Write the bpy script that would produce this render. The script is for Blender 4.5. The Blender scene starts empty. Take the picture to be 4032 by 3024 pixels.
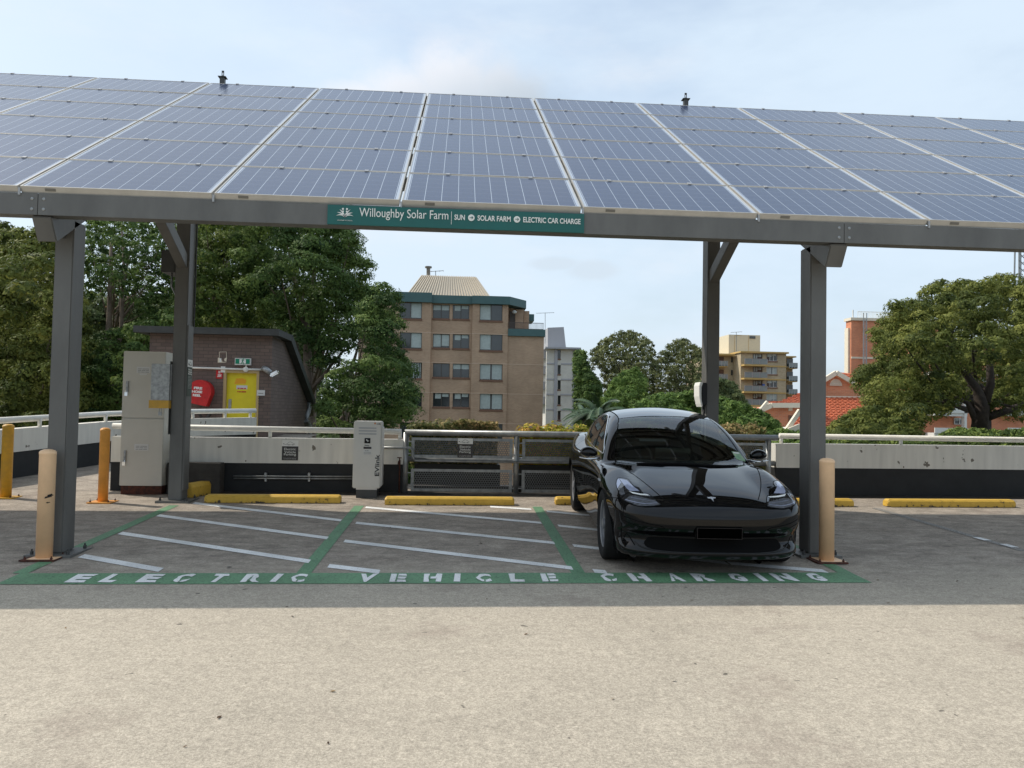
import bpy, math, random
import numpy as np
from mathutils import Vector, Matrix, noise
from mathutils.bvhtree import BVHTree
from mathutils.geometry import delaunay_2d_cdt
random.seed(7); rng = np.random.default_rng(7)
scn = bpy.context.scene; COL = scn.collection
# ------------------------------------------------------------------ camera model
F_, YAW, PITCH, ROLL = 3126.8, .0715215, .0340485, .0186745
H = 1.695; SB, SC = .038, .005            # eye height, fall of the deck along Y and X
S = 4032/2212
def axes():
    cy, sy, cp, sp = math.cos(YAW), math.sin(YAW), math.cos(PITCH), math.sin(PITCH)
    f = Vector((sy*cp, cy*cp, sp)); r = Vector((cy, -sy, 0)); u = r.cross(f)
    cr, sr = math.cos(ROLL), math.sin(ROLL)
    return cr*r+sr*u, cr*u-sr*r, f
AR, AU, AF = axes()
CAM = Vector((0, 0, H))
def ray(px, py): return AF+AR*((px*S-2016)/F_)+AU*((1512-py*S)/F_)
def U(px, py, Y): d = ray(px, py); return CAM+d*(Y/d.y)          # point seen at px,py on the plane y = Y
def gz(x, y): return SB*y+SC*x
def G(px, py):                                                    # point of the deck
    d = ray(px, py); t = -H/(d.z-SB*d.y-SC*d.x); return CAM+d*t
CR = {'a': (0, 800, 2.212), 'b': (0, 1500, 1.843), 'c': (1000, 1500, 1.8433), 'd': (2150, 1550, 2.011), 'e': (3000, 1500, 1.843),
      'f': (1350, 1000, 2.212), 'g': (2200, 1000, 1.8433), 'h': (3200, 900, 1.952), 'i': (400, 1250, 3.016), 'j': (700, 1250, 3.318),
      'k': (1300, 1600, 3.687), 'l': (0, 2100, 1.3012), 'm': (1900, 2100, 1.3012), 'n': (1200, 700, 1.7015), 'o': (2230, 1850, 4.147),
      'p': (2700, 1850, 4.148), 'q': (2230, 1580, 4.147), 'r': (2700, 1550, 4.424), 's': (0, 850, 2.765)}
def K(c, x, y): o = CR[c]; return ((o[0]+x/o[2])/S, (o[1]+y/o[2])/S)
# ------------------------------------------------------------------ materials
def mat(name, col, rough=.6, metal=0., var=0., vscale=4., bump=0., bscale=60., coat=0., spec=.5, col2=None, emit=None, alpha=None, stretch=None):
    m = bpy.data.materials.new(name); m.use_nodes = True; nt = m.node_tree; N = nt.nodes; L = nt.links
    b = N['Principled BSDF']; b.inputs['Base Color'].default_value = (*col, 1); b.inputs['Roughness'].default_value = rough
    b.inputs['Metallic'].default_value = metal; b.inputs['Coat Weight'].default_value = coat; b.inputs['Coat Roughness'].default_value = .02
    b.inputs['Specular IOR Level'].default_value = spec
    if emit: b.inputs['Emission Color'].default_value = (*col, 1); b.inputs['Emission Strength'].default_value = emit
    if var or col2 or bump:
        tc = N.new('ShaderNodeTexCoord'); src = tc.outputs['Object']
        if stretch:
            mp = N.new('ShaderNodeMapping'); mp.inputs['Scale'].default_value = stretch; L.new(src, mp.inputs[0]); src = mp.outputs[0]
    if var or col2:
        n = N.new('ShaderNodeTexNoise'); n.inputs['Scale'].default_value = vscale; n.inputs['Detail'].default_value = 8; n.inputs['Roughness'].default_value = .65
        L.new(src, n.inputs['Vector'])
        r = N.new('ShaderNodeValToRGB'); r.color_ramp.elements[0].position = .35; r.color_ramp.elements[1].position = .65
        a = col2 if col2 else tuple(c*(1-var) for c in col); bb = col if col2 else tuple(min(1, c*(1+var)) for c in col)
        r.color_ramp.elements[0].color = (*a, 1); r.color_ramp.elements[1].color = (*bb, 1)
        L.new(n.outputs['Fac'], r.inputs[0]); L.new(r.outputs[0], b.inputs['Base Color'])
    if bump:
        n2 = N.new('ShaderNodeTexNoise'); n2.inputs['Scale'].default_value = bscale; n2.inputs['Detail'].default_value = 6; L.new(src, n2.inputs['Vector'])
        bp = N.new('ShaderNodeBump'); bp.inputs['Strength'].default_value = bump; bp.inputs['Distance'].default_value = .01
        L.new(n2.outputs['Fac'], bp.inputs['Height']); L.new(bp.outputs[0], b.inputs['Normal'])
    return m
def brick_mat(name, c1, c2, mortar, bw=.23, bh=.086, gap=.01, sidex=False, patch=.12, axis='XZ'):
    m = mat(name, c1, .85); nt = m.node_tree; N = nt.nodes; L = nt.links; b = N['Principled BSDF']
    tc = N.new('ShaderNodeTexCoord'); sp = N.new('ShaderNodeSeparateXYZ'); L.new(tc.outputs['Object'], sp.inputs[0])
    ad = N.new('ShaderNodeMath'); ad.operation = 'ADD'; L.new(sp.outputs[0], ad.inputs[0]); L.new(sp.outputs[1], ad.inputs[1])
    cb = N.new('ShaderNodeCombineXYZ'); L.new(ad.outputs[0], cb.inputs[0]); L.new(sp.outputs[2], cb.inputs[1])
    br = N.new('ShaderNodeTexBrick'); br.inputs['Scale'].default_value = 1; br.inputs['Brick Width'].default_value = bw; br.inputs['Row Height'].default_value = bh
    br.inputs['Mortar Size'].default_value = gap; br.inputs['Mortar Smooth'].default_value = .2
    br.inputs['Color1'].default_value = (*c1, 1); br.inputs['Color2'].default_value = (*c2, 1); br.inputs['Mortar'].default_value = (*mortar, 1)
    L.new(cb.outputs[0], br.inputs['Vector'])
    n = N.new('ShaderNodeTexNoise'); n.inputs['Scale'].default_value = .6; n.inputs['Detail'].default_value = 9; L.new(tc.outputs['Object'], n.inputs['Vector'])
    mr = N.new('ShaderNodeMapRange'); mr.inputs[1].default_value = .3; mr.inputs[2].default_value = .7; mr.inputs[3].default_value = 1-patch; mr.inputs[4].default_value = 1+patch
    L.new(n.outputs['Fac'], mr.inputs[0])
    mx = N.new('ShaderNodeVectorMath'); mx.operation = 'SCALE'; L.new(br.outputs['Color'], mx.inputs[0]); L.new(mr.outputs[0], mx.inputs['Scale'])
    L.new(mx.outputs[0], b.inputs['Base Color'])
    bp = N.new('ShaderNodeBump'); bp.inputs['Strength'].default_value = .5; bp.inputs['Distance'].default_value = .006; bp.invert = True
    L.new(br.outputs['Fac'], bp.inputs['Height']); L.new(bp.outputs[0], b.inputs['Normal'])
    return m
M = {}
M['steel'] = mat('painted_steel', (.130, .127, .118), .5, .1, var=.17, vscale=1.6, stretch=(1.5, 1.5, .5), bump=.15, bscale=180)
M['steel_d'] = mat('dark_steel', (.06, .06, .058), .5, .2, var=.15)
M['galv'] = mat('galvanised', (.33, .34, .34), .45, .55, var=.28, vscale=22)
M['galvr'] = mat('galvanised_rail', (.27, .28, .28), .42, .5, var=.25, vscale=9)
M['alu'] = mat('panel_frame', (.48, .46, .42), .38, .35, var=.08, vscale=5)
M['clamp'] = mat('clamp', (.36, .36, .36), .4, .2)
M['white'] = mat('white_paint', (.74, .72, .66), .55, var=.08, vscale=6)
M['cream'] = mat('cabinet_cream', (.56, .54, .475), .45, var=.04, vscale=3, bump=.1, bscale=500)
M['label'] = mat('label_white', (.62, .62, .60), .5)
M['black'] = mat('black_plastic', (.008, .008, .009), .4, spec=.25)
M['rust'] = mat('rust', (.12, .035, .018), .85, var=.5, vscale=25, col2=(.035, .014, .01), bump=.6, bscale=90)
M['chrome'] = mat('chrome', (.75, .76, .78), .08, 1.)
M['yellow'] = mat('yellow_kerb', (.60, .35, .035), .6, col2=(.72, .44, .055), vscale=5, bump=.4, bscale=60)
M['yelpost'] = mat('yellow_post', (.68, .37, .03), .45, col2=(.50, .29, .04), vscale=9)
M['orpost'] = mat('orange_post', (.74, .33, .06), .45, var=.14, vscale=5)
M['peach'] = mat('peach_post', (.84, .55, .32), .5, var=.07, vscale=4)
M['darksign'] = mat('sign_brown', (.035, .03, .028), .4)
M['teal'] = mat('sign_teal', (.004, .105, .092), .38, var=.06)
M['signwhite'] = mat('sign_white', (.80, .80, .76), .5)
M['red'] = mat('red_cover', (.52, .012, .014), .4, var=.18, vscale=6, bump=.5, bscale=14)
M['yeldoor'] = mat('yellow_door', (.72, .60, .012), .4, var=.05)
M['frame_tan'] = mat('door_frame_tan', (.45, .33, .16), .6)
M['orange'] = mat('orange_paint', (.78, .36, .01), .5)
M['exitgreen'] = mat('exit_green', (.0, .22, .12), .4)
M['fascia'] = mat('roof_fascia', (.045, .047, .045), .6, var=.2)
M['greenfascia'] = mat('green_fascia', (.055, .12, .12), .55, var=.06, vscale=1)
M['mansard'] = mat('mansard_metal', (.50, .43, .33), .5, var=.04)
M['planter'] = mat('planter_plastic', (.018, .018, .017), .6, var=.3)
M['concrete'] = mat('plain_concrete', (.20, .185, .16), .85, var=.25, vscale=3, bump=.3)
M['dconcrete'] = mat('dark_concrete', (.055, .05, .045), .85, var=.3, vscale=4, bump=.3)
M['evwhite'] = mat('charger_white', (.62, .61, .57), .42, var=.03)
M['grime'] = mat('kerb_grime', (.04, .035, .03), .9, var=.5, vscale=12, bump=.5)
M['brown'] = brick_mat('brown_brick', (.165, .118, .098), (.125, .09, .078), (.09, .072, .06), .25, .095, .008)
M['tan'] = brick_mat('tan_brick', (.385, .240, .155), (.46, .30, .195), (.45, .345, .25), .26, .09, .013)
M['creamb'] = brick_mat('cream_brick', (.47, .375, .24), (.35, .27, .16), (.46, .40, .29), .3, .1, .015)
M['redb'] = brick_mat('red_brick', (.68, .25, .12), (.58, .20, .10), (.55, .33, .23), .25, .09, .01)
M['whiteb'] = brick_mat('grey_white_brick', (.62, .61, .60), (.57, .56, .55), (.50, .49, .3), .25, .09, .01)
M['sand'] = mat('sandstone_band', (.56, .41, .30), .8)
M['greyband'] = mat('grey_band', (.36, .365, .385), .7)
M['creamw'] = mat('cream_render', (.62, .56, .42), .7, var=.04)
M['trim'] = mat('cream_trim', (.74, .66, .52), .6, var=.04)
M['ochre'] = mat('ochre_band', (.50, .34, .12), .65, var=.05)
M['wglass'] = mat('window_glass', (.035, .04, .042), .08, spec=.8, var=.35, vscale=.35)
M['wframe'] = mat('window_frame', (.07, .055, .045), .5)
M['wframew'] = mat('window_frame_white', (.6, .6, .58), .5)
M['curtain'] = mat('curtain', (.42, .47, .45), .8, var=.1)
M['sill'] = mat('brick_sill', (.19, .10, .065), .85)
M['balglass'] = mat('balcony_glass', (.22, .27, .27), .2, spec=.7, var=.15, vscale=.5)
M['balwhite'] = mat('balcony_white', (.68, .67, .63), .5)
M['terra'] = mat('terracotta', (.46, .12, .05), .75, var=.25, vscale=3)
M['bark'] = mat('bark', (.13, .095, .07), .9, col2=(.22, .17, .13), vscale=6, bump=.6, bscale=20)
M['barkd'] = mat('dark_bark', (.045, .033, .026), .9, var=.4, vscale=6, bump=.6, bscale=20)
M['tyre'] = mat('tyre', (.011, .011, .0115), .8, var=.2, vscale=20, spec=.25)
M['rim'] = mat('rim', (.26, .265, .28), .35, .4)
M['hub'] = mat('hub_dark', (.01, .01, .01), .7)
M['paint'] = mat('black_car_paint', (.0035, .0035, .004), .05, 0, coat=1., spec=.08)
M['paint'].node_tree.nodes['Principled BSDF'].inputs['Coat IOR'].default_value = 1.42; M['paint'].node_tree.nodes['Principled BSDF'].inputs['Specular IOR Level'].default_value = .0
M['cglass'] = mat('car_glass', (.006, .010, .011), .015, 0, coat=.7, spec=.9)
M['plate'] = mat('blank_black_plate', (.001, .001, .001), 1., spec=0); M['pframe'] = mat('plate_edge', (.018, .012, .012), .5)
def clear_glass():
    m = bpy.data.materials.new('clear_car_glass'); m.use_nodes = True; nt = m.node_tree; N = nt.nodes; L = nt.links; N.clear(); o = N.new('ShaderNodeOutputMaterial'); t = N.new('ShaderNodeBsdfTransparent'); t.inputs[0].default_value = (.42, .50, .48, 1)
    g = N.new('ShaderNodeBsdfGlossy'); g.inputs['Roughness'].default_value = .01; g.inputs[0].default_value = (1, 1, 1, 1); f = N.new('ShaderNodeFresnel'); f.inputs[0].default_value = 1.62; ge = N.new('ShaderNodeNewGeometry'); sb_ = N.new('ShaderNodeMath'); sb_.operation = 'SUBTRACT'; sb_.inputs[0].default_value = 1; L.new(ge.outputs['Backfacing'], sb_.inputs[1]); ml = N.new('ShaderNodeMath'); ml.operation = 'MULTIPLY'; L.new(f.outputs[0], ml.inputs[0]); L.new(sb_.outputs[0], ml.inputs[1])
    mx = N.new('ShaderNodeMixShader'); L.new(ml.outputs[0], mx.inputs[0]); L.new(t.outputs[0], mx.inputs[1]); L.new(g.outputs[0], mx.inputs[2]); L.new(mx.outputs[0], o.inputs[0]); return m
M['cclear'] = clear_glass(); M['seat'] = mat('seat_black', (.012, .012, .013), .6); M['dash'] = mat('dashboard', (.02, .019, .018), .55); M['screen'] = mat('screen_glass', (.01, .014, .016), .08, coat=.5); M['silver'] = mat('silver_badge', (.42, .43, .45), .3)
M['trimblk'] = mat('car_seam', (.002, .002, .002), .7, spec=.1)
M['under'] = mat('car_underside', (.004, .004, .004), .9, spec=.1)
M['lampw'] = mat('lamp_white', (.40, .43, .56), .1, .2, coat=.6)
M['lampg'] = mat('lamp_grey', (.16, .17, .19), .12, .4, coat=.6, var=.3, vscale=40)
M['lampd'] = mat('lamp_dark', (.012, .013, .015), .05, 0, coat=1)
M['stickg'] = mat('sticker_green', (.12, .32, .18), .5, col2=(.45, .55, .33), vscale=20)
def panel_mat():
    m = mat('solar_cells', (.02, .04, .10), .12); nt = m.node_tree; N = nt.nodes; L = nt.links; b = N['Principled BSDF']
    tc = N.new('ShaderNodeTexCoord'); sp = N.new('ShaderNodeSeparateXYZ'); L.new(tc.outputs['Object'], sp.inputs[0])
    def mth(op, a, bb=None, c=None):
        n = N.new('ShaderNodeMath'); n.operation = op
        for i, v in enumerate((a, bb, c)):
            if v is None: continue
            if isinstance(v, (int, float)): n.inputs[i].default_value = v
            else: L.new(v, n.inputs[i])
        return n.outputs[0]
    def line(src, off, pitch, half):     # 1 inside a line
        u = mth('DIVIDE', mth('SUBTRACT', src, off), pitch); fr = mth('FRACT', u); d = mth('MINIMUM', fr, mth('SUBTRACT', 1., fr))
        return mth('LESS_THAN', d, half/pitch)
    x, y = sp.outputs[0], sp.outputs[1]
    gap = mth('MAXIMUM', line(x, .045, .156, .0026), mth('MULTIPLY', line(y, .027, .156, .0018), .24))
    bus = mth('MULTIPLY', mth('MAXIMUM', line(y, .027+.039, .078, .0012), 0.), .10)
    edge = mth('MAXIMUM', mth('LESS_THAN', x, .036), mth('GREATER_THAN', x, 1.614)); edge2 = mth('MAXIMUM', mth('LESS_THAN', y, .022), mth('GREATER_THAN', y, .968))
    f = mth('MAXIMUM', mth('MAXIMUM', gap, bus), mth('MAXIMUM', edge, edge2))
    oi = N.new('ShaderNodeObjectInfo')
    vo = N.new('ShaderNodeTexVoronoi'); vo.inputs['Scale'].default_value = 60; L.new(tc.outputs['Object'], vo.inputs['Vector'])
    cell = N.new('ShaderNodeMixRGB'); cell.inputs[1].default_value = (.028, .046, .098, 1); cell.inputs[2].default_value = (.040, .058, .114, 1)
    hsv = N.new('ShaderNodeSeparateXYZ'); L.new(vo.outputs['Color'], hsv.inputs[0]); L.new(mth('ADD', mth('MULTIPLY', hsv.outputs[0], .5), mth('MULTIPLY', oi.outputs['Random'], .5)), cell.inputs[0])
    mx = N.new('ShaderNodeMixRGB'); L.new(f, mx.inputs[0]); L.new(cell.outputs[0], mx.inputs[1]); mx.inputs[2].default_value = (.40, .45, .52, 1)
    L.new(mx.outputs[0], b.inputs['Base Color']); b.inputs['Roughness'].default_value = .2; b.inputs['Specular IOR Level'].default_value = .55
    return m
M['cells'] = panel_mat()
def perf_mat():
    m = mat('perforated_steel', (.15, .155, .155), .5, .35); nt = m.node_tree; N = nt.nodes; L = nt.links; b = N['Principled BSDF']
    tc = N.new('ShaderNodeTexCoord'); sp = N.new('ShaderNodeSeparateXYZ'); L.new(tc.outputs['Object'], sp.inputs[0])
    def mth(op, a, bb=None):
        n = N.new('ShaderNodeMath'); n.operation = op
        for i, v in enumerate((a, bb)):
            if v is None: continue
            if isinstance(v, (int, float)): n.inputs[i].default_value = v
            else: L.new(v, n.inputs[i])
        return n.outputs[0]
    p = .036; q = p*.866*2
    def dots(ox, oz):
        u = mth('SUBTRACT', mth('FRACT', mth('ADD', mth('DIVIDE', sp.outputs[0], p), ox)), .5); v = mth('SUBTRACT', mth('FRACT', mth('ADD', mth('DIVIDE', sp.outputs[2], q), oz)), .5)
        u = mth('MULTIPLY', u, p); v = mth('MULTIPLY', v, q)
        return mth('LESS_THAN', mth('SQRT', mth('ADD', mth('MULTIPLY', u, u), mth('MULTIPLY', v, v))), .0145)
    h = mth('MAXIMUM', dots(0., 0.), dots(.5, .5)); L.new(mth('SUBTRACT', 1., h), b.inputs['Alpha'])
    return m
M['perf'] = perf_mat()
def flaky_wall(name, splitz):
    # white band on top of black, with peeled spots
    m = mat(name, (.7, .68, .62), .6); nt = m.node_tree; N = nt.nodes; L = nt.links; b = N['Principled BSDF']
    tc = N.new('ShaderNodeTexCoord'); n = N.new('ShaderNodeTexNoise'); n.inputs['Scale'].default_value = 7; n.inputs['Detail'].default_value = 3; n.inputs['Roughness'].default_value = .5
    mp = N.new('ShaderNodeMapping'); mp.inputs['Scale'].default_value = (1, 1, .8); L.new(tc.outputs['Object'], mp.inputs[0]); L.new(mp.outputs[0], n.inputs['Vector'])
    r = N.new('ShaderNodeValToRGB'); e = r.color_ramp.elements; e[0].position = .315; e[0].color = (.17, .15, .12, 1); e[1].position = .325; e[1].color = splitz[0]
    L.new(n.outputs['Fac'], r.inputs[0])
    n2 = N.new('ShaderNodeTexNoise'); n2.inputs['Scale'].default_value = 3; n2.inputs['Detail'].default_value = 10; mp2 = N.new('ShaderNodeMapping'); mp2.inputs['Scale'].default_value = (3, 3, .35)
    L.new(tc.outputs['Object'], mp2.inputs[0]); L.new(mp2.outputs[0], n2.inputs['Vector'])
    mr = N.new('ShaderNodeMapRange'); mr.inputs[1].default_value = .3; mr.inputs[2].default_value = .65; mr.inputs[3].default_value = .86; mr.inputs[4].default_value = 1.04; L.new(n2.outputs['Fac'], mr.inputs[0])
    sc = N.new('ShaderNodeVectorMath'); sc.operation = 'SCALE'; L.new(r.outputs[0], sc.inputs[0]); L.new(mr.outputs[0], sc.inputs['Scale']); L.new(sc.outputs[0], b.inputs['Base Color'])
    return m
M['wallw'] = flaky_wall('flaking_white_paint', ((.70, .68, .62, 1),))
M['wallb'] = mat('black_wall_paint', (.010, .011, .012), .7, var=.4, vscale=3)
def deck_mat():
    m = mat('worn_deck_concrete', (.3, .27, .22), .9); nt = m.node_tree; N = nt.nodes; L = nt.links; b = N['Principled BSDF']
    tc = N.new('ShaderNodeTexCoord')
    def noi(sc, det, rough=.6, st=(1, 1, 1)):
        mp = N.new('ShaderNodeMapping'); mp.inputs['Scale'].default_value = st; L.new(tc.outputs['Object'], mp.inputs[0])
        n = N.new('ShaderNodeTexNoise'); n.inputs['Scale'].default_value = sc; n.inputs['Detail'].default_value = det; n.inputs['Roughness'].default_value = rough; L.new(mp.outputs[0], n.inputs['Vector']); return n.outputs['Fac']
    def mr(s, a, bb, c, d, cl=True):
        n = N.new('ShaderNodeMapRange'); n.clamp = cl
        for i, v in enumerate((a, bb, c, d)): n.inputs[i+1].default_value = v
        L.new(s, n.inputs[0]); return n.outputs[0]
    def mth(op, a, bb):
        n = N.new('ShaderNodeMath'); n.operation = op
        for i, v in enumerate((a, bb)):
            if isinstance(v, (int, float)): n.inputs[i].default_value = v
            else: L.new(v, n.inputs[i])
        return n.outputs[0]
    big = mr(noi(.55, 6), .3, .7, .92, 1.08); mid = mr(noi(3.5, 8, .7, (1, 1.6, 1)), .3, .7, .94, 1.06); speck = mth('MULTIPLY', mr(noi(75, 4, .8), .32, .66, .64, 1.30), mr(noi(22, 5, .8), .32, .66, .80, 1.18))
    grain = mr(noi(260, 2, .5), .3, .7, .8, 1.2)
    # trowelled grey streaks, darker base colour from the bay front backwards
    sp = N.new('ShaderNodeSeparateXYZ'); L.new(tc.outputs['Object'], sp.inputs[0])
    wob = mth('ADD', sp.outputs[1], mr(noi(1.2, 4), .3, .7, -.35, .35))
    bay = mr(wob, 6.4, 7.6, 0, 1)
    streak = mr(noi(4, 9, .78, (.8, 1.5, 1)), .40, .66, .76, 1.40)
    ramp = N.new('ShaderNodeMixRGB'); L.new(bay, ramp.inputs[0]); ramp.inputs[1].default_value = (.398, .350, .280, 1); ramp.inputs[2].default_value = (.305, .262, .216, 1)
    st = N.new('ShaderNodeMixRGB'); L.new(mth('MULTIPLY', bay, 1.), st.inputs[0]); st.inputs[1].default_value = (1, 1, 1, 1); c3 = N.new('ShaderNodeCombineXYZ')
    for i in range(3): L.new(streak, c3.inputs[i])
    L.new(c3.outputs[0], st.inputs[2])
    tot = mth('MULTIPLY', mth('MULTIPLY', big, mid), mth('MULTIPLY', speck, grain))
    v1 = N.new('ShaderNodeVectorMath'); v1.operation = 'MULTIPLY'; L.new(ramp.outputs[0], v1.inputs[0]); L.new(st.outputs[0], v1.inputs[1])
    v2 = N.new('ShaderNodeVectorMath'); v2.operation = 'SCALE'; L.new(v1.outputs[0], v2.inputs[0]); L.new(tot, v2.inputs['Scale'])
    # reddish-brown stains
    sm = N.new('ShaderNodeMixRGB'); L.new(mr(noi(.9, 5, .7), .56, .72, 0, .45), sm.inputs[0]); L.new(v2.outputs[0], sm.inputs[1]); sm.inputs[2].default_value = (.19, .145, .12, 1)
    # a few small dark marks
    dk = N.new('ShaderNodeMixRGB'); L.new(mr(noi(9, 2, .5), .245, .262, .75, 0), dk.inputs[0]); L.new(sm.outputs[0], dk.inputs[1]); dk.inputs[2].default_value = (.07, .06, .05, 1)
    L.new(dk.outputs[0], b.inputs['Base Color']); b.inputs['Specular IOR Level'].default_value = .25
    bp = N.new('ShaderNodeBump'); bp.inputs['Strength'].default_value = .5; bp.inputs['Distance'].default_value = .006; L.new(noi(90, 4, .7), bp.inputs['Height']); L.new(bp.outputs[0], b.inputs['Normal'])
    return m
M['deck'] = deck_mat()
def road_paint(name, col, lose=.33):
    m = mat(name, col, .7); nt = m.node_tree; N = nt.nodes; L = nt.links; b = N['Principled BSDF']
    tc = N.new('ShaderNodeTexCoord'); n = N.new('ShaderNodeTexNoise'); n.inputs['Scale'].default_value = 55; n.inputs['Detail'].default_value = 6; n.inputs['Roughness'].default_value = .75; L.new(tc.outputs['Object'], n.inputs['Vector'])
    r = N.new('ShaderNodeValToRGB'); e = r.color_ramp.elements; e[0].position = lose; e[0].color = tuple(c*.35 for c in col)+(1,); e[1].position = lose+.09; e[1].color = (*col, 1)
    L.new(n.outputs['Fac'], r.inputs[0])
    n2 = N.new('ShaderNodeTexNoise'); n2.inputs['Scale'].default_value = 2.5; n2.inputs['Detail'].default_value = 6; L.new(tc.outputs['Object'], n2.inputs['Vector'])
    mr = N.new('ShaderNodeMapRange'); mr.inputs[1].default_value = .3; mr.inputs[2].default_value = .7; mr.inputs[3].default_value = .8; mr.inputs[4].default_value = 1.15; L.new(n2.outputs['Fac'], mr.inputs[0])
    sc = N.new('ShaderNodeVectorMath'); sc.operation = 'SCALE'; L.new(r.outputs[0], sc.inputs[0]); L.new(mr.outputs[0], sc.inputs['Scale']); L.new(sc.outputs[0], b.inputs['Base Color'])
    return m
M['pgreen'] = road_paint('green_road_paint', (.125, .27, .14), .39)
M['pwhite'] = road_paint('white_road_paint', (.80, .80, .78), .35)
M['pfaint'] = road_paint('faint_road_paint', (.27, .25, .22), .42)
def leaf_mat(name, c1, c2, c3, trans=.25):
    m = bpy.data.materials.new(name); m.use_nodes = True; nt = m.node_tree; N = nt.nodes; L = nt.links
    b = N['Principled BSDF']; out = N['Material Output']; at = N.new('ShaderNodeAttribute'); at.attribute_name = 'tone'
    r = N.new('ShaderNodeValToRGB'); e = r.color_ramp.elements; e[0].position = 0; e[0].color = (*c1, 1); e[1].position = 1; e[1].color = (*c3, 1); k = e.new(.5); k.color = (*c2, 1)
    L.new(at.outputs['Fac'], r.inputs[0]); L.new(r.outputs[0], b.inputs['Base Color']); b.inputs['Roughness'].default_value = .6; b.inputs['Specular IOR Level'].default_value = .12
    t = N.new('ShaderNodeBsdfTranslucent'); L.new(r.outputs[0], t.inputs[0]); mx = N.new('ShaderNodeMixShader'); mx.inputs[0].default_value = trans
    L.new(b.outputs[0], mx.inputs[1]); L.new(t.outputs[0], mx.inputs[2]); L.new(mx.outputs[0], out.inputs[0]); return m
M['l_euc'] = leaf_mat('gum_leaves', (0.055, 0.092, 0.026), (0.132, 0.19, 0.048), (0.29, 0.345, 0.085), .3)
M['l_dark'] = leaf_mat('dark_gum_leaves', (0.034, 0.066, 0.022), (0.090, 0.148, 0.042), (0.225, 0.300, 0.082), .3)
M['l_olive'] = leaf_mat('olive_leaves', (0.060, 0.082, 0.025), (0.145, 0.172, 0.042), (0.285, 0.295, 0.075), .3)
M['l_brown'] = leaf_mat('grey_gum_leaves', (0.062, 0.078, 0.034), (0.135, 0.155, 0.062), (0.25, 0.26, 0.11), .3)
M['l_bright'] = leaf_mat('bright_leaves', (0.050, 0.090, 0.022), (0.118, 0.195, 0.048), (0.22, 0.31, 0.08), .3)
M['l_hedge'] = leaf_mat('bronze_hedge_leaves', (0.07, 0.10, 0.03), (0.20, 0.20, 0.075), (0.56, 0.40, 0.20), .3)
M['l_yel'] = leaf_mat('yellow_hedge_leaves', (0.17, 0.21, 0.03), (0.46, 0.46, 0.06), (0.66, 0.36, 0.12), .3)
M['l_far'] = leaf_mat('far_leaves', (0.055, 0.082, 0.035), (0.105, 0.140, 0.055), (0.17, 0.20, 0.08), .3)
M['litter'] = leaf_mat('dead_leaves', (.05, .03, .02), (.12, .07, .035), (.25, .17, .08), .1)
M['terrain'] = mat('terrain_ground', (.06, .07, .035), .95, var=.4, vscale=.2)
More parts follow.
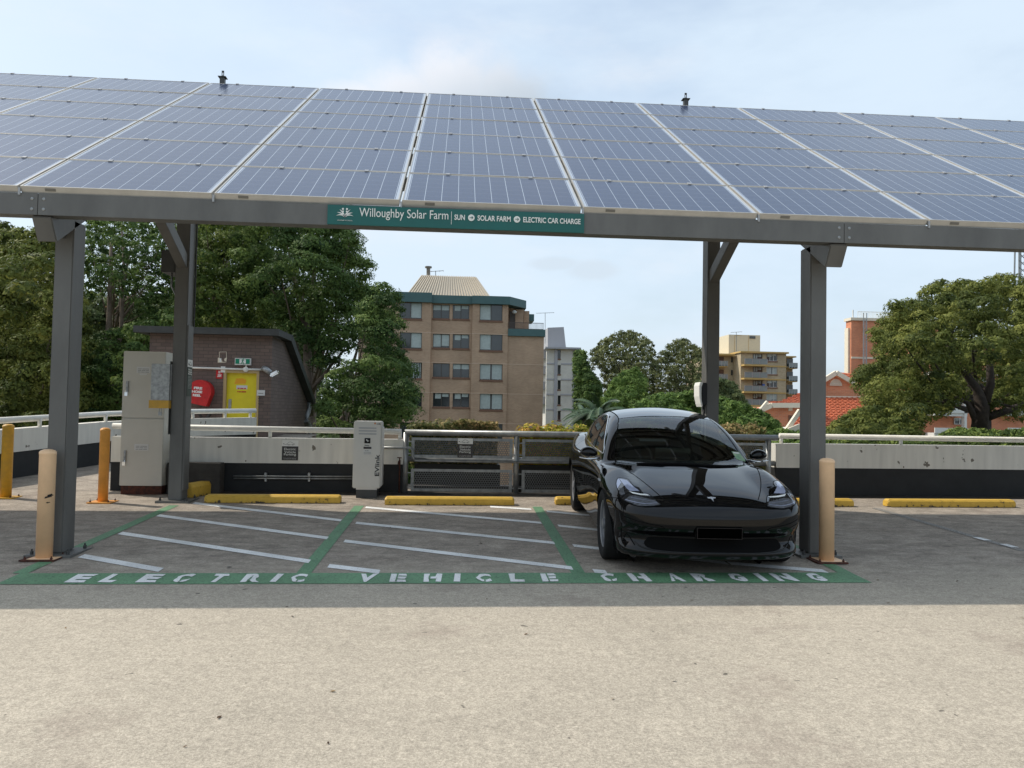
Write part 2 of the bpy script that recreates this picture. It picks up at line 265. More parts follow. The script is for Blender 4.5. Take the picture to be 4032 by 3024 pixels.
# ------------------------------------------------------------------ mesh helpers
def tag(o, label=None, cat=None, group=None, kind=None):
    if label: o['label'] = label
    if cat: o['category'] = cat
    if group: o['group'] = group
    if kind: o['kind'] = kind
    return o
def thing(name, label, cat, loc=(0, 0, 0), rz=0, group=None):
    o = bpy.data.objects.new(name, None); COL.objects.link(o); o.location = loc; o.rotation_euler = (0, 0, rz); o.empty_display_size = .2
    return tag(o, label, cat, group)
class MB:
    def __init__(s): s.v = []; s.f = []; s.m = []
    def add(s, vs, fs, mi=0):
        b = len(s.v); s.v += [tuple(v) for v in vs]; s.f += [tuple(b+i for i in f) for f in fs]; s.m += [mi]*len(fs); return s
    def hexa(s, p, mi=0): return s.add(p, [(0, 3, 2, 1), (4, 5, 6, 7), (0, 1, 5, 4), (1, 2, 6, 5), (2, 3, 7, 6), (3, 0, 4, 7)], mi)   # p: bottom 4 ccw, top 4
    def box(s, x0, x1, y0, y1, z0, z1, mi=0):
        return s.hexa([(x0, y0, z0), (x1, y0, z0), (x1, y1, z0), (x0, y1, z0), (x0, y0, z1), (x1, y0, z1), (x1, y1, z1), (x0, y1, z1)], mi)
    def beam(s, a, b, w, h, up=(0, 0, 1), mi=0):
        a, b = Vector(a), Vector(b); d = (b-a).normalized(); up = Vector(up); sx = d.cross(up).normalized()*w/2; sz = sx.cross(d).normalized()*h/2
        return s.hexa([a-sx-sz, a+sx-sz, b+sx-sz, b-sx-sz, a-sx+sz, a+sx+sz, b+sx+sz, b-sx+sz], mi)
    def tube(s, pts, rad, n=12, caps=True, mi=0):
        pts = [Vector(p) for p in pts]; rad = rad if isinstance(rad, (list, tuple)) else [rad]*len(pts); vs = []; fs = []
        ref = Vector((0, 0, 1)); 
        if abs((pts[1]-pts[0]).normalized().dot(ref)) > .9: ref = Vector((1, 0, 0))
        a = None
        for i, p in enumerate(pts):
            d = (pts[min(i+1, len(pts)-1)]-pts[max(i-1, 0)]).normalized(); a = d.cross(ref).normalized() if a is None else (a-d*a.dot(d)).normalized(); b = d.cross(a)
            for k in range(n): t = 2*math.pi*k/n; vs.append(p+(a*math.cos(t)+b*math.sin(t))*rad[i])
        for i in range(len(pts)-1):
            for k in range(n): k2 = (k+1) % n; fs.append((i*n+k, i*n+k2, (i+1)*n+k2, (i+1)*n+k))
        if caps: fs.append(tuple(range(n))); fs.append(tuple((len(pts)-1)*n+k for k in reversed(range(n))))
        return s.add(vs, fs, mi)
    def lathe(s, c, prof, n=24, mi=0, axis='Z', caps=True):
        c = Vector(c); vs = []; fs = []
        for r, z in prof:
            for k in range(n):
                t = 2*math.pi*k/n
                vs.append(c+(Vector((r*math.cos(t), r*math.sin(t), z)) if axis == 'Z' else Vector((z, r*math.cos(t), r*math.sin(t))) if axis == 'X' else Vector((r*math.cos(t), z, r*math.sin(t)))))
        for i in range(len(prof)-1):
            for k in range(n): k2 = (k+1) % n; fs.append((i*n+k, i*n+k2, (i+1)*n+k2, (i+1)*n+k))
        if caps: fs.append(tuple(reversed(range(n)))); fs.append(tuple((len(prof)-1)*n+k for k in range(n)))
        return s.add(vs, fs, mi)
    def prism(s, poly, d, mi=0):     # poly: list of 3-D points, d extrusion vector
        n = len(poly); d = Vector(d); vs = [Vector(p) for p in poly]; vs += [v+d for v in vs]
        return s.add(vs, [tuple(reversed(range(n))), tuple(range(n, 2*n))]+[(i, (i+1) % n, (i+1) % n+n, i+n) for i in range(n)], mi)
    def build(s, name, mats, parent=None, bevel=0, smooth=False, fix=True, loc=None):
        me = bpy.data.meshes.new(name); off = Vector((0, 0, 0))
        pm = Vector((0, 0, 0))
        if parent is not None: pm = parent.location
        vs = s.v
        if loc is None and parent is None and vs:
            a = np.array(vs); off = Vector(((a[:, 0].min()+a[:, 0].max())/2, (a[:, 1].min()+a[:, 1].max())/2, a[:, 2].min()))
        me.from_pydata([tuple(Vector(v)-off) for v in vs], [], s.f)
        mats = mats if isinstance(mats, (list, tuple)) else [mats]
        for mm in mats: me.materials.append(mm)
        for p, mi in zip(me.polygons, s.m): p.material_index = mi
        if fix or bevel:
            import bmesh
            bm = bmesh.new(); bm.from_mesh(me); bmesh.ops.recalc_face_normals(bm, faces=bm.faces)
            if bevel: bmesh.ops.bevel(bm, geom=[e for e in bm.edges if len(e.link_faces) == 2 and e.calc_face_angle(0) > .6], offset=bevel, segments=2, affect='EDGES', clamp_overlap=True)
            bm.to_mesh(me); bm.free()
        if smooth: me.polygons.foreach_set('use_smooth', [True]*len(me.polygons))
        o = bpy.data.objects.new(name, me); COL.objects.link(o); o.location = off if loc is None else loc
        if parent is not None: o.parent = parent
        return o
def part(name, mb, m, parent, **k):
    """mb in world coordinates; parent an unrotated Empty or a top-level mesh: child keeps world placement."""
    o = mb.build(name, m, None, **k); w = world_loc(parent); o.parent = parent; o.location = Vector(o.location)-w; return o
def parts(name, mb, m, parent, **k):
    '''one part per connected piece of mb'''
    par = list(range(len(mb.v)))
    def find(i):
        while par[i] != i: par[i] = par[par[i]]; i = par[i]
        return i
    for f in mb.f:
        for a in f[1:]: par[find(a)] = find(f[0])
    groups = {}
    for fi, f in enumerate(mb.f): groups.setdefault(find(f[0]), []).append(fi)
    for fl_ in groups.values():
        idx = sorted({i for fi in fl_ for i in mb.f[fi]}); mp = {i: n for n, i in enumerate(idx)}; q = MB(); q.v = [mb.v[i] for i in idx]; q.f = [tuple(mp[i] for i in mb.f[fi]) for fi in fl_]; q.m = [mb.m[fi] for fi in fl_]; part(name, q, m, parent, **k)
def world_loc(o):
    l = Vector(o.location)
    while o.parent: o = o.parent; l += Vector(o.location)
    return l
def text_mesh(txt, size=1., bold=0., shear=0., align='LEFT', extrude=0.002):
    cu = bpy.data.curves.new('t', 'FONT'); cu.body = txt; cu.size = size; cu.offset = bold; cu.shear = shear; cu.align_x = align; cu.extrude = extrude; cu.resolution_u = 4
    o = bpy.data.objects.new('t', cu); COL.objects.link(o); dg = bpy.context.evaluated_depsgraph_get(); dg.update()
    me = bpy.data.meshes.new_from_object(o.evaluated_get(dg)); v = np.array([tuple(x.co) for x in me.vertices]) if me.vertices else np.zeros((0, 3)); f = [tuple(p.vertices) for p in me.polygons]
    bpy.data.objects.remove(o); bpy.data.curves.remove(cu); bpy.data.meshes.remove(me); return v, f
BLUR = {'DANGER ELECTRICITY', 'SOLAR SUPPLY BOARD', 'MAIN SWITCH INSIDE', 'Tap card', 'then plug in your vehicle', 'Emergency exit only keep clear at all times', 'Electric vehicles only', 'Vehicle must be plugged in', 'Charging is free of charge', 'Maximum stay applies', 'See website for conditions', 'FIRE SAFETY DOOR', 'DO NOT OBSTRUCT'}
def put_text(mb, txt, org, ex, ey, w=None, h=None, bold=0., shear=0., mi=0):
    """text in the rectangle origin org (lower left), along ex, up ey; w width, h height of its bounding box"""
    if w and txt in BLUR:          # print too small to read in the photograph: word-length strokes only
        e1, e2 = Vector(ex).normalized(), Vector(ey).normalized(); n3 = e1.cross(e2)*.0008; wd = txt.split(); tot = len(txt); u = 0
        for q in wd:
            a = Vector(org)+e1*(w*u/tot)+e2*h*.2; b = a+e1*(w*len(q)/tot); c = e2*h*.5; mb.hexa([a, b, b+c, a+c, a+n3, b+n3, b+c+n3, a+c+n3]); u += len(q)+1
        return
    v, f = text_mesh(txt, 1., bold, shear)
    if not len(v): return
    lo = v.min(0); hi = v.max(0); ex = Vector(ex).normalized(); ey = Vector(ey).normalized(); nz = ex.cross(ey)
    sy = h/(hi[1]-lo[1]); sx = (w/(hi[0]-lo[0])) if w else sy
    mb.add([Vector(org)+ex*((p[0]-lo[0])*sx)+ey*((p[1]-lo[1])*sy)+nz*(p[2]) for p in v], f, mi)
def dup(o, parent=None):
    c = o.copy(); COL.objects.link(c); c.parent = parent
    for ch in list(o.children): dup(ch, c)
    return c
# ------------------------------------------------------------------ setting
gx = MB()
xs = np.concatenate([np.linspace(-40, 40, 41)])
gx.add([(-40, -14, gz(-40, -14)), (40, -14, gz(40, -14)), (40, 12.3, gz(40, 12.3)), (-4.75, 12.3, gz(-4.75, 12.3)), (-4.6, 17.6, gz(-4.6, 17.6)), (-4.0, 24, gz(-4, 24)), (-40, 24, gz(-40, 24))], [(0, 1, 2, 3, 4, 5, 6)])
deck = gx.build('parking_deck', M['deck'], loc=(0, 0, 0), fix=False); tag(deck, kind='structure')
t = MB(); t.add([(-900, -300, -8), (900, -300, -8), (900, 1500, -8), (-900, 1500, -8)], [(0, 1, 2, 3)]); tag(t.build('terrain', M['terrain'], loc=(0, 0, 0), fix=False), kind='structure')
def gstrip(mb, a, b, w, lift, mi=0, wdir=None):
    a, b = Vector(a), Vector(b); d = (b-a).normalized(); s = Vector((-d.y, d.x, 0))*w/2
    if wdir is not None: s = Vector(wdir)*w/2
    mb.add([(p.x, p.y, gz(p.x, p.y)+lift) for p in (a-s, b-s, b+s, a+s)], [(0, 1, 2, 3)], mi)
mk = MB()
YB0, YB1 = 6.66, 7.02
def gl(x): return x
mk.add([(x, y, gz(x, y)+.004) for x, y in ((-3.62, YB0), (3.62, YB0), (3.62, YB1), (-3.62, YB1))], [(0, 1, 2, 3)])
for px0, px1, y1 in (((170, 1183), (376, 1092), 10.75), ((692, 1195), (776, 1093), 10.8), ((1222, 1195), (1160, 1095), 10.8)):
    a, b = G(*px0), G(*px1); d = (b-a)/(b.y-a.y); s = a+d*(YB1-a.y); gstrip(mk, s, b, .125, .004)
gstrip(mk, (3.56, YB1, 0), (3.62, 10.5, 0), .125, .004)
tag(mk.build('green_bay_lines', M['pgreen'], loc=(0, 0, 0), fix=False), kind='structure')
wl = MB()
LN = [((418.4, 1087), (737, 1124.7)), ((341, 1113.8), (708, 1163)), ((259, 1152), (669, 1213.5)), ((175.6, 1201.5), (348, 1232)),
      ((789.7, 1096.3), (1169, 1130)), ((1059, 1095), (1147.4, 1100.6)), ((768.9, 1130), (1197.4, 1173.5)), ((743.6, 1169.2), (1236.3, 1228)), ((709.4, 1223), (820, 1236)),
      ((1180.9, 1105), (1460, 1131)), ((1205.5, 1136), (1500, 1167)), ((1238, 1179), (1570, 1217)), ((1282, 1234), (1310, 1236.5)), ((1575, 1217.3), (1783, 1234.4))]
for a, b in LN: gstrip(wl, G(*a), G(*b), .135, .0045, wdir=(0, 1, 0))
for a, b in ((K('e', 1555, 1140), K('e', 1640, 1162)), (K('e', 1750, 1188), K('e', 1840, 1213))): gstrip(wl, G(*a), G(*b), .09, .0085, wdir=(1, 0, 0))
tag(wl.build('white_hatch_lines', M['pwhite'], loc=(0, 0, 0), fix=False), kind='structure')
fl = MB(); gstrip(fl, G(1890, 1098), G(2211.7, 1190.6), .1, .004, wdir=(1, 0, 0)); tag(fl.build('faded_bay_line', M['pfaint'], loc=(0, 0, 0), fix=False), kind='structure')
# road lettering
lt = MB()
LT = [('l', 'E', 332, 498), ('l', 'L', 517, 632), ('l', 'E', 700, 848), ('l', 'C', 884, 996), ('l', 'T', 1064, 1176), ('l', 'R', 1230, 1362), ('l', 'I', 1388, 1445), ('l', 'C', 1482, 1580),
      ('c', 'V', 748, 900), ('c', 'E', 988, 1112), ('c', 'H', 1226, 1362), ('c', 'I', 1457, 1500), ('c', 'C', 1617, 1718), ('c', 'L', 1842, 1965), ('c', 'E', 2078, 2208),
      ('m', 'C', 602, 688), ('m', 'H', 742, 864), ('m', 'A', 926, 1040), ('m', 'R', 1060, 1194), ('m', 'G', 1256, 1350), ('m', 'I', 1385, 1460), ('m', 'N', 1466, 1620), ('m', 'G', 1646, 1768)]
YL0, YL1 = 6.70, 6.975; gaps = MB()
def px_to_x(px, yy):      # world x of the deck point at image column px and depth yy
    lo = Vector((-6, yy, 0)); d = ray(px, 1250); return d.x/d.y*yy
for c, ch, x0, x1 in LT:
    xa = K(c, x0, 0)[0]; xb = K(c, x1, 0)[0]; xm = (xa+xb)/2; ym = (YL0+YL1)/2
    cx = px_to_x(xm, ym); slant = abs(cx)/ym*(YL1-YL0)           # the photo's outline of a letter grows by its slant
    w = max((px_to_x(xb, ym)-px_to_x(xa, ym))-slant*.8, .055 if ch == 'I' else .12)
    v, f = text_mesh(ch, 1., .06, 0, extrude=0); lo, hi = v.min(0), v.max(0); P = []
    for p in v:
        X = cx-w/2+(p[0]-lo[0])/(hi[0]-lo[0])*w; Yv = YL0+(p[1]-lo[1])/(hi[1]-lo[1])*(YL1-YL0); X += .008*math.sin(Yv*40+X*9); Yv += .006*math.sin(X*37)
        P.append((X, Yv, gz(X, Yv)+.0082))
    lt.add(P, f)
    def gap(u0, u1, v0, v1): gaps.add([(X, Yv, gz(X, Yv)+.012) for X, Yv in [(cx-w/2+u*w, YL0+q*(YL1-YL0)) for u, q in ((u0, v0), (u1, v0), (u1, v1), (u0, v1))]], [(0, 1, 2, 3)])
    if ch == 'H': gap(.30, .40, .3, .7)
    if ch == 'E' and cx > -1.5: gap(.34, .44, 0, 1)
    if ch in 'RA': gap(.36, .46, .0, .55)
    if ch == 'C': gap(.5, .60, -.02, .3)
    if ch == 'N': gap(.30, .36, .15, .85)
tag(lt.build('painted_lettering', M['pwhite'], loc=(0, 0, 0), fix=False), kind='structure')
tag(gaps.build('green_stencil_gaps', M['pgreen'], loc=(0, 0, 0), fix=False), kind='structure')
# grime band along wall foot
YW = 11.95
gr = MB(); gr.add([(x, y, gz(x, y)+.004) for x, y in ((-4.9, YW-.32), (40, YW-.2), (40, YW+.2), (-4.9, YW+.2))], [(0, 1, 2, 3)]); tag(gr.build('dirt_strip', M['grime'], loc=(0, 0, 0), fix=False), kind='structure')
# ------------------------------------------------------------------ parapets and handrails
def parapet(name, label, pts, rise=.79, thick=.22, split=.42, group='concrete parapet walls of the parking deck'):
    """pts: list of (x,y) along the camera side; thickness goes to +normal (away)"""
    root = thing(name, label, 'wall', (pts[0][0], pts[0][1], gz(*pts[0])), 0, group)
    up = MB(); lo = MB()
    for (x0, y0), (x1, y1) in zip(pts[:-1], pts[1:]):
        d = Vector((x1-x0, y1-y0, 0)).normalized(); n = Vector((-d.y, d.x, 0))*thick
        z0, z1 = gz(x0, y0), gz(x1, y1)
        a, b = Vector((x0, y0, 0)), Vector((x1, y1, 0)); Z = lambda p, z: Vector((p.x, p.y, z))
        up.hexa([Z(a, z0+split), Z(b, z1+split), Z(b+n, z1+split), Z(a+n, z0+split), Z(a, z0+rise), Z(b, z1+rise), Z(b+n, z1+rise), Z(a+n, z0+rise)])
        n2 = n*.92; s2 = n*.08
        lo.hexa([Z(a+s2, z0-.3), Z(b+s2, z1-.3), Z(b+n2, z1-.3), Z(a+n2, z0-.3), Z(a+s2, z0+split), Z(b+s2, z1+split), Z(b+n2, z1+split), Z(a+n2, z0+split)])
    part('painted_top', up, M['wallw'], root); part('black_base', lo, M['wallb'], root); return root
def handrail(name, label, pts3, r, posts, base_z, m, group=None, plate=True):
    root = thing(name, label, 'handrail', tuple(pts3[0]), 0, group)
    part('top_rail', MB().tube(pts3, r, 16), m, root, smooth=True)
    for p, zb in posts:
        part('post', MB().tube([(p[0], p[1], zb), (p[0], p[1], p[2])], r*.62, 10), m, root, smooth=True)
    return root
wl0, wl1 = U(*K('b', 805, 500), YW).x, U(876, 957, YW).x
parapet('parapet_wall', 'white over black concrete parapet behind the charger cabinet, its paint peeled at the right end', [(wl0, YW), (wl1, YW)])
wr0 = U(*K('e', 104, 500), YW).x
parapet('parapet_wall', 'white over black concrete parapet along the right edge of the deck', [(wr0, YW), (30, YW)])
parapet('parapet_wall', 'curved white over black parapet following the ramp on the left', [(-8.2, 9.2), (-7.55, 11.2), (-7.05, 13.07), (-6.5, 15.7), (-5.75, 16.9), (-4.35, 17.9)])
def zr(px, py, Y): return U(px, py, Y).z
yr = YW+.11
zL = [U(x, y, yr) for x, y in (K('b', 820, 318), K('c', 0, 343), K('c', 1070, 367))]
handrail('handrail', 'weathered white pipe handrail on the parapet behind the charger cabinet', [(zL[0].x, yr, zL[1].z+.0), (zL[2].x, yr, zL[2].z-.005)], .042,
         [((U(*K('c', 117, 400), yr).x, yr, zL[1].z), gz(-3, yr)+.78), ((U(*K('c', 1060, 400), yr).x, yr, zL[2].z), gz(-1, yr)+.78), ((-4.45, yr, zL[1].z), gz(-4.4, yr)+.78)], 0, M['white'], 'pipe handrails')
zR = U(*K('e', 300, 402), yr)
handrail('handrail', 'white pipe handrail on the right parapet with a chipped grey spot', [(U(*K('e', 128, 402), yr).x, yr, zR.z), (30, yr, zR.z+.02)], .042,
         [((U(*K('e', x, 450), yr).x, yr, zR.z), gz(6, yr)+.78) for x in (140, 1008)]+[((x, yr, zR.z), gz(6, yr)+.78) for x in (10.9, 14)], 0, M['white'], 'pipe handrails')
hp = [(-8.3, 9.2), (-7.65, 11.2), (-7.15, 13.07), (-6.6, 15.7), (-5.85, 16.95), (-4.4, 18.0)]
handrail('handrail', 'white pipe handrail curving along the ramp parapet on the left', [(x, y, gz(x, y)+.935) for x, y in hp], .05,
         [((x, y, gz(x, y)+.93), gz(x, y)+.78) for x, y in ((-7.38, 12.2), (-6.95, 13.9), (-6.6, 15.6), (-5.5, 17.2), (-4.95, 17.6), (-4.5, 17.93))], 0, M['white'], 'pipe handrails')
# galvanised guard rail with perforated infill
fence = thing('mesh_fence', 'galvanised pipe fence with perforated metal infill between the two parapets', 'fence', (2.4, YW, gz(2.4, YW)))
fy = YW+.02; ztop = U(1000, 936, fy).z; fx0 = U(*K('c', 1095, 400), fy).x; fx1 = U(*K('r', 1600, 720), fy).x
part('top_rail', MB().tube([(fx0, fy, ztop), (fx1, fy, ztop+.01)], .045, 16), M['galvr'], fence, smooth=True)
zm = U(1000, 993, fy).z; zm2 = U(1000, 998, fy).z
part('mid_rail', MB().tube([(fx0+.06, fy+.03, zm), (fx1+.05, fy+.03, zm+.01)], .042, 14), M['galvr'], fence, smooth=True)
cx0 = U(*K('c', 1150, 600), fy).x
part('conduit', MB().tube([(U(*K('c', 900, 480), fy).x, fy-.08, U(*K('c', 1000, 482), fy).z), (cx0-.03, fy-.08, U(*K('c', 1000, 482), fy).z), (cx0, fy-.08, U(*K('c', 1000, 482), fy).z-.04), (cx0, fy-.08, zm+.04), (cx0+.04, fy-.08, zm-.02), (3.2, fy-.08, zm-.02)], .018, 8), M['galvr'], fence, smooth=True)
posts = [U(x, 1000, fy).x for x in (876, 1115)]; posts += [posts[1]+1.78, posts[1]+3.56]; posts[3] = U(*K('r', 1440, 1000), fy).x; posts[2] = (posts[1]+posts[3])/2
for x in posts:
    part('post', MB().tube([(x, fy, gz(x, fy)-.05), (x, fy, ztop)], .042, 14), M['galvr'], fence, smooth=True)
zs = {n: U(1000, y, fy).z for n, y in (('u1', 948.), ('u0', 989.5), ('l1', 1013.), ('l0', 1058.))}
zs = {'u1': U(*K('c', 1500, 415), fy).z, 'u0': U(*K('c', 1500, 560), fy).z, 'l1': U(*K('c', 1500, 640), fy).z, 'l0': U(*K('c', 1500, 802), fy).z}
for i in range(3):
    a, b = posts[i]+.085, posts[i+1]-.06
    for z0, z1 in ((zs['u0'], zs['u1']), (zs['l0'], zs['l1'])):
        pf = MB(); pf.add([(a, fy-.02, z0), (b, fy-.02, z0), (b, fy-.02, z1), (a, fy-.02, z1)], [(0, 1, 2, 3)])
        pn = part('perforated_panel', pf, M['perf'], fence, fix=False)
        fr = MB()
        for q in ((a, b, z0, z0+.04), (a, b, z1-.04, z1), (a, a+.045, z0+.04, z1-.04), (b-.045, b, z0+.04, z1-.04)): fr.box(q[0], q[1], fy-.045, fy-.024, q[2], q[3])
        part('panel_frame', fr, M['galvr'], pn)
        for zz in (z0+.06, z1-.06):
            fence_l = MB().box(posts[i]+.03, a+.01, fy-.038, fy-.028, zz-.008, zz+.008).box(b-.01, posts[i+1]-.03, fy-.038, fy-.028, zz-.008, zz+.008); parts('bracket', fence_l, M['galvr'], fence)
kb = MB().box(-.62, wr0-.05, YW+.12, YW+.3, -.3, gz(0, YW)+.09); tag(kb.build('deck_edge_kerb', M['dconcrete']), kind='structure')
# ------------------------------------------------------------------ solar canopy
X0, Y0, Z0, TILT = -3.88113, 7.24863, 1.90399+H, .535566
CW, RW = 1.675, 1.01
can = thing('solar_canopy', 'grey steel car park canopy carrying tilted blue solar panels', 'canopy', (0, 9.8, gz(0, 9.8)))
W0 = Vector(can.location)
ct, st_ = math.cos(TILT), math.sin(TILT)
pm = bpy.data.meshes.new('solar_panel'); pm.from_pydata([(.012, .012, 0), (1.638, .012, 0), (1.638, .978, 0), (.012, .978, 0), (.012, .012, -.012), (1.638, .012, -.012), (1.638, .978, -.012), (.012, .978, -.012)], [], [(0, 1, 2, 3), (7, 6, 5, 4), (0, 4, 5, 1), (1, 5, 6, 2), (2, 6, 7, 3), (3, 7, 4, 0)])
M['back'] = mat('panel_backsheet', (.5, .5, .5), .7)
pm.materials.append(M['cells']); pm.materials.append(M['back']); pm.polygons[1].material_index = 1
fb = MB()
for q in ((0, 1.65, 0, .012), (0, 1.65, .978, .99), (0, .012, .012, .978), (1.638, 1.65, .012, .978)): fb.box(q[0], q[1], q[2], q[3], -.058, .004)
for x in (.40, 1.25): fb.box(x-.02, x+.02, .975, 1.023, .0045, .011, 1)
frm = fb.build('panel_frame', [M['alu'], M['clamp']], loc=(0, 0, 0)); fme = frm.data; bpy.data.objects.remove(frm)
first = None
for k in range(-6, 10):
    for j in range(6):
        o = bpy.data.objects.new('solar_panel', pm); COL.objects.link(o); o.parent = can
        o.location = Vector((X0+k*CW+.012, Y0+j*RW*ct, Z0+j*RW*st_))-W0
        o.rotation_euler = (TILT+rng.normal(0, .0012), rng.normal(0, .0010), 0)
        f2 = bpy.data.objects.new('panel_frame', fme); COL.objects.link(f2); f2.parent = o
def cb(x0, x1, y0, y1, z0, z1, **k): return MB().box(x0, x1, y0, y1, z0, z1)
xa, xb = X0-6*CW, X0+10*CW
# front fascia beam in lengths, splices seen over the front columns
sx = [xa, U(80, 440, Y0).x, U(1825, 500, Y0).x, xb]; zf1 = Z0-.054; zf0 = Z0-.246
for i in range(3):
    bmb = MB().box(sx[i]+.003, sx[i+1]-.003, Y0+.012, Y0+.075, zf0, zf1)
    bmb.box(sx[i]+.003, sx[i+1]-.003, Y0+.075, Y0+.16, zf0, zf0+.012).box(sx[i]+.003, sx[i+1]-.003, Y0+.075, Y0+.16, zf1-.012, zf1)
    bo = part('fascia_beam', bmb, M['steel'], can)
    bl = MB()
    for xx, sg in ((sx[i], 1), (sx[i+1], -1)):
        for zz in (zf0+.05, zf1-.05): bl.lathe((xx+sg*.05, Y0+.015, zz), [(.014, 0), (.014, -.006), (.008, -.010)], 10, 0, 'Y')
    parts('bolt', bl, M['galv'], bo)
# the tube of screws: small junction bits under panel joints
clipm = MB(); lblm = MB(); stm = MB()
for k in range(-2, 8):
    xx = X0+k*CW; clipm.box(xx-.004, xx+.014, Y0-.002, Y0+.011, Z0-.075, Z0-.010)
    lblm.hexa([(xx+.22, Y0+.0145, Z0-.032), (xx+.31, Y0+.0145, Z0-.032), (xx+.31, Y0+.019, Z0-.032), (xx+.22, Y0+.019, Z0-.032), (xx+.22, Y0+.0025, Z0-.011), (xx+.31, Y0+.0025, Z0-.011), (xx+.31, Y0+.007, Z0-.011), (xx+.22, Y0+.007, Z0-.011)])
parts('panel_clip', clipm, M['clamp'], can); parts('panel_label', lblm, M['concrete'], can)
# purlins and rear beam
for j in (1.0, 2.05, 3.0, 4.05, 5.0, 5.95):
    yy = Y0+j*RW*ct; zz = Z0+j*RW*st_-.12; part('purlin', MB().beam((xa, yy, zz), (xb, yy, zz), .06, .13, (0, -st_, ct)), M['steel'], can)
def inset(px, py, Y): return U(px, py, Y)
FYC = 7.80; BYC = 11.05
fcx = [-3.765, 3.655]; bcx = [-3.74, 3.58]
fcx[0] = U(*K('b', 497, 0), FYC-.1).x-.085; fcx[1] = U(*K('e', 345, 700), FYC-.1).x+.085
bcx[0] = U(*K('b', 1335, 300), BYC-.12).x-.09; bcx[1] = U(*K('g', 1078, 500), BYC-.12).x+.09
for n in range(2):
    sgn = -1 if n == 0 else 1
    x = fcx[n]; zb = gz(x, FYC)
    # rafter box
    ra = Vector((x, Y0-.02+.12, zf0-.105)); rb = Vector((x, Y0+6.1*RW*ct, zf0-.105+(6.1*RW*ct-.1)*math.tan(TILT)))
    ra = ra-(rb-ra).normalized()*.02
    rf = part('rafter', MB().beam(ra, rb, .17, .23, (0, -st_, ct)), M['steel'], can, bevel=.008)
    zt = zf0-.105+(FYC-Y0-.1)*math.tan(TILT)-.10
    cl = part('front_column', MB().box(x-.085, x+.085, FYC-.10, FYC+.14, zb+.02, zt), M['steel'], can, bevel=.01)
    part('base_plate', MB().box(x-.21, x+.21, FYC-.20, FYC+.24, zb-.012, zb+.018), M['steel'], cl, bevel=.004)
    bt = MB()
    for dx in (-.16, .16):
        for dy in (-.15, .19): bt.lathe((x+dx, FYC+dy, zb+.017), [(.016, 0), (.016, .03), (.008, .032), (.008, .05)], 8)
    parts('anchor_bolt', bt, M['steel_d'], cl)
    # gusset plates at the column head
    gp = MB().prism([(x-sgn*-.0, FYC-.10, zt-.18), (x, FYC-.10, zt+.05), (x, Y0+.1, zf0-.04), (x, Y0+.14, zf0-.16)], (.012, 0, 0)); part('gusset', gp, M['steel'], cl)
    # back column
    x = bcx[n]; zb = gz(x, BYC); zt2 = Z0+(BYC-Y0)*math.tan(TILT)-.25
    bc = part('back_column', MB().box(x-.09, x+.09, BYC-.12, BYC+.12, zb+.02, zt2), M['steel'], can, bevel=.01)
    part('base_plate', MB().box(x-.22, x+.22, BYC-.22, BYC+.22, zb-.012, zb+.02), M['steel'], bc, bevel=.004)
    bt = MB()
    for dx in (-.17, .17):
        for dy in (-.17, .17): bt.lathe((x+dx, BYC+dy, zb+.019), [(.016, 0), (.016, .03), (.008, .032), (.008, .05)], 8)
    parts('anchor_bolt', bt, M['steel_d'], bc)
    # side brace: rises outward to the purlins
    s2 = -1 if n == 0 else 1
    zk = U(*(K('s', 1930, 500) if n == 0 else K('g', 1110, 170)), BYC).z
    part('knee_brace', MB().beam((x, BYC-.06, zk-.04), (x, BYC-1.75, zk-.04+.5*1.69), .13, .17, (0, 0, 1)), M['steel'], can, bevel=.006)
    # projecting post head above the ridge
    yR = Y0+6*RW*ct+.08; zR_ = Z0+6*RW*st_
    xp = U(481, 175, yR).x if n == 0 else U(1481, 225, yR).x
    ph = MB().box(xp-.035, xp+.035, yR-.04, yR+.04, zR_-.5, zR_+.12).box(xp-.06, xp+.06, yR-.06, yR+.06, zR_+.12, zR_+.130)
    ph.box(xp-.018, xp-.007, yR-.005, yR+.005, zR_+.130, zR_+.235).box(xp+.007, xp+.018, yR-.005, yR+.005, zR_+.130, zR_+.235).box(xp-.007, xp+.007, yR-.005, yR+.005, zR_+.130, zR_+.16).box(xp-.007, xp+.007, yR-.005, yR+.005, zR_+.205, zR_+.235)
    part('lifting_post', ph, M['steel_d'], can)
# ridge beam
part('ridge_beam', MB().beam((xa, Y0+5.98*RW*ct, Z0+6*RW*st_-.17), (xb, Y0+5.98*RW*ct, Z0+6*RW*st_-.17), .08, .2), M['steel'], can)
# ------------------------------------------------------------------ sign on the beam
sY = Y0-.006
tl, bl_, br_, tr_ = U(708, 447, sY), U(706, 486, sY), U(1262, 508, sY), U(1262, 464, sY)
sg = thing('solar_farm_sign', 'long teal sign with white lettering about the solar farm, fixed to the canopy beam', 'sign', (0, sY, zf0))
sx0, sx1 = tl.x, tr_.x; sz0, sz1 = zf0+.002, zf1-.012
part('board', MB().box(sx0, sx1, sY-.006, sY+.016, sz0, sz1), M['teal'], sg)
def nx(x): return U(*K('n', x, 260), sY-.01).x
def nzv(f): return sz0+(sz1-sz0)*f
tx = MB(); yy = sY-.011
put_text(tx, 'Willoughby Solar Farm', (nx(365), yy, nzv(.30)), (1, 0, 0), (0, 0, 1), nx(962)-nx(365), .105)
part('lettering', tx, M['signwhite'], sg, fix=False); tx = MB(); put_text(tx, 'SUN', (nx(1003), yy, nzv(.44)), (1, 0, 0), (0, 0, 1), nx(1073)-nx(1003), .050, bold=.02)
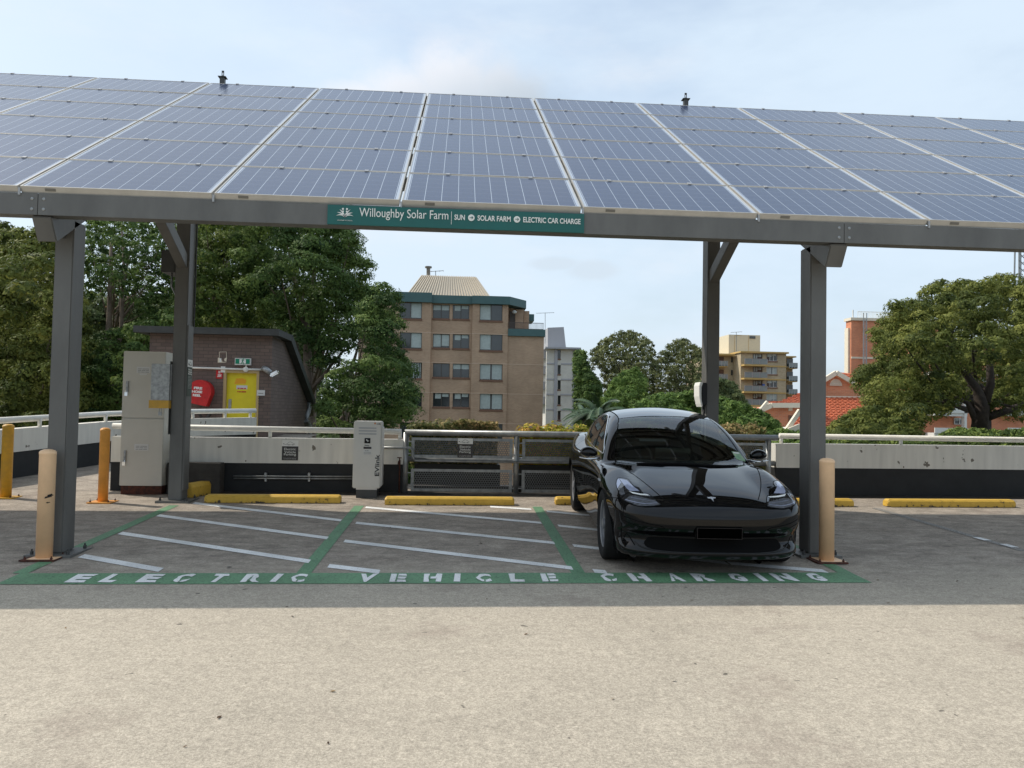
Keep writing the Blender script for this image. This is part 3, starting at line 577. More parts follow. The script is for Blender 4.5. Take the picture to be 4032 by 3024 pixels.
part('lettering', tx, M['signwhite'], sg, fix=False); tx = MB(); put_text(tx, 'SOLAR FARM', (nx(1158), yy, nzv(.44)), (1, 0, 0), (0, 0, 1), nx(1380)-nx(1158), .050, bold=.02)
part('lettering', tx, M['signwhite'], sg, fix=False); tx = MB(); put_text(tx, 'ELECTRIC CAR CHARGE', (nx(1464), yy, nzv(.44)), (1, 0, 0), (0, 0, 1), nx(1848)-nx(1464), .050, bold=.02)
tx.box(nx(981), nx(984), yy-.002, yy+.002, nzv(.2), nzv(.86))
part('lettering', tx, M['signwhite'], sg, fix=False); tx = MB(); put_text(tx, 'WILLOUGHBY CITY COUNCIL', (nx(218), yy, nzv(.19)), (1, 0, 0), (0, 0, 1), nx(320)-nx(218), .008)
part('lettering', tx, M['signwhite'], sg, fix=False)
for cx in (1116, 1422):
    c = (nx(cx), yy+.001, nzv(.58)); dk = part('arrow_disc', MB().lathe(c, [(.030, .002), (.030, -.003)], 28, 0, 'Y'), M['signwhite'], sg)
    ar = MB(); y2 = yy-.005
    ar.beam((c[0]-.016, y2, c[2]), (c[0]+.014, y2, c[2]), .002, .004, (0, 0, 1)).beam((c[0]+.003, y2, c[2]+.013), (c[0]+.016, y2, c[2]), .002, .004, (0, 0, 1)).beam((c[0]+.003, y2, c[2]-.013), (c[0]+.016, y2, c[2]), .002, .004, (0, 0, 1)); part('arrow', ar, M['teal'], dk)
# emblem: open fan of petals with dots
em = MB(); ec = (nx(268), yy, nzv(.36)); 
for s_ in (-1, 1):
    for i, (a0, r1) in enumerate(((.12, .085), (.5, .088), (.86, .084), (1.2, .078))):
        if i == 0: 
            for q in range(4): em.lathe((ec[0]+s_*(.012+.002*q), yy+.001, ec[2]+.012+.022*q), [(.004+.0018*q, .001), (.004+.0018*q, -.002)], 10, 0, 'Y')
            continue
        P1 = []; P2 = []
        for q in range(7):
            tt = q/6; ang = a0*(tt**.6)*1.15; r = r1*tt; wd = .011*math.sin(math.pi*min(1, tt*1.02))**.8+.0006
            px_ = s_*math.sin(ang)*r; pz = math.cos(ang)*r; nx_ = math.cos(ang); nz_ = -s_*math.sin(ang)
            P1.append((ec[0]+px_+nx_*wd*.5, yy, ec[2]+pz+nz_*wd*.5)); P2.append((ec[0]+px_-nx_*wd*.5, yy, ec[2]+pz-nz_*wd*.5))
        em.prism(P1+P2[::-1], (0, .002, 0))
part('emblem', em, M['signwhite'], sg, fix=False)
# ------------------------------------------------------------------ bollards
def bollard(name, label, x, y, top, r, m, rusty=False):
    zb = gz(x, y); root = thing(name, label, 'bollard', (x, y, zb), 0, 'bollards')
    h = top-zb; L_ = MB()
    L_.lathe((x, y, zb+.012), [(r, 0), (r, h-.055), (r+.002, h-.05), (r+.002, h-.03), (r*.85, h-.016), (r*.5, h-.006), (.001, h-.003)], 32)
    part('tube', L_, m, root, smooth=False)
    q = part('base_plate', MB().box(x-.15, x+.15, y-.14, y+.14, zb+.0, zb+.014), M['rust'] if rusty else m, root)
    if rusty: part('painted_plate', MB().box(x-.10, x+.145, y-.11, y+.135, zb+.0145, zb+.0165), m, q)
    b = MB()
    for dx in (-.115, .115):
        for dy in (-.105, .105): b.lathe((x+dx, y+dy, zb+.012), [(.012, 0), (.012, .016), (.006, .018), (.006, .03)], 8)
    parts('anchor_bolt', b, M['rust'], root)
    if rusty and x < 0:
        sc = MB()
        for i, (a, z, w, hh) in enumerate(((-.9, .60, .03, .006), (-.8, .61, .035, .008), (-.72, .62, .02, .014), (-1.0, .55, .008, .006), (-.85, .548, .012, .006))):
            X = x+math.cos(a)*(r+.0015); Yy = y+math.sin(a)*(r+.0015); tx_ = Vector((-math.sin(a), math.cos(a), .25)).normalized(); sc.beam(Vector((X, Yy, zb+z*h/1.05+.0))-tx_*w, Vector((X, Yy, zb+z*h/1.05))+tx_*w, .003, hh)
        part('scuff_mark', sc, M['black'], root)
    for p in root.children:
        if p.name.startswith('tube'):
            for f in p.data.polygons: f.use_smooth = abs(f.normal.z) < .3
    return root
def topz(px, py, x, y): return U(px, py, y).z
pA = G(15, 1077); pA.y += .07; bollard('bollard', 'scuffed yellow bollard by the ramp wall at the far left', U(15, 1000, pA.y).x, pA.y, topz(15, 917, 0, pA.y), .070, M['yelpost'])
pB = G(222, 1087); pB.y += .07; bollard('bollard', 'orange bollard standing in front of the beige electrical cabinet', U(225, 1000, pB.y).x, pB.y, topz(230, 925, 0, pB.y), .062, M['orpost'])
pC = G(97, 1211); pC.y += .07; bollard('bollard', 'pale peach bollard on a rusty plate beside the left front canopy column', U(99, 1100, pC.y).x, pC.y, topz(102, 972, 0, pC.y), .070, M['peach'], True)
pD = G(1786, 1216); pD.y += .07; bollard('bollard', 'pale peach bollard on a rusty plate beside the right front canopy column', U(1786, 1100, pD.y).x, pD.y, topz(1788, 991, 0, pD.y), .070, M['peach'], True)
# ------------------------------------------------------------------ wheel stops
def stop_mesh(L_, W=.15, h=.105):
    m = MB(); n = 10; vs = []; t = .03; prof = [(-W/2, .003), (-W/2, h*.75), (-W/2+t, h), (W/2-t, h), (W/2, h*.75), (W/2, .003)]
    xs_ = [-L_/2, -L_/2+.025]+list(np.linspace(-L_/2+.2, L_/2-.2, 7))+[L_/2-.025, L_/2]
    for i, x in enumerate(xs_):
        e = .0 if 0 < i < len(xs_)-1 else .022
        for (y, z) in prof: vs.append((x, y*(1-e*3), z*(1-e*8) if z > .01 else z))
    fs = []; k = len(prof)
    for i in range(len(xs_)-1):
        for q in range(k-1): fs.append((i*k+q, (i+1)*k+q, (i+1)*k+q+1, i*k+q+1))
        fs.append((i*k+k-1, (i+1)*k+k-1, (i+1)*k, i*k))
    fs.append(tuple(reversed(range(k)))); fs.append(tuple((len(xs_)-1)*k+q for q in range(k))); m.add(vs, fs); return m
M['yelstop'] = mat('chipped_yellow', (.62, .38, .045), .6, bump=.35, bscale=60)
def chip(m):
    nt = m.node_tree; N = nt.nodes; L = nt.links; b = N['Principled BSDF']; tc = N.new('ShaderNodeTexCoord'); n = N.new('ShaderNodeTexNoise'); n.inputs['Scale'].default_value = 14; n.inputs['Detail'].default_value = 8; n.inputs['Roughness'].default_value = .7
    oi = N.new('ShaderNodeObjectInfo'); ad = N.new('ShaderNodeVectorMath'); ad.operation = 'ADD'; L.new(tc.outputs['Object'], ad.inputs[0]); L.new(oi.outputs['Location'], ad.inputs[1]); L.new(ad.outputs[0], n.inputs['Vector'])
    sp = N.new('ShaderNodeSeparateXYZ'); L.new(tc.outputs['Object'], sp.inputs[0]); mr = N.new('ShaderNodeMapRange'); mr.inputs[1].default_value = 0; mr.inputs[2].default_value = .05; mr.inputs[3].default_value = -.13; mr.inputs[4].default_value = 0; L.new(sp.outputs[2], mr.inputs[0])
    a2 = N.new('ShaderNodeMath'); a2.operation = 'ADD'; L.new(n.outputs['Fac'], a2.inputs[0]); L.new(mr.outputs[0], a2.inputs[1])
    r = N.new('ShaderNodeValToRGB'); e = r.color_ramp.elements; e[0].position = .33; e[0].color = (.07, .05, .03, 1); e[1].position = .37; e[1].color = (.60, .37, .05, 1); k = e.new(.6); k.color = (.70, .44, .06, 1); L.new(a2.outputs[0], r.inputs[0]); L.new(r.outputs[0], b.inputs['Base Color'])
chip(M['yelstop'])
STP = [(437, 738, 1087, 'yellow concrete wheel stop in the left bay beside the canopy column'), (828, 1113, 1091.5, 'yellow concrete wheel stop in the middle bay in front of the mesh fence'), (1200, None, 1091, 'yellow concrete wheel stop mostly hidden behind the black car'), (None, 1845, 1095, 'yellow concrete wheel stop poking out behind the right front column'), (1918, 2194, 1096, 'yellow concrete wheel stop in the empty bay on the far right')]
for a, b, y, lab in STP:
    L_ = 1.83; 
    pa = G(a, y) if a else None; pb = G(b, y) if b else None
    if pa and pb: cx, cy = (pa.x+pb.x)/2, (pa.y+pb.y)/2+.07; L_ = pb.x-pa.x-.03
    elif pa: cx, cy = pa.x+L_/2, pa.y+.07
    else: cx, cy = pb.x-L_/2, pb.y+.07
    o = stop_mesh(L_).build('wheel_stop', M['yelstop'], loc=(cx, cy, gz(cx, cy)), bevel=.004); o.rotation_euler = (math.atan(SB), -math.atan(SC), rng.normal(0, .004)); tag(o, lab, 'wheel stop', 'yellow wheel stops')
kp = G(431, 1077); o = stop_mesh(.7, .16, .19).build('kerb_block', M['yelstop'], loc=(kp.x-.10, kp.y+.33, gz(kp.x, kp.y+.33)), bevel=.004); o.rotation_euler = (math.atan(SB), 0, math.radians(78)); tag(o, 'tall yellow concrete block turned end on behind the left rear column', 'kerb block', 'yellow kerb blocks')
o = stop_mesh(1.0, .2, .26).build('kerb_block', M['yelstop'], loc=(3.65, 11.6, gz(3.6, 11.5)), bevel=.004); tag(o, 'tall yellow concrete block between the black car and the right parapet', 'kerb block', 'yellow kerb blocks')
# ------------------------------------------------------------------ electrical cabinet
cY = 11.58
c0 = U(*K('b', 862, 815), cY); ctl = U(268, 759.5, cY); ctr = U(*K('i', 765, 400), cY)
x0, x1 = (c0.x+ctl.x)/2, (ctr.x+U(*K('b', 1170, 815), cY).x)/2; zb = gz(x0, cY); z1 = (ctl.z+ctr.z)/2; zmid = U(*K('b', 1000, 270), cY).z; zpl = U(*K('b', 1000, 762), cY).z
cab = thing('electrical_cabinet', 'tall beige two-door electrical cabinet with padlocked handles on a rusty plinth', 'cabinet', ((x0+x1)/2, cY, zb))
part('body', MB().box(x0+.004, x1-.002, cY+.02, cY+.34, zpl, z1), M['cream'], cab, bevel=.006)
part('plinth', MB().box(x0+.01, x1-.01, cY+.03, cY+.3, zb-.02, zpl), M['rust'], cab)
for za, zc, hx, hz in ((zmid+.006, z1-.004, 0, U(*K('i', 290, 830), cY).z), (zpl+.004, zmid-.006, 0, U(*K('b', 895, 550), cY).z)):
    d = part('door', MB().box(x0, x1, cY-.004, cY+.0195, za, zc), M['cream'], cab, bevel=.005)
    h = part('handle', MB().box(x0+.055, x0+.085, cY-.03, cY-.0045, hz-.07, hz+.09), M['galv'], d, bevel=.006)
    part('padlock', MB().box(x0+.045, x0+.085, cY-.045, cY-.031, hz-.12, hz-.07).tube([(x0+.055, cY-.038, hz-.07), (x0+.057, cY-.038, hz-.045), (x0+.073, cY-.038, hz-.045), (x0+.075, cY-.038, hz-.07)], .004, 6), M['chrome'], h)
for (a, b) in ((K('i', 420, 585), K('i', 580, 662)), (K('b', 977, 457), K('b', 1078, 505))):
    p, q = U(*a, cY), U(*b, cY); lb = part('label_plate', MB().box(p.x, q.x, cY-.008, cY-.0045, q.z, p.z), M['label'], cab); tt = MB()
    for i in range(3): put_text(tt, ('DANGER ELECTRICITY', 'SOLAR SUPPLY BOARD', 'MAIN SWITCH INSIDE')[i], (p.x+.02, cY-.0085, p.z-(.035+.022*i)), (1, 0, 0), (0, 0, 1), (q.x-p.x)*.8, .010)
    part('small_print', tt, M['darksign'], lb, fix=False)
p, q = U(*K('i', 455, 662), cY), U(*K('i', 540, 686), cY); part('label_plate', MB().box(p.x, q.x, cY-.007, cY-.0045, q.z, p.z-.003), M['label'], cab)
# low dark plinth right of the cabinet
tag(MB().box(x1+.02, U(*K('b', 1600, 700), 11.75).x, 11.72, YW-.005, gz(-4, 11.8)-.05, U(*K('b', 1500, 595), 11.75).z).build('concrete_plinth', M['dconcrete'], bevel=.008), 'low dark concrete plinth behind the left rear canopy column', 'plinth')
# meter box + dark cover on rear left column
mY = BYC-.16
a, b = U(*K('i', 603, 548), mY), U(*K('i', 818, 985), mY); y_, w_ = U(*K('i', 565, 985), mY), U(*K('i', 800, 1080), mY)
mb_ = thing('meter_box', 'galvanised box with a yellow lower band and padlock on the left rear column', 'meter box', (a.x, mY, b.z))
bx = part('shell', MB().box(a.x-.01, b.x, mY, mY+.16, b.z, a.z), M['galv'], mb_, bevel=.004)
part('yellow_band', MB().box(y_.x, w_.x+.01, mY-.012, mY+.15, w_.z, b.z-.001), M['yelpost'], mb_)
pl_ = U(*K('i', 690, 1120), mY); part('padlock', MB().box(pl_.x-.022, pl_.x+.022, mY+.01, mY+.03, pl_.z-.05, pl_.z).tube([(pl_.x-.013, mY+.02, pl_.z), (pl_.x-.012, mY+.02, pl_.z+.05), (pl_.x+.012, mY+.02, pl_.z+.05), (pl_.x+.013, mY+.02, pl_.z)], .005, 6), M['galv'], mb_)
c_, d_ = U(*K('i', 822, 520), mY), U(*K('i', 870, 1390), mY); part('back_channel', MB().box(c_.x, bcx[0]-.092, mY-.02, mY+.2, d_.z, c_.z), M['steel_d'], mb_)
# inverter boxes up the rear-left column
a, b = U(*K('s', 1757, 368), BYC-.1), U(*K('s', 1870, 612), BYC-.1)
jb = thing('inverter_box', 'dark grey inverter box with hanging cables on the left rear column', 'inverter', (a.x, BYC, b.z))
part('case', MB().box(a.x, bcx[0]-.10, BYC-.10, BYC+.32, b.z, a.z), M['steel_d'], jb, bevel=.008)
parts('cable', MB().tube([(a.x+.12, BYC-.02, b.z+.01), (a.x+.12, BYC-.02, b.z-.18), (a.x+.2, BYC-.02, b.z-.34), (bcx[0]-.1, BYC-.02, b.z-.42)], .012, 8).tube([(a.x+.16, BYC+.02, b.z+.01), (a.x+.17, BYC+.02, b.z-.12), (a.x+.25, BYC+.02, b.z-.3), (bcx[0]-.1, BYC+.02, b.z-.36)], .010, 8).tube([(a.x+.1, BYC+.03, a.z-.01), (a.x+.07, BYC+.03, a.z+.16), (a.x+.02, BYC+.03, a.z+.34)], .012, 8), M['galvr'], jb, smooth=True)
c_ = U(*K('s', 1715, 190), BYC-.1); d_ = U(*K('s', 1790, 40), BYC-.1)
jb2 = thing('inverter_box', 'upper dark box half hidden behind the knee brace of the left rear column', 'inverter', (c_.x, BYC, c_.z)); part('case', MB().box(c_.x, d_.x, BYC+.08, BYC+.3, c_.z, d_.z+.25), M['steel_d'], jb2, bevel=.008); part('lid', MB().box(c_.x-.006, d_.x+.006, BYC+.06, BYC+.0795, c_.z+.02, d_.z+.23), M['black'], jb2)
# cable cover plate + tall sign on right side of the rear-left column
pX = bcx[0]+.092
cv = MB().box(pX, pX+.015, BYC-.118, BYC+.10, gz(-3.6, BYC)+.15, U(*K('s', 2150, 1200), BYC).z); tag(cv.build('cable_cover', M['steel'], bevel=.003), 'grey cover plate screwed to the side of the left rear column', 'cover plate')
cdt = thing('conduit', 'thin dark conduit running up the left rear column', 'conduit', (pX, BYC, 0.5)); part('pipe', MB().tube([(pX+.012, BYC+.11, U(*K('s', 2150, 1200), BYC).z), (pX+.012, BYC+.11, 4.4)], .012, 8), M['steel_d'], cdt)
def evsign(name, label, x0, x1, z0, z1, Y, nrm='Y', X=None, zsplit=.3, tall=False):
    root = thing(name, label, 'sign', ((x0+x1)/2, Y, z0) if nrm == 'Y' else (X, (x0+x1)/2, z0), 0, 'electric vehicle parking signs')
    w, h = x1-x0, z1-z0; zs_ = z1-h*zsplit
    def P(u, v, o): return (x0+u, Y-o, v) if nrm == 'Y' else (X+o, x0+u, v)
    def bx(u0, u1, v0, v1, o0, o1): a, b = P(u0, v0, o0), P(u1, v1, o1); return MB().box(min(a[0], b[0]), max(a[0], b[0]), min(a[1], b[1]), max(a[1], b[1]), min(a[2], b[2]), max(a[2], b[2]))
    ex = (1, 0, 0) if nrm == 'Y' else (0, 1, 0)
    part('white_panel', bx(0, w, zs_, z1, 0, .004), M['signwhite'], root); part('dark_panel', bx(0, w, z0, zs_, 0, .004), M['darksign'] if not tall else M['darkgreen'], root)
    tx = MB(); n = 3; lh = h*.115 if not tall else h*.05; 
    for i, s in enumerate(('Electric', 'Vehicle', 'Parking')):
        ww = w*(.72, .70, .74)[i]; zz = zs_-(h*.05 if not tall else h*.03)-(i+1)*lh*1.28
        put_text(tx, s, P((w-ww)/2, zz, .0055), ex, (0, 0, 1), ww, lh*(1.18 if s != 'Electric' else 1.0) if s == 'Parking' else lh)
    part('lettering', tx, M['signwhite'], root, fix=False)
    t2 = MB(); base = z0+h*.10
    lines = ('Free charging available', 'See website for conditions') if not tall else tuple(['Electric vehicles only', 'Vehicle must be plugged in', 'Charging is free of charge', 'Maximum stay applies', 'See website for conditions']*2)
    for i, s in enumerate(lines): put_text(t2, s, P(w*.1, (base-i*h*.045) if not tall else zs_-h*(.27+i*.035), .0052), ex, (0, 0, 1), w*.8, h*.022 if not tall else h*.012)
    part('small_print', t2, M['label'], root, fix=False)
    ic = MB(); cz = zs_+(z1-zs_)*.25; cw = w*.46; ch = (z1-zs_)*.5; pts = [(0, 0), (.0, .25), (.08, .5), (.25, .9), (.5, 1.), (.68, .75), (.8, .5), (1., .35), (1.02, .08), (.86, 0), (.2, 0), (0, 0)]
    ic.tube([P(w*.30+u*cw, cz+v*ch, .006) for u, v in pts], w*.008, 5)
    for u in (.25, .78): ic.tube([P(w*.30+(u+.08*math.cos(a))*cw, cz+(.0+.16*math.sin(a))*ch, .006) for a in np.linspace(0, 6.28, 9)], w*.007, 5)
    ic.tube([P(w*.12+u*w, cz+v*ch, .006) for u, v in ((.0, .35), (.04, .1), (.1, .05), (.18, .3))], w*.008, 5).tube([P(w*.10+u*w, cz+v*ch, .006) for u, v in ((-.02, .4), (.02, .2))], w*.02, 5)
    part('car_symbol', ic, M['darksign'], root); return root
M['darkgreen'] = mat('dark_green_sign', (.03, .05, .032), .5)
pX2 = pX+.016
tz = U(*K('i', 1080, 500), BYC-.1); bz_ = U(*K('i', 1070, 935), BYC-.1)
evsign('parking_sign', 'tall narrow electric vehicle parking notice on the side of the left rear column', BYC-.105, BYC+.085, bz_.z, tz.z, 0, 'X', pX2, .2, True)
p, q = U(*K('c', 204, 430), YW-.02), U(*K('c', 318, 577), YW-.02); evsign('parking_sign', 'dark electric vehicle parking sign fixed to the white parapet', p.x, q.x, q.z, p.z, YW-.004)
p, q = U(*K('c', 1480, 415), YW-.05), U(*K('c', 1587, 557), YW-.05); evsign('parking_sign', 'dark electric vehicle parking sign fixed to the perforated fence', p.x, q.x, q.z, p.z, YW-.035)
# ------------------------------------------------------------------ EV charger cabinet
eY = 11.38
p, q = U(*K('k', 347, 212), eY), U(*K('k', 722, 1192), eY); e_l = (p.x+U(*K('k', 318, 1190), eY).x)/2; e_r = (U(*K('k', 745, 215), eY).x+q.x)/2; ez1 = p.z; ez0 = q.z; ebz = gz(e_l, eY)
ev = thing('charging_station', 'white floor-standing vehicle charging cabinet with black vertical lettering', 'charging station', ((e_l+e_r)/2, eY, ebz))
part('body', MB().box(e_l, e_r, eY, eY+.34, ez0, ez1), M['evwhite'], ev, bevel=.012)
part('side_cover', MB().box(e_r+.001, e_r+.018, eY+.03, eY+.30, ez0+.03, ez1-.08), M['evwhite'], ev, bevel=.004)
part('plinth', MB().box(e_l+.05, e_r-.045, eY+.03, eY+.31, ebz-.02, ez0-.022), M['steel_d'], ev); part('skirt', MB().box(e_l+.05, e_r-.045, eY+.02, eY+.32, ez0-.022, ez0), M['evwhite'], ev)
def eP(x, y): return U(*K('k', x, y), eY-.004)
for yv in (305, 347, 390):
    a = eP(415, yv); b = eP(672, yv+16); part('vent_strip', MB().box(a.x, b.x, eY-.004, eY-.0005, b.z-.004, a.z), M['greyband'], ev)
a, b = eP(500, 460), eP(583, 538); rd = part('card_reader', MB().box(a.x, b.x, eY-.007, eY-.0005, b.z, a.z), M['black'], ev, bevel=.003)
mx, mz = (a.x+b.x)/2, (a.z+b.z)/2; cd = MB(); cd.beam((mx-.018, eY-.009, mz+.016), (mx+.016, eY-.009, mz-.008), .003, .016, (0, 0, 1)).beam((mx-.004, eY-.009, mz-.014), (mx+.024, eY-.009, mz-.002), .003, .008, (0, 0, 1)); part('card_symbol', cd, M['label'], rd)
a, b = eP(485, 587), eP(597, 705); st = part('instruction_sticker', MB().box(a.x, b.x, eY-.004, eY-.0005, b.z, a.z), M['label'], ev); part('sticker_header', MB().box(a.x, b.x, eY-.006, eY-.0045, a.z-(a.z-b.z)*.26, a.z), M['darksign'], st)
tt = MB(); put_text(tt, 'Tap card', (a.x+.02, eY-.0055, b.z+.055), (1, 0, 0), (0, 0, 1), .05, .009, bold=.02)
for i in range(3): put_text(tt, 'then plug in your vehicle', (a.x+.006, eY-.0055, b.z+.035-.012*i), (1, 0, 0), (0, 0, 1), b.x-a.x-.012, .005)
part('small_print', tt, M['darksign'], st, fix=False)
tt = MB(); a, b = eP(640, 1010), eP(722, 700); put_text(tt, 'EVlink', (b.x-.004, eY-.004, a.z), (0, 0, 1), (-1, 0, 0), b.z-a.z, b.x-a.x-.01, bold=.012); a = eP(500, 572); put_text(tt, 'Schneider', (a.x, eY-.004, a.z), (1, 0, 0), (0, 0, 1), .065, .012, bold=.02)
a = eP(678, 266); put_text(tt, '1178', (a.x, eY-.004, a.z), (1, 0, 0), (0, 0, 1), .05, .017, bold=.03); part('lettering', tt, M['black'], ev, fix=False)
a = eP(652, 248); M['hexo'] = mat('orange_mark', (.55, .22, .08), .5); part('asset_mark', MB().lathe((a.x, eY-.001, a.z), [(.014, 0), (.014, -.003)], 6, 0, 'Y'), M['hexo'], ev)
# conduits on black wall, tap
for yv, w in ((690, .014), (707, .012)):
    a, b = U(*K('c', -150, yv), YW-.03), U(*K('c', 712, yv+4), YW-.03)
    cd = thing('wall_conduit', 'upper grey conduit clipped along the black wall' if yv == 690 else 'lower grey conduit clipped along the black wall', 'conduit', tuple(a), 0, 'conduits on the black wall')
    part('pipe', MB().tube([a, b], w, 10), M['galvr'], cd, smooth=True)
    cl = MB()
    for xx in (86, 401):
        c = U(*K('c', xx, yv), YW-.02); cl.box(c.x-.016, c.x+.016, YW-.05, YW+.02, c.z-.005, c.z+.05 if yv == 690 else c.z+.01).box(c.x-.014, c.x+.014, YW-.04, YW+.02, c.z-.045 if yv == 707 else c.z-.01, c.z)
    parts('clip', cl, M['galv'], cd)
tp = thing('garden_tap', 'small rusty water tap on the peeling end of the left parapet', 'tap', tuple(U(*K('k', 1010, 800), YW-.04)))
a = U(*K('k', 1010, 790), YW-.05); part('pipe', MB().tube([(a.x, YW-.02, gz(-1, YW)), (a.x, YW-.02, a.z)], .011, 8).tube([(a.x, YW-.02, a.z), (a.x-.01, YW-.12, a.z-.01), (a.x-.015, YW-.14, a.z-.05)], .012, 8), M['rust'], tp, smooth=True); part('tap_handle', MB().tube([(a.x-.035, YW-.08, a.z+.05), (a.x+.03, YW-.08, a.z+.045)], .008, 6).tube([(a.x, YW-.08, a.z), (a.x, YW-.08, a.z+.05)], .009, 6), M['rust'], tp)
# wall charger on right rear column
wY = BYC-.05; a = U(*K('g', 1000, 930), wY); b = U(*K('g', 1060, 1105), wY)
wc = thing('wall_charger', 'white and black wall charger mounted on the right rear column above the car', 'charger', (a.x, wY, b.z))
prof = [(0, 0), (.012, .12), (.01, .25), (-.015, .38), (-.03, .5), (-.02, .56)]
hh = a.z-b.z; xr = bcx[1]-.092
ww = b.x-a.x; part('black_body', MB().box(a.x+ww*.30, min(a.x+ww*1.15, xr), wY-.12, wY+.16, b.z+.04*hh, a.z-.03*hh), M['black'], wc, bevel=.012)
part('mounting_block', MB().box(a.x+ww*1.16, xr, wY-.03, wY+.06, b.z+.3*hh, b.z+.6*hh), M['steel_d'], wc)
pl = [(.34, -.04), (.42, .02), (.30, .25), (.26, .5), (.28, .8), (.42, .95), (.34, 1.), (.12, .98), (.0, .84), (.02, .4), (.2, .1)]
part('white_cover', MB().prism([(a.x+u*ww, wY-.13, b.z+v*hh) for u, v in pl], (0, .25, 0)), M['signwhite'], wc, bevel=.004)
part('cable', MB().tube([(a.x+.09, wY-.06, b.z+.05), (a.x+.09, wY-.06, b.z-.25), (a.x+.08, wY-.08, b.z-.6), (a.x+.11, wY-.07, b.z-.95), (xr-.03, wY-.05, b.z-1.2)], .013, 8), M['black'], wc, smooth=True)
# ------------------------------------------------------------------ stair building
def UX(px, py, X): d = ray(px, py); return CAM+d*(X/d.x)
SY = 22.; xl = U(*K('i', 572, 300), SY).x; xc = U(*K('j', 1222, 800), SY).x
pf = [UX(*K('j', *p), xc) for p in ((1400, 275), (1690, 1105))]; zt = U(*K('j', 800, 235), SY).z; yb = pf[1].y
sb = thing('stair_building', 'brown brick stair building with a sloping dark roof edge and a yellow door', 'building', ((xl+xc)/2, SY, 0))
dz0, dz1 = -2.0, U(*K('j', 800, 725), SY).z; dx0, dx1 = U(*K('j', 628, 1000), SY).x, U(*K('j', 1025, 1000), SY).x; zbt = -5.
w = MB().box(xl, dx0-.07, SY, SY+.3, zbt, zt).box(dx1+.07, xc, SY, SY+.3, zbt, zt).box(dx0-.07, dx1+.07, SY, SY+.3, dz1+.07, zt)
prof = [(SY+.3, zbt), (SY+.3, zt), (pf[0].y, zt-.02), (yb, pf[1].z), (yb, zbt)]
w.prism([(xc-.3, y, z) for y, z in prof], (.3, 0, 0)).prism([(xl, y, z) for y, z in prof], (.3, 0, 0)).box(xl+.3, xc-.3, yb-.3, yb, zbt, pf[1].z)
part('brick_wall', w, M['brown'], sb)
fs_ = MB(); ft = U(*K('j', 800, 150), SY).z
fs_.box(xl-.35, xc+.22, SY-.25, SY-.05, zt+.0, ft).box(xl-.33, xc+.2, SY-.05, pf[0].y, ft-.06, ft-.01)
th = Vector((0, yb-pf[0].y, pf[1].z-zt)).normalized(); nn = Vector((0, -th.z, th.y)); nn = nn if nn.z > 0 else -nn
for xx in (xc+.02, xl-.3):
    a = Vector((xx, pf[0].y-.1, zt-.02)); b = Vector((xx, yb+.25, pf[1].z-.12)); fs_.prism([a, b, b+nn*.22, a+nn*.24], (.2, 0, 0)); fs_.box(xx, xx+.2, SY-.05, pf[0].y-.08, zt, ft-.002)
fs_.prism([Vector((xl-.1, pf[0].y, zt))+nn*.05, Vector((xl-.1, yb+.2, pf[1].z-.1))+nn*.05, Vector((xl-.1, yb+.2, pf[1].z-.1))+nn*.12, Vector((xl-.1, pf[0].y, zt))+nn*.12], (xc-xl+.1, 0, 0))
part('roof', fs_, M['fascia'], sb)
dd = part('door', MB().box(dx0, dx1, SY+.08, SY+.13, dz0, dz1), M['yeldoor'], sb)
part('door_frame', MB().box(dx0-.07, dx0, SY-.015, SY+.14, dz0, dz1+.07).box(dx1, dx1+.07, SY-.015, SY+.14, dz0, dz1+.07).box(dx0, dx1, SY-.015, SY+.14, dz1, dz1+.07), M['frame_tan'], dd)
def jr(x0, x1, y0, y1, Y=SY): a, b = U(*K('j', x0, y0), Y), U(*K('j', x1, y1), Y); return a.x, b.x, b.z, a.z
a = jr(655, 688, 1066, 1210); part('handle_plate', MB().box(a[0], a[1], SY+.06, SY+.0795, a[2], a[3]), M['galv'], dd)
a = jr(730, 885, 790, 870); part('orange_patch', MB().prism([(a[0], SY+.076, a[2]), (a[1]-.02, SY+.076, a[2]+.01), (a[1], SY+.076, a[3]-.05), (a[1]-.1, SY+.076, a[3]), (a[0]+.05, SY+.076, a[3]-.01)], (0, .0035, 0)), M['orange'], dd)
a = jr(757, 898, 885, 938); dl = part('door_notice', MB().box(a[0], a[1], SY+.074, SY+.0795, a[2], a[3]), M['label'], dd); tt = MB()
put_text(tt, 'FIRE SAFETY DOOR', (a[0]+.03, SY+.0735, a[3]-.11), (1, 0, 0), (0, 0, 1), a[1]-a[0]-.06, .06, bold=.02); put_text(tt, 'DO NOT OBSTRUCT', (a[0]+.03, SY+.0735, a[3]-.2), (1, 0, 0), (0, 0, 1), a[1]-a[0]-.06, .06, bold=.02)
part('lettering', tt, M['red'], dl, fix=False)
a = jr(758, 962, 532, 626); ex = thing('exit_sign', 'green and white running man exit sign above the yellow door', 'exit sign', ((a[0]+a[1])/2, SY, a[2])); part('housing', MB().box(a[0], a[1], SY-.09, SY-.002, a[2], a[3]), M['label'], ex)
part('green_face', MB().box(a[0]+.02, a[1]-.025, SY-.096, SY-.0905, a[2]+.03, a[3]-.02), M['exitgreen'], ex); mx = (a[0]+a[1])/2; part('white_doorway', MB().box(mx-.085, mx+.085, SY-.10, SY-.0965, a[2]+.04, a[3]-.03), M['signwhite'], ex)
rn = MB(); cz = (a[2]+a[3])/2; y_ = SY-.104; rn.lathe((mx+.02, y_, cz+.072), [(.014, .002), (.014, -.002)], 10, 0, 'Y')
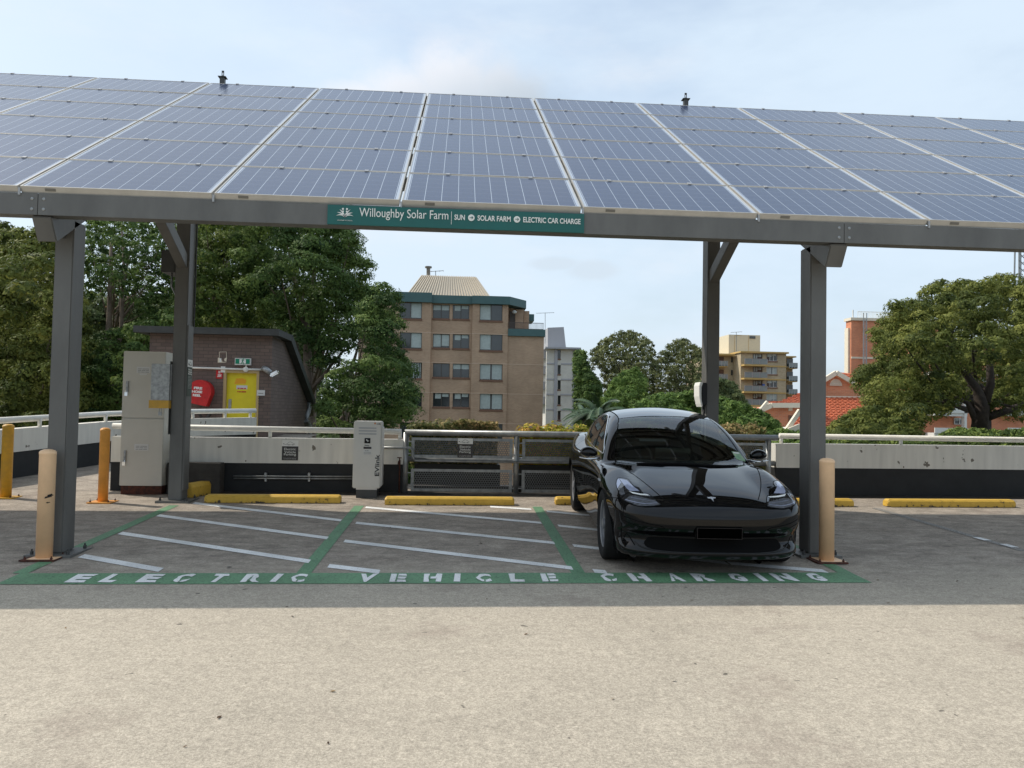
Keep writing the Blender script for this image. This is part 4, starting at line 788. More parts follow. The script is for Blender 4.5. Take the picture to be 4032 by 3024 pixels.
for p, q, w_ in (((.02, .11), (-.01, -.01), .05), ((-.01, -.01), (.05, -.06), .03), ((.05, -.06), (.03, -.15), .025), ((-.01, -.01), (-.05, -.09), .03), ((-.05, -.09), (-.09, -.08), .02), ((.02, .10), (.08, .05), .02), ((.01, .1), (-.06, .06), .02)): rn.beam((mx+p[0]*.5, y_, cz+p[1]*.5), (mx+q[0]*.5, y_, cz+q[1]*.5), .003, w_*.5)
part('running_figure', rn, M['exitgreen'], ex)
a = jr(503, 585, 688, 800); fsn = thing('fire_sign', 'small red and white fire hose notice beside the door frame', 'sign', ((a[0]+a[1])/2, SY, a[2])); part('red_board', MB().box(a[0], a[1], SY-.012, SY-.002, a[2], a[3]), M['red'], fsn)
tt = MB(); put_text(tt, 'FIRE HOSE', (a[0]+.06, SY-.014, a[2]+.14), (1, 0, 0), (0, 0, 1), a[1]-a[0]-.12, .07, bold=.03); put_text(tt, 'REEL', (a[0]+.14, SY-.014, a[2]+.045), (1, 0, 0), (0, 0, 1), a[1]-a[0]-.28, .07, bold=.03)
tt.box(a[0]+.08, a[0]+.13, SY-.016, SY-.013, a[2]+.45, a[2]+.55).box(a[0]+.24, a[1]-.05, SY-.016, SY-.013, a[2]+.33, a[3]-.06); part('lettering', tt, M['signwhite'], fsn, fix=False)
# fire hose reel under its red cover
hx0, hx1, hz0, hz1 = jr(190, 482, 818, 1150); hr = thing('fire_hose_reel', 'red covered fire hose reel on the brown brick wall', 'hose reel', ((hx0+hx1)/2, SY, hz0))
cxh = (hx0+hx1)/2; rh = (hx1-hx0)/2; czh = hz1-rh; out = [(cxh+rh*math.cos(t), czh+rh*math.sin(t)) for t in np.linspace(-.25, math.pi+.25, 22)]; out += [(hx0+.10, hz0+.05), (hx1-.13, hz0-.03)]
o = part('red_cover', MB().prism([(x, SY-.34, z) for x, z in out], (0, .30, 0)), M['red'], hr)
part('hose_coil', MB().tube([(cxh+(rh*.55)*math.cos(t)+.1, SY-.16+.012*math.sin(t*3), hz0-.05+.32*math.sin(t)) for t in np.linspace(-3.0, -.1, 14)], .04, 8).tube([(cxh+.15, SY-.12, hz0-.1), (cxh+.2, SY-.1, hz0-.6), (cxh+.05, SY-.1, hz0-1.2)], .018, 8), M['darksign'], hr)
part('valve', MB().lathe((cxh+.25, SY-.1, hz0-.75), [(.05, -.04), (.07, 0), (.05, .04)], 12).tube([(cxh+.25, SY-.1, hz0-.8), (cxh+.25, SY-.1, hz0-1.2)], .02, 8), M['red'], hr)
tt = MB()
for i, (s, x0_, x1_) in enumerate((('FIRE', 265, 372), ('HOSE', 240, 372), ('REEL', 250, 355))):
    q = jr(x0_, x1_, 908+46*i, 942+46*i); put_text(tt, s, (q[0], SY-.345, q[2]), (1, 0, -.05), (0.05, 0, 1), q[1]-q[0], q[3]-q[2], bold=.05)
part('lettering', tt, M['signwhite'], hr, fix=False)
a = jr(1038, 1138, 948, 1022); nt_ = MB().box(a[0], a[1], SY-.02, SY-.002, a[2], a[3]); o = nt_.build('wall_notice', M['label']); tag(o, 'small white notice right of the yellow door', 'notice')
tt = MB()
for i in range(5): put_text(tt, 'Emergency exit only keep clear at all times', (a[0]+.04, SY-.0225, a[3]-.10-.07*i), (1, 0, 0), (0, 0, 1), a[1]-a[0]-.08, .028)
part('small_print', tt, M['darksign'], o, fix=False)
cz_ = U(*K('j', 700, 674), SY).z
cd = thing('wall_conduit', 'white conduit running above the hose reel and the yellow door', 'conduit', (xl, SY, cz_)); part('pipe', MB().tube([(xl+.3, SY-.03, cz_+.02), (U(*K('j', 700, 674), SY).x, SY-.03, cz_), (U(*K('j', 1140, 684), SY).x, SY-.03, U(*K('j', 1140, 684), SY).z)], .028, 8), M['white'], cd, smooth=True)
c = U(*K('j', 893, 680), SY); part('junction', MB().lathe((c.x, SY-.03, c.z), [(.07, .02), (.07, -.03), (.03, -.05)], 14, 0, 'Y').tube([(c.x, SY-.03, c.z), (c.x+.02, SY-.03, c.z+.3)], .02, 6), M['white'], cd)
c = U(*K('j', 1160, 680), SY); fl_ = thing('flood_light', 'grey sensor floodlight at the corner of the brown brick building', 'light', (c.x, SY, c.z))
part('bracket', MB().tube([(c.x-.08, SY-.02, c.z+.03), (c.x, SY-.10, c.z), (c.x+.14, SY-.14, c.z-.09)], [.07, .08, .07], 12), M['galv'], fl_, smooth=True); part('lamp_head', MB().beam((c.x+.15, SY-.16, c.z-.18), (c.x+.38, SY-.2, c.z-.05), .14, .10), M['chrome'], fl_, bevel=.03)
# torn poster remains
a = jr(527, 640, 445, 592); tpn = thing('torn_poster', 'torn remains of a cream poster glued on the brown brick wall', 'poster', ((a[0]+a[1])/2, SY, a[2])); q = MB(); Wp, Hp = a[1]-a[0], a[3]-a[2]
for poly in (((0, 0), (.5, 0), (.52, .12), (.32, .38), (.1, .45), (0, .42)), ((.72, .2), (.95, .1), (1, .45), (.8, .42), (.72, .33)), ((.14, .45), (.18, .45), (.19, .96), (.14, .94)), ((.14, .94), (.95, .97), (.95, 1.), (.14, .98)), ((.92, .45), (.97, .45), (.95, .97), (.91, .97)), ((.5, .0), (.95, .05), (.95, .1), (.52, .06))):
    q.prism([(a[0]+u*Wp, SY-.006, a[2]+v*Hp) for u, v in poly], (0, .004, 0))
part('paper', q, M['trim'], tpn)
# downpipe
dp = [UX(*K('j', *p), xc+.05) for p in ((1712, 1105), (1715, 1190), (1685, 1300), (1680, 1360), (1725, 1425), (1720, 1560))]
dpp = thing('downpipe', 'pale grey downpipe with bends at the back corner of the brown brick building', 'downpipe', tuple(dp[0])); part('pipe', MB().tube(dp+[dp[-1]+Vector((0, 0, -3))], .085, 12), M['galv'], dpp, smooth=True); part('bracket', MB().box(xc, xc+.16, dp[3].y-.12, dp[3].y+.12, dp[3].z-.02, dp[3].z+.04), M['galvr'], dpp)
rp_ = MB().prism([(-5.2, 18.6, gz(-5, 18.6)-.2), (-4.2, 18.6, gz(-5, 18.6)-.2), (xc+1.2, 24, .3), (-6, 24, .3)], (0, 0, -3)); tag(rp_.build('ramp_slab', M['concrete']), kind='structure')
# ------------------------------------------------------------------ far buildings
def facade(mb, x0, x1, z0, z1, Y, holes, th=.25, mi=0):
    xs = sorted({x0, x1, *[max(x0, min(x1, h[0])) for h in holes], *[max(x0, min(x1, h[1])) for h in holes]}); zs = sorted({z0, z1, *[h[2] for h in holes], *[h[3] for h in holes]}); zs = [z for z in zs if z0 <= z <= z1]
    for i in range(len(xs)-1):
        run = None
        for k in range(len(zs)-1):
            cx, cz = (xs[i]+xs[i+1])/2, (zs[k]+zs[k+1])/2; hole = any(h[0] < cx < h[1] and h[2] < cz < h[3] for h in holes)
            if hole:
                if run is not None: mb.box(xs[i], xs[i+1], Y, Y+th, run, zs[k], mi); run = None
            elif run is None: run = zs[k]
        if run is not None: mb.box(xs[i], xs[i+1], Y, Y+th, run, zs[-1], mi)
def R4(c, x0, x1, y0, y1, Y): a, b = U(*K(c, x0, y1), Y), U(*K(c, x1, y0), Y); a2, b2 = U(*K(c, x0, y0), Y), U(*K(c, x1, y1), Y); return [(a.x+a2.x)/2, (b.x+b2.x)/2, (a.z+b2.z)/2, (a2.z+b.z)/2]
def window(par, r, Y, style='dark', mull=1, sill=True, frame='wframe', rec=.13):
    x0, x1, z0, z1 = r; f = MB(); t = .05
    f.box(x0, x1, Y+rec-.04, Y+rec+.03, z0, z0+t).box(x0, x1, Y+rec-.04, Y+rec+.03, z1-t, z1).box(x0, x0+t, Y+rec-.04, Y+rec+.03, z0+t, z1-t).box(x1-t, x1, Y+rec-.04, Y+rec+.03, z0+t, z1-t)
    for i in range(mull): xm = x0+(x1-x0)*(i+1)/(mull+1); f.box(xm-.03, xm+.03, Y+rec-.035, Y+rec+.03, z0+t, z1-t)
    w_ = part('window', f, M[frame], par)
    part('pane', MB().box(x0+t, x1-t, Y+rec+.035, Y+rec+.05, z0+t, z1-t), M['wglass'], w_)
    W = x1-x0; hh = z1-z0; yc = Y+rec+.026
    if style == 'dark': pass
    else:
        cu = MB()
        segs = {'blindR': [(.5, 1., .04, 1)], 'blindL': [(0, .5, .03, 1)], 'top': [(0, 1, .62, 1)], 'both': [(0, .5, .05, 1), (.5, 1, .12, 1)], 'half': [(0.1, .5, .6, 1), (.55, .95, .75, 1)], 'curtain': [(0, 1, 0, 1)], 'slats': [(0, 1, .02, 1)], 'low': [(.1, .3, .0, .3)]}[style]
        for u0, u1, v0, v1 in segs:
            if style in ('curtain', 'slats'):
                n = 26; 
                for i in range(n):
                    if style == 'slats' and i % 2: continue
                    if style == 'curtain' and n//2-1 <= i <= n//2 and random.random() < .5: continue
                    a_, b_ = x0+t+(W-2*t)*i/n, x0+t+(W-2*t)*(i+1)/n; yy_ = yc+(.004 if i % 2 else -.004); cu.box(a_, b_, yy_-.002, yy_+.002, z0+t+random.random()*.05, z1-t)
            else: cu.box(x0+t+(W-2*t)*u0, x0+t+(W-2*t)*u1, yc-.004, yc+.004, z0+t+(hh-2*t)*v0, z0+t+(hh-2*t)*v1)
        part('curtain', cu, M['curtain'], w_, fix=False)
    if sill: part('sill', MB().box(x0-.05, x1+.05, Y-.07, Y-.002, z0-.17, z0-.01), M['sill'], w_)
    return w_
def railing(mb, x0, x1, Y, z0, z1, n): 
    mb.box(x0, x1, Y, Y+.05, z1-.05, z1).box(x0, x1, Y, Y+.05, z0, z0+.05)
    for i in range(n+1): x = x0+(x1-x0)*i/n; mb.box(x-.015, x+.015, Y+.01, Y+.04, z0+.05, z1-.05)
AY = 75.
ab = thing('apartment_block', 'tan brick apartment block with a green parapet band and a cream mansard roof', 'building', (U(*K('f', 1000, 1000), AY).x, AY, -8))
xB = [U(*K('f', x, 1000), AY).x for x in (130, 760, 1120, 1432, 1748)]
wins = {}
rows = [('blindR', 'top', 'half', 'blindL', (422, 563), (437, 558), (440, 562), (440, 580)), ('blindR', 'both', 'half', 'blindL', (683, 823), (693, 814), (697, 820), (699, 840)), ('slats', 'dark', 'top', 'curtain', (943, 1083), (950, 1070), (954, 1075), (957, 1097)), ('dark', 'half', 'half', 'curtain', (1205, 1330), (1210, 1330), (1212, 1333), (1216, 1356)), ('dark', 'dark', 'dark', 'dark', (1465, 1600), (1468, 1595), (1470, 1596), (1474, 1612))]
WX = [(495, 688), (783, 930), (956, 1102), (1192, 1390)]
zt_ = U(*K('f', 1000, 432), AY).z; zf = U(*K('f', 1000, 362), AY).z
hs = [[], [], []]; todo = []
for r in rows:
    for i in range(4):
        q = R4('f', WX[i][0], WX[i][1], r[4+i][0], r[4+i][1], AY); yy = AY+(.35 if i in (1, 2) else 0); hs[(0, 1, 1, 2)[i]].append(q); todo.append((q, yy, r[i]))
walls = MB(); facade(walls, xB[0], xB[1], -8, zt_, AY, hs[0]); facade(walls, xB[1], xB[2], -8, zt_, AY+.35, hs[1]); facade(walls, xB[2], xB[3], -8, zt_, AY, hs[2])
walls.box(xB[1]-.25, xB[1], AY+.25, AY+.6, -8, zt_).box(xB[2], xB[2]+.25, AY+.25, AY+.6, -8, zt_)
zD = U(*K('f', 1600, 716), AY).z
walls.box(xB[3], xB[4], AY+.12, AY+11, -8, zD).box(xB[0], xB[3], AY+.7, AY+14, -8, zt_-.02)
zdt = U(*K('f', 1500, 480), AY+1.8).z
walls.box(xB[3]-.3, U(*K('f', 1503, 500), AY+2).x, AY+2.2, AY+4, zD+.02, zt_-.03)
walls.box(U(*K('f', 1503, 500), AY+2).x, U(*K('f', 1575, 500), AY+2).x, AY+2, AY+4, zD+.02, zdt).box(U(*K('f', 1578, 500), AY+3.).x, U(*K('f', 1622, 560), AY+3).x, AY+3, AY+6, zD+.02, zdt)
wo = part('brick_wall', walls, M['tan'], ab)
bd = MB()
for y in (690, 948, 1208, 1470):
    z = U(*K('f', 1000, y), AY).z
    for x0, x1, Y in ((xB[0], xB[1], AY), (xB[1], xB[2], AY+.35), (xB[2], xB[3], AY), (xB[3], xB[4], AY+.12)):
        if y == 690 and x0 == xB[3]: continue
        bd.box(x0, x1, Y-.02, Y-.003, z-.05, z+.02)
parts('pale_band', bd, M['sand'], ab)
for q, yy, stl in todo: window(ab, q, yy, stl)
gf = MB().box(xB[0]-.1, xB[1]+.05, AY-.35, AY+.3, zt_, zf+.15).box(xB[1]+.05, xB[2]-.05, AY-.0, AY+.5, zt_, zf).box(xB[2]-.05, xB[3]+.1, AY-.35, AY+.3, zt_, zf).box(xB[0], xB[3], AY+.5, AY+14, zt_+.01, zf-.1)
e0 = xB[3]+.1; e1 = U(*K('f', 1597, 450), AY+2.2).x; ze0, ze1 = U(*K('f', 1597, 492), AY+2.2).z, U(*K('f', 1597, 425), AY+2.2).z
gf.prism([(e0, AY-.35, zt_), (e1, AY+2.2, zt_), (e1, AY+9, zt_), (e0, AY+9, zt_)], (0, 0, zf-zt_))
b_ = R4('f', 1440, 1752, 656, 716, AY); gf.box(xB[3]+.002, xB[4]+.1, AY-.12, AY+.12, b_[2], b_[3]).box(xB[4], xB[4]+.1, AY+.12, AY+8, b_[2], b_[3])
gf.box(U(*K('f', 1580, 500), AY+6).x, U(*K('f', 1625, 500), AY+6).x, AY+6, AY+10, U(*K('f', 1600, 555), AY+6).z, U(*K('f', 1600, 498), AY+6).z).box(U(*K('f', 1625, 500), AY+8).x, U(*K('f', 1667, 500), AY+8).x, AY+8, AY+11, U(*K('f', 1640, 583), AY+8).z, U(*K('f', 1640, 524), AY+8).z)
part('green_parapet', gf, M['greenfascia'], ab)
q = R4('f', 1452, 1505, 500, 655, AY+2); part('balcony_door', MB().box(q[0], q[1], AY+2.05, AY+2.12, q[2], q[3]), M['wframe'], ab)
rl = MB(); q = R4('f', 1440, 1748, 598, 656, AY); railing(rl, q[0], q[1], AY-.05, q[2], q[3], 30); part('balcony_railing', rl, M['wframe'], ab)
lg = MB(); c = U(*K('f', 1494, 505), AY+1); lg.lathe((c.x, AY+1, c.z), [(.02, -.2), (.2, -.1), (.24, .05), (.1, .15)], 12); part('ceiling_lamp', lg, M['label'], ab)
rp = [U(*K('f', *p), AY+1.2) for p in ((545, 352), (1305, 366))]; rt = [U(*K('f', *p), AY+5) for p in ((690, 188), (1165, 202))]
zb0 = zf-.15
roof = MB(); bx0, bx1, tx0, tx1 = rp[0].x, rp[1].x, rt[0].x, rt[1].x; zr0, zr1 = rt[0].z, rt[0].z; n = 30
def rpt(u, v): return Vector((bx0+(bx1-bx0)*u, AY+1.2, zb0)).lerp(Vector((tx0+(tx1-tx0)*u, AY+5, zr1)), v)
for i in range(n):
    u0, u1 = i/n, (i+1)/n; roof.add([rpt(u0, 0), rpt(u1, 0), rpt(u1, 1), rpt(u0, 1)], [(0, 1, 2, 3)]); a_, b_ = rpt(u0, 0), rpt(u0, 1); roof.beam(a_+Vector((0, -.03, .03)), b_+Vector((0, -.03, .03)), .08, .09)
roof.add([(bx0, AY+1.2, zb0), (bx0, AY+12, zb0), (tx0, AY+8, zr1), (tx0, AY+5, zr1)], [(0, 1, 2, 3)]).add([(bx1, AY+1.2, zb0), (bx1, AY+12, zb0), (tx1, AY+8, zr1), (tx1, AY+5, zr1)], [(3, 2, 1, 0)]).add([(tx0, AY+5, zr1), (tx1, AY+5, zr1), (tx1, AY+8, zr1), (tx0, AY+8, zr1)], [(0, 1, 2, 3)]).add([(bx0, AY+12, zb0), (bx1, AY+12, zb0), (tx1, AY+8, zr1), (tx0, AY+8, zr1)], [(0, 1, 2, 3)])
ro = part('mansard_roof', roof, M['mansard'], ab, fix=False)
c0_, c1_ = U(*K('f', 745, 188), AY+6), U(*K('f', 745, 122), AY+6); part('chimney', MB().tube([c0_-Vector((0, 0, .5)), c1_], .20, 10).tube([c1_, c1_+Vector((0, 0, .15))], .36, 10), M['concrete'], ro)
def antenna(par, c, x, y0, y1, Y, w=1.6):
    a, b = U(*K(c, x, y0), Y), U(*K(c, x, y1), Y); m = MB().tube([a, b], .04, 6); m.beam(b+Vector((-w/2, 0, -.1)), b+Vector((w/2, 0, .05)), .05, .05)
    for i in range(5): p = b+Vector((-w/2+w*i/4, 0, -.1+.03*i)); m.beam(p+Vector((0, -.3, 0)), p+Vector((0, .3, 0)), .03, .03)
    return part('antenna', m, M['galvr'], par)
antenna(ab, 'f', 808, 188, 148, AY+6)
# grey white block
GY = 105.
gb = thing('apartment_block', 'narrow grey and white apartment block with a slanted lift tower on its roof', 'building', (U(*K('f', 1900, 1000), GY).x, GY, -8))
g0, g1 = U(*K('f', 1772, 1100), GY).x, U(*K('f', 2026, 1100), GY).x; gt = U(*K('f', 1900, 830), GY).z
wn = [R4('f', 1871, 1897, y0, y1, GY) for y0, y1 in ((835, 913), (968, 1047), (1100, 1180), (1232, 1312), (1366, 1446), (1500, 1580))]
w = MB(); facade(w, g0, g1, -8, gt, GY, wn, .3); w.box(g0, g1, GY+.3, GY+16, -8, gt); part('wall', w, M['whiteb'], gb)
for q in wn: window(gb, q, GY, 'dark', 0, True, 'wframe')
bb = MB(); vx = [(1840, 1866), (2003, 2024)]
for a_, b_ in vx: p, q = U(*K('f', a_, 1100), GY).x, U(*K('f', b_, 1100), GY).x; bb.box(p, q, GY-.14, GY-.003, -8, gt)
vv = [U(*K('f', 1900, y), GY).z for y in (957, 1093, 1225, 1357, 1490)]
sp_ = [(g0, U(*K('f', 1840, 1100), GY).x), (U(*K('f', 1899, 1100), GY).x, U(*K('f', 2003, 1100), GY).x)]
for z in vv:
    for p, q in sp_: bb.box(p, q, GY-.08, GY-.003, z-.10, z+.10)
part('concrete_bands', bb, M['greyband'], gb)
rr = MB().box(g0-.3, U(*K('f', 2066, 830), GY).x, GY-.8, GY+17, gt, U(*K('f', 1900, 815), GY).z); part('roof_slab', rr, M['greyband'], gb)
tw = [U(*K('f', *p), GY+3) for p in ((1785, 830), (1945, 830), (1924, 636), (1785, 642))]; part('lift_tower', MB().prism([(p.x, GY+3, p.z) for p in tw], (0, 6, 0)), M['greyband'], gb)
bl2 = MB(); 
for y in (900, 1035, 1170, 1300): a_ = U(*K('f', 1750, y), GY+1); bl2.box(a_.x-.9, g0, GY+1, GY+6, a_.z-.15, a_.z+.9)
for y in (900, 1035, 1170, 1300): a_ = U(*K('f', 2030, y+50), GY+3); bl2.box(g1, g1+.9, GY+3, GY+8, a_.z-.15, a_.z+.8)
parts('balcony', bl2, M['greyband'], gb); antenna(gb, 'f', 1762, 780, 512, GY+2, 2.4)
# cream brick block
CY = 110.
cbk = thing('apartment_block', 'cream brick apartment block with ochre balcony slabs and a pale plant room on top', 'building', (U(*K('g', 1450, 900), CY).x, CY, -8))
X_ = lambda x: U(*K('g', x, 900), CY).x
Z_ = lambda y, x=1450: U(*K('g', x, y), CY).z
w = MB(); wn = [R4('g', 1508, 1587, a_, b_, CY) for a_, b_ in ((725, 777), (820, 873), (915, 968), (1013, 1065), (1108, 1160))]; dn = [R4('g', 1408, 1478, a_, b_, CY) for a_, b_ in ((725, 805), (820, 900), (918, 998), (1014, 1094))]
facade(w, X_(1320), X_(1650), -8, Z_(720), CY, wn+dn, .3); w.box(X_(1320), X_(1650), CY+.3, CY+14, -8, Z_(720))
w.box(X_(1180), X_(1320), CY+3, CY+14, -8, Z_(735)).box(X_(1650), X_(1745), CY+2.2, CY+14, -8, Z_(738)).box(X_(1130), X_(1180), CY+5, CY+14, -8, Z_(745)); part('brick_wall', w, M['creamb'], cbk)
for q in wn: window(cbk, q, CY, random.choice(['curtain', 'half', 'both']), 2, True, 'wframew')
for q in dn: window(cbk, q, CY, 'half', 2, False, 'wframe')
oc = MB().box(X_(1310), X_(1660), CY-.5, CY+14, Z_(720), Z_(709)).box(X_(1175), X_(1309), CY+1.6, CY+14, Z_(735), Z_(722)).box(X_(1661), X_(1750), CY+1.2, CY+14, Z_(740), Z_(730)).box(X_(1130), X_(1174), CY+4, CY+14, Z_(750), Z_(740))
for y in (806, 903, 1000, 1098):
    oc.box(X_(1322), X_(1490), CY-1.3, CY-.004, Z_(y+12), Z_(y)).box(X_(1490), X_(1650), CY-.06, CY-.004, Z_(y+12), Z_(y+2)).box(X_(1180), X_(1252), CY+1.4, CY+2.99, Z_(y+16), Z_(y+6)).box(X_(1688), X_(1750), CY+.8, CY+2.19, Z_(y+18), Z_(y+8)).box(X_(1130), X_(1178), CY+3.2, CY+4.99, Z_(y+26), Z_(y+16))
parts('ochre_slab', oc, M['ochre'], cbk)
for y in (765, 861, 958, 1056):
    for a_, b_, Y, dy in ((1326, 1486, CY-1.3, 0), (1183, 1250, CY+1.4, 12), (1690, 1749, CY+.8, 16), (1131, 1176, CY+3.2, 24)):
        rl = MB().box(X_(a_), X_(b_), Y, Y+.05, Z_(y+40+dy), Z_(y+2+dy)); o = part('balcony_screen', rl, M['balglass'], cbk); rr = MB().box(X_(a_), X_(b_), Y-.03, Y+.08, Z_(y+2+dy), Z_(y+dy))
        for k in range(4): xx = X_(a_+(b_-a_)*k/3); rr.box(xx-.05, xx+.05, Y-.03, Y-.001, Z_(y+40+dy), Z_(y+2+dy))
        part('handrail', rr, M['galv'], o)
dk = MB()
for y in (742, 838, 935, 1032): dk.box(X_(1195), X_(1248), CY+2.95, CY+2.995, Z_(y+55), Z_(y)).box(X_(1700), X_(1745), CY+2.1, CY+2.195, Z_(y+60), Z_(y+6)).box(X_(1653), X_(1664), CY+2.12, CY+2.195, Z_(y+40), Z_(y)).box(X_(1302), X_(1314), CY+2.9, CY+2.99, Z_(y+40), Z_(y))
parts('recessed_opening', dk, M['wglass'], cbk)
pb = MB().box(X_(1302), X_(1538), CY+4, CY+11, Z_(720), Z_(569)); pr = part('plant_room', pb, M['creamw'], cbk); part('louvre', MB().box(X_(1458), X_(1500), CY+3.9, CY+3.996, Z_(596), Z_(577)), M['wglass'], pr)
part('panel_joints', MB().box(X_(1344), X_(1346), CY+3.97, CY+3.996, Z_(706), Z_(575)).box(X_(1450), X_(1452), CY+3.97, CY+3.996, Z_(706), Z_(569)).box(X_(1344), X_(1397), CY+3.97, CY+3.996, Z_(576), Z_(574)), M['ochre'], pr)
bluebox = MB().box(X_(1460), X_(1476), CY-1.1, CY-.7, Z_(1000), Z_(945)); M['blue'] = mat('blue_item', (.03, .09, .35), .5); part('blue_item', bluebox, M['blue'], cbk); antenna(cbk, 'g', 1289, 706, 566, CY+4)
# terracotta house
HY = 52.
hs_ = thing('terracotta_house', 'red brick house with terracotta tile roofs and cream barge boards', 'house', (U(*K('g', 1900, 1100), HY).x, HY, -8))
def P_(c, x, y, Y): return U(*K(c, x, y), Y)
m = MB(); ga, gp, gb_ = P_('g', 1860, 950, HY), P_('g', 2012, 868, HY), P_('g', 2150, 950, HY); zb_ = P_('g', 2000, 1032, HY).z
m.prism([(ga.x, HY, -8), (gb_.x+1.5, HY, -8), (gb_.x+1.5, HY, gb_.z-.6), (gb_.x, HY, gb_.z), (gp.x, HY, gp.z), (ga.x, HY, ga.z), (ga.x, HY, ga.z-1)], (0, .5, 0))
lw0, lw1 = P_('r', 1320, 320, HY-4), P_('r', 1985, 230, HY-4); lt = P_('r', 1500, 230, HY-4)
m.prism([(lw0.x+.1, HY-4, -8), (P_('g', 1925, 1150, HY-4).x, HY-4, -8), (P_('g', 1925, 1150, HY-4).x, HY-4, lt.z), (lt.x, HY-4, lt.z), (lw0.x+.1, HY-4, lw0.z)], (0, 3.9, 0)); part('brick_wall', m, M['redb'], hs_)
r_ = MB()
# big lower roof below the gable
q0, q1, q2, q3 = P_('g', 1870, 1036, HY-.3), P_('g', 2200, 1036, HY-.3), P_('g', 2260, 1260, HY-5), P_('g', 1860, 1260, HY-5)
def tiles(mb, a, b, c, d, rows=16, up=.05):   # a,b upper edge; d,c lower edge
    a, b, c, d = map(Vector, (a, b, c, d)); nrm = (b-a).cross(d-a).normalized(); nrm = nrm if nrm.z > 0 else -nrm
    for i in range(rows):
        t0, t1 = i/rows, (i+1)/rows; p0, p1, p2, p3 = a.lerp(d, t0), b.lerp(c, t0), b.lerp(c, t1)+nrm*up, a.lerp(d, t1)+nrm*up; mb.add([p0, p1, p2, p3, a.lerp(d, t1), b.lerp(c, t1)], [(0, 1, 2, 3), (3, 2, 5, 4)])
        n = max(2, int((p1-p0).length/.33))
        for k in range(n): u = (k+.5*(i % 2))/n; s0 = p0.lerp(p1, u); s1 = p3.lerp(p2, u); mb.beam(s0+nrm*.02, s1+nrm*.01, .05, .05)
tiles(r_, q0, q1, q2, q3, 18)
# left hip roof
a_, b_, c_, d_ = P_('r', 1985, 0, HY), P_('r', 2100, -30, HY), P_('r', 2100, 178, HY-4.2), P_('r', 1560, 178, HY-4.2); tiles(r_, a_, b_, c_, d_, 10)
a_, b_, c_, d_ = P_('r', 1425, 140, HY-2.5), P_('r', 1660, 140, HY-2.5), P_('r', 1540, 178, HY-4.1), P_('r', 1360, 250, HY-4.1); tiles(r_, a_, b_, c_, d_, 5)
# right distant roof behind gable
tiles(r_, P_('g', 2030, 862, HY+1), P_('g', 2215, 880, HY+6), P_('g', 2215, 960, HY+1), P_('g', 2150, 945, HY+.2), 6)
# small front gable roof (left of the column)
tiles(r_, P_('r', 2010, 260, HY-6), P_('r', 2060, 260, HY-6), P_('r', 2060, 560, HY-9), P_('r', 1850, 590, HY-9), 12)
part('tile_roof', r_, M['terra'], hs_, fix=False)
tr = MB()
def barge(c, pts, Y, w=.28):
    for p, q in zip(pts[:-1], pts[1:]): tr.beam(P_(c, *p, Y), P_(c, *q, Y), .25, w, (0, 0, 1))
barge('g', [(1850, 962), (2012, 862), (2155, 945)], HY-.2, .30); barge('r', [(1290, 292), (1490, 203), (1990, 203)], HY-4.3, .30); barge('r', [(1300, 285), (1420, 138)], HY-4.4, .16); barge('g', [(1920, 1036), (2200, 1040)], HY-.4, .1)
barge('r', [(1760, 630), (1990, 290)], HY-9.2, .22); barge('r', [(1750, 650), (1990, 555)], HY-9.4, .22); parts('barge_board', tr, M['trim'], hs_)
av = P_('g', 2010, 958, HY-.05); arc = [(av.x+.52*math.cos(t), HY-.06, av.z+.50*math.sin(t)) for t in np.linspace(0, math.pi, 16)]
vt = part('arched_vent', MB().prism(arc, (0, .05, 0)), M['redb'], hs_); lo = MB()
for i in range(8):
    z = .02+i*.055; wv = .43*math.sqrt(max(0, 1-(z/.44)**2)); 
    if wv > .1: lo.box(av.x-wv, av.x+wv, HY-.10, HY-.065, av.z+z, av.z+z+.038)
part('louvres', lo, M['trim'], vt)
q = R4('r', 1790, 1858, 245, 298, HY-4.05); part('wall_vent', MB().box(q[0], q[1], HY-4.08, HY-4.005, q[2], q[3]), M['trim'], hs_)
q = R4('r', 1795, 1900, 378, 520, HY-4.05); wv = part('window', MB().box(q[0], q[1], HY-4.06, HY-4.004, q[2], q[3]), M['sill'], hs_); part('pane', MB().box(q[0]+.1, q[1]-.02, HY-4.09, HY-4.065, q[2]+.1, q[3]-.1), M['wglass'], wv)
q0_, q1_ = P_('r', 1790, 660, HY-9), P_('r', 1990, 600, HY-9); part('white_wall', MB().prism([(q0_.x, HY-9, -8), (q1_.x+3, HY-9, -8), (q1_.x+3, HY-9, q1_.z), (q1_.x, HY-9, q1_.z), (q0_.x, HY-9, q0_.z)], (0, 3, 0)), M['balwhite'], hs_)
# red brick tower and balcony block behind the right tree
TY = 85.
tb = thing('brick_tower', 'tall red brick tower with a caged ladder and white roof railing', 'building', (P_('h', 400, 900, TY).x, TY, -8))
t0, t1 = P_('h', 296, 900, TY).x, P_('h', 1000, 900, TY).x; tz = P_('h', 500, 712, TY).z
m = MB().box(t0, t1, TY, TY+1.2, -8, tz); part('brick_wall', m, M['redb'], tb)
m = MB().box(t0-.15, t1+.2, TY-.2, TY+1.4, tz, P_('h', 500, 690, TY).z).box(t0-.22, t0-.01, TY+.3, TY+1.1, -8, tz-.8).box(t0, t1, TY-.08, TY-.003, P_('h', 500, 998, TY).z-.08, P_('h', 500, 998, TY).z+.12); part('cream_trim', m, M['trim'], tb)
m = MB(); 
for x in (388, 413): a_, b_ = P_('h', x, 1115, TY-.6), P_('h', x, 690, TY-.6); m.box(a_.x-.04, a_.x+.04, TY-.65, TY-.58, a_.z, b_.z+.6)
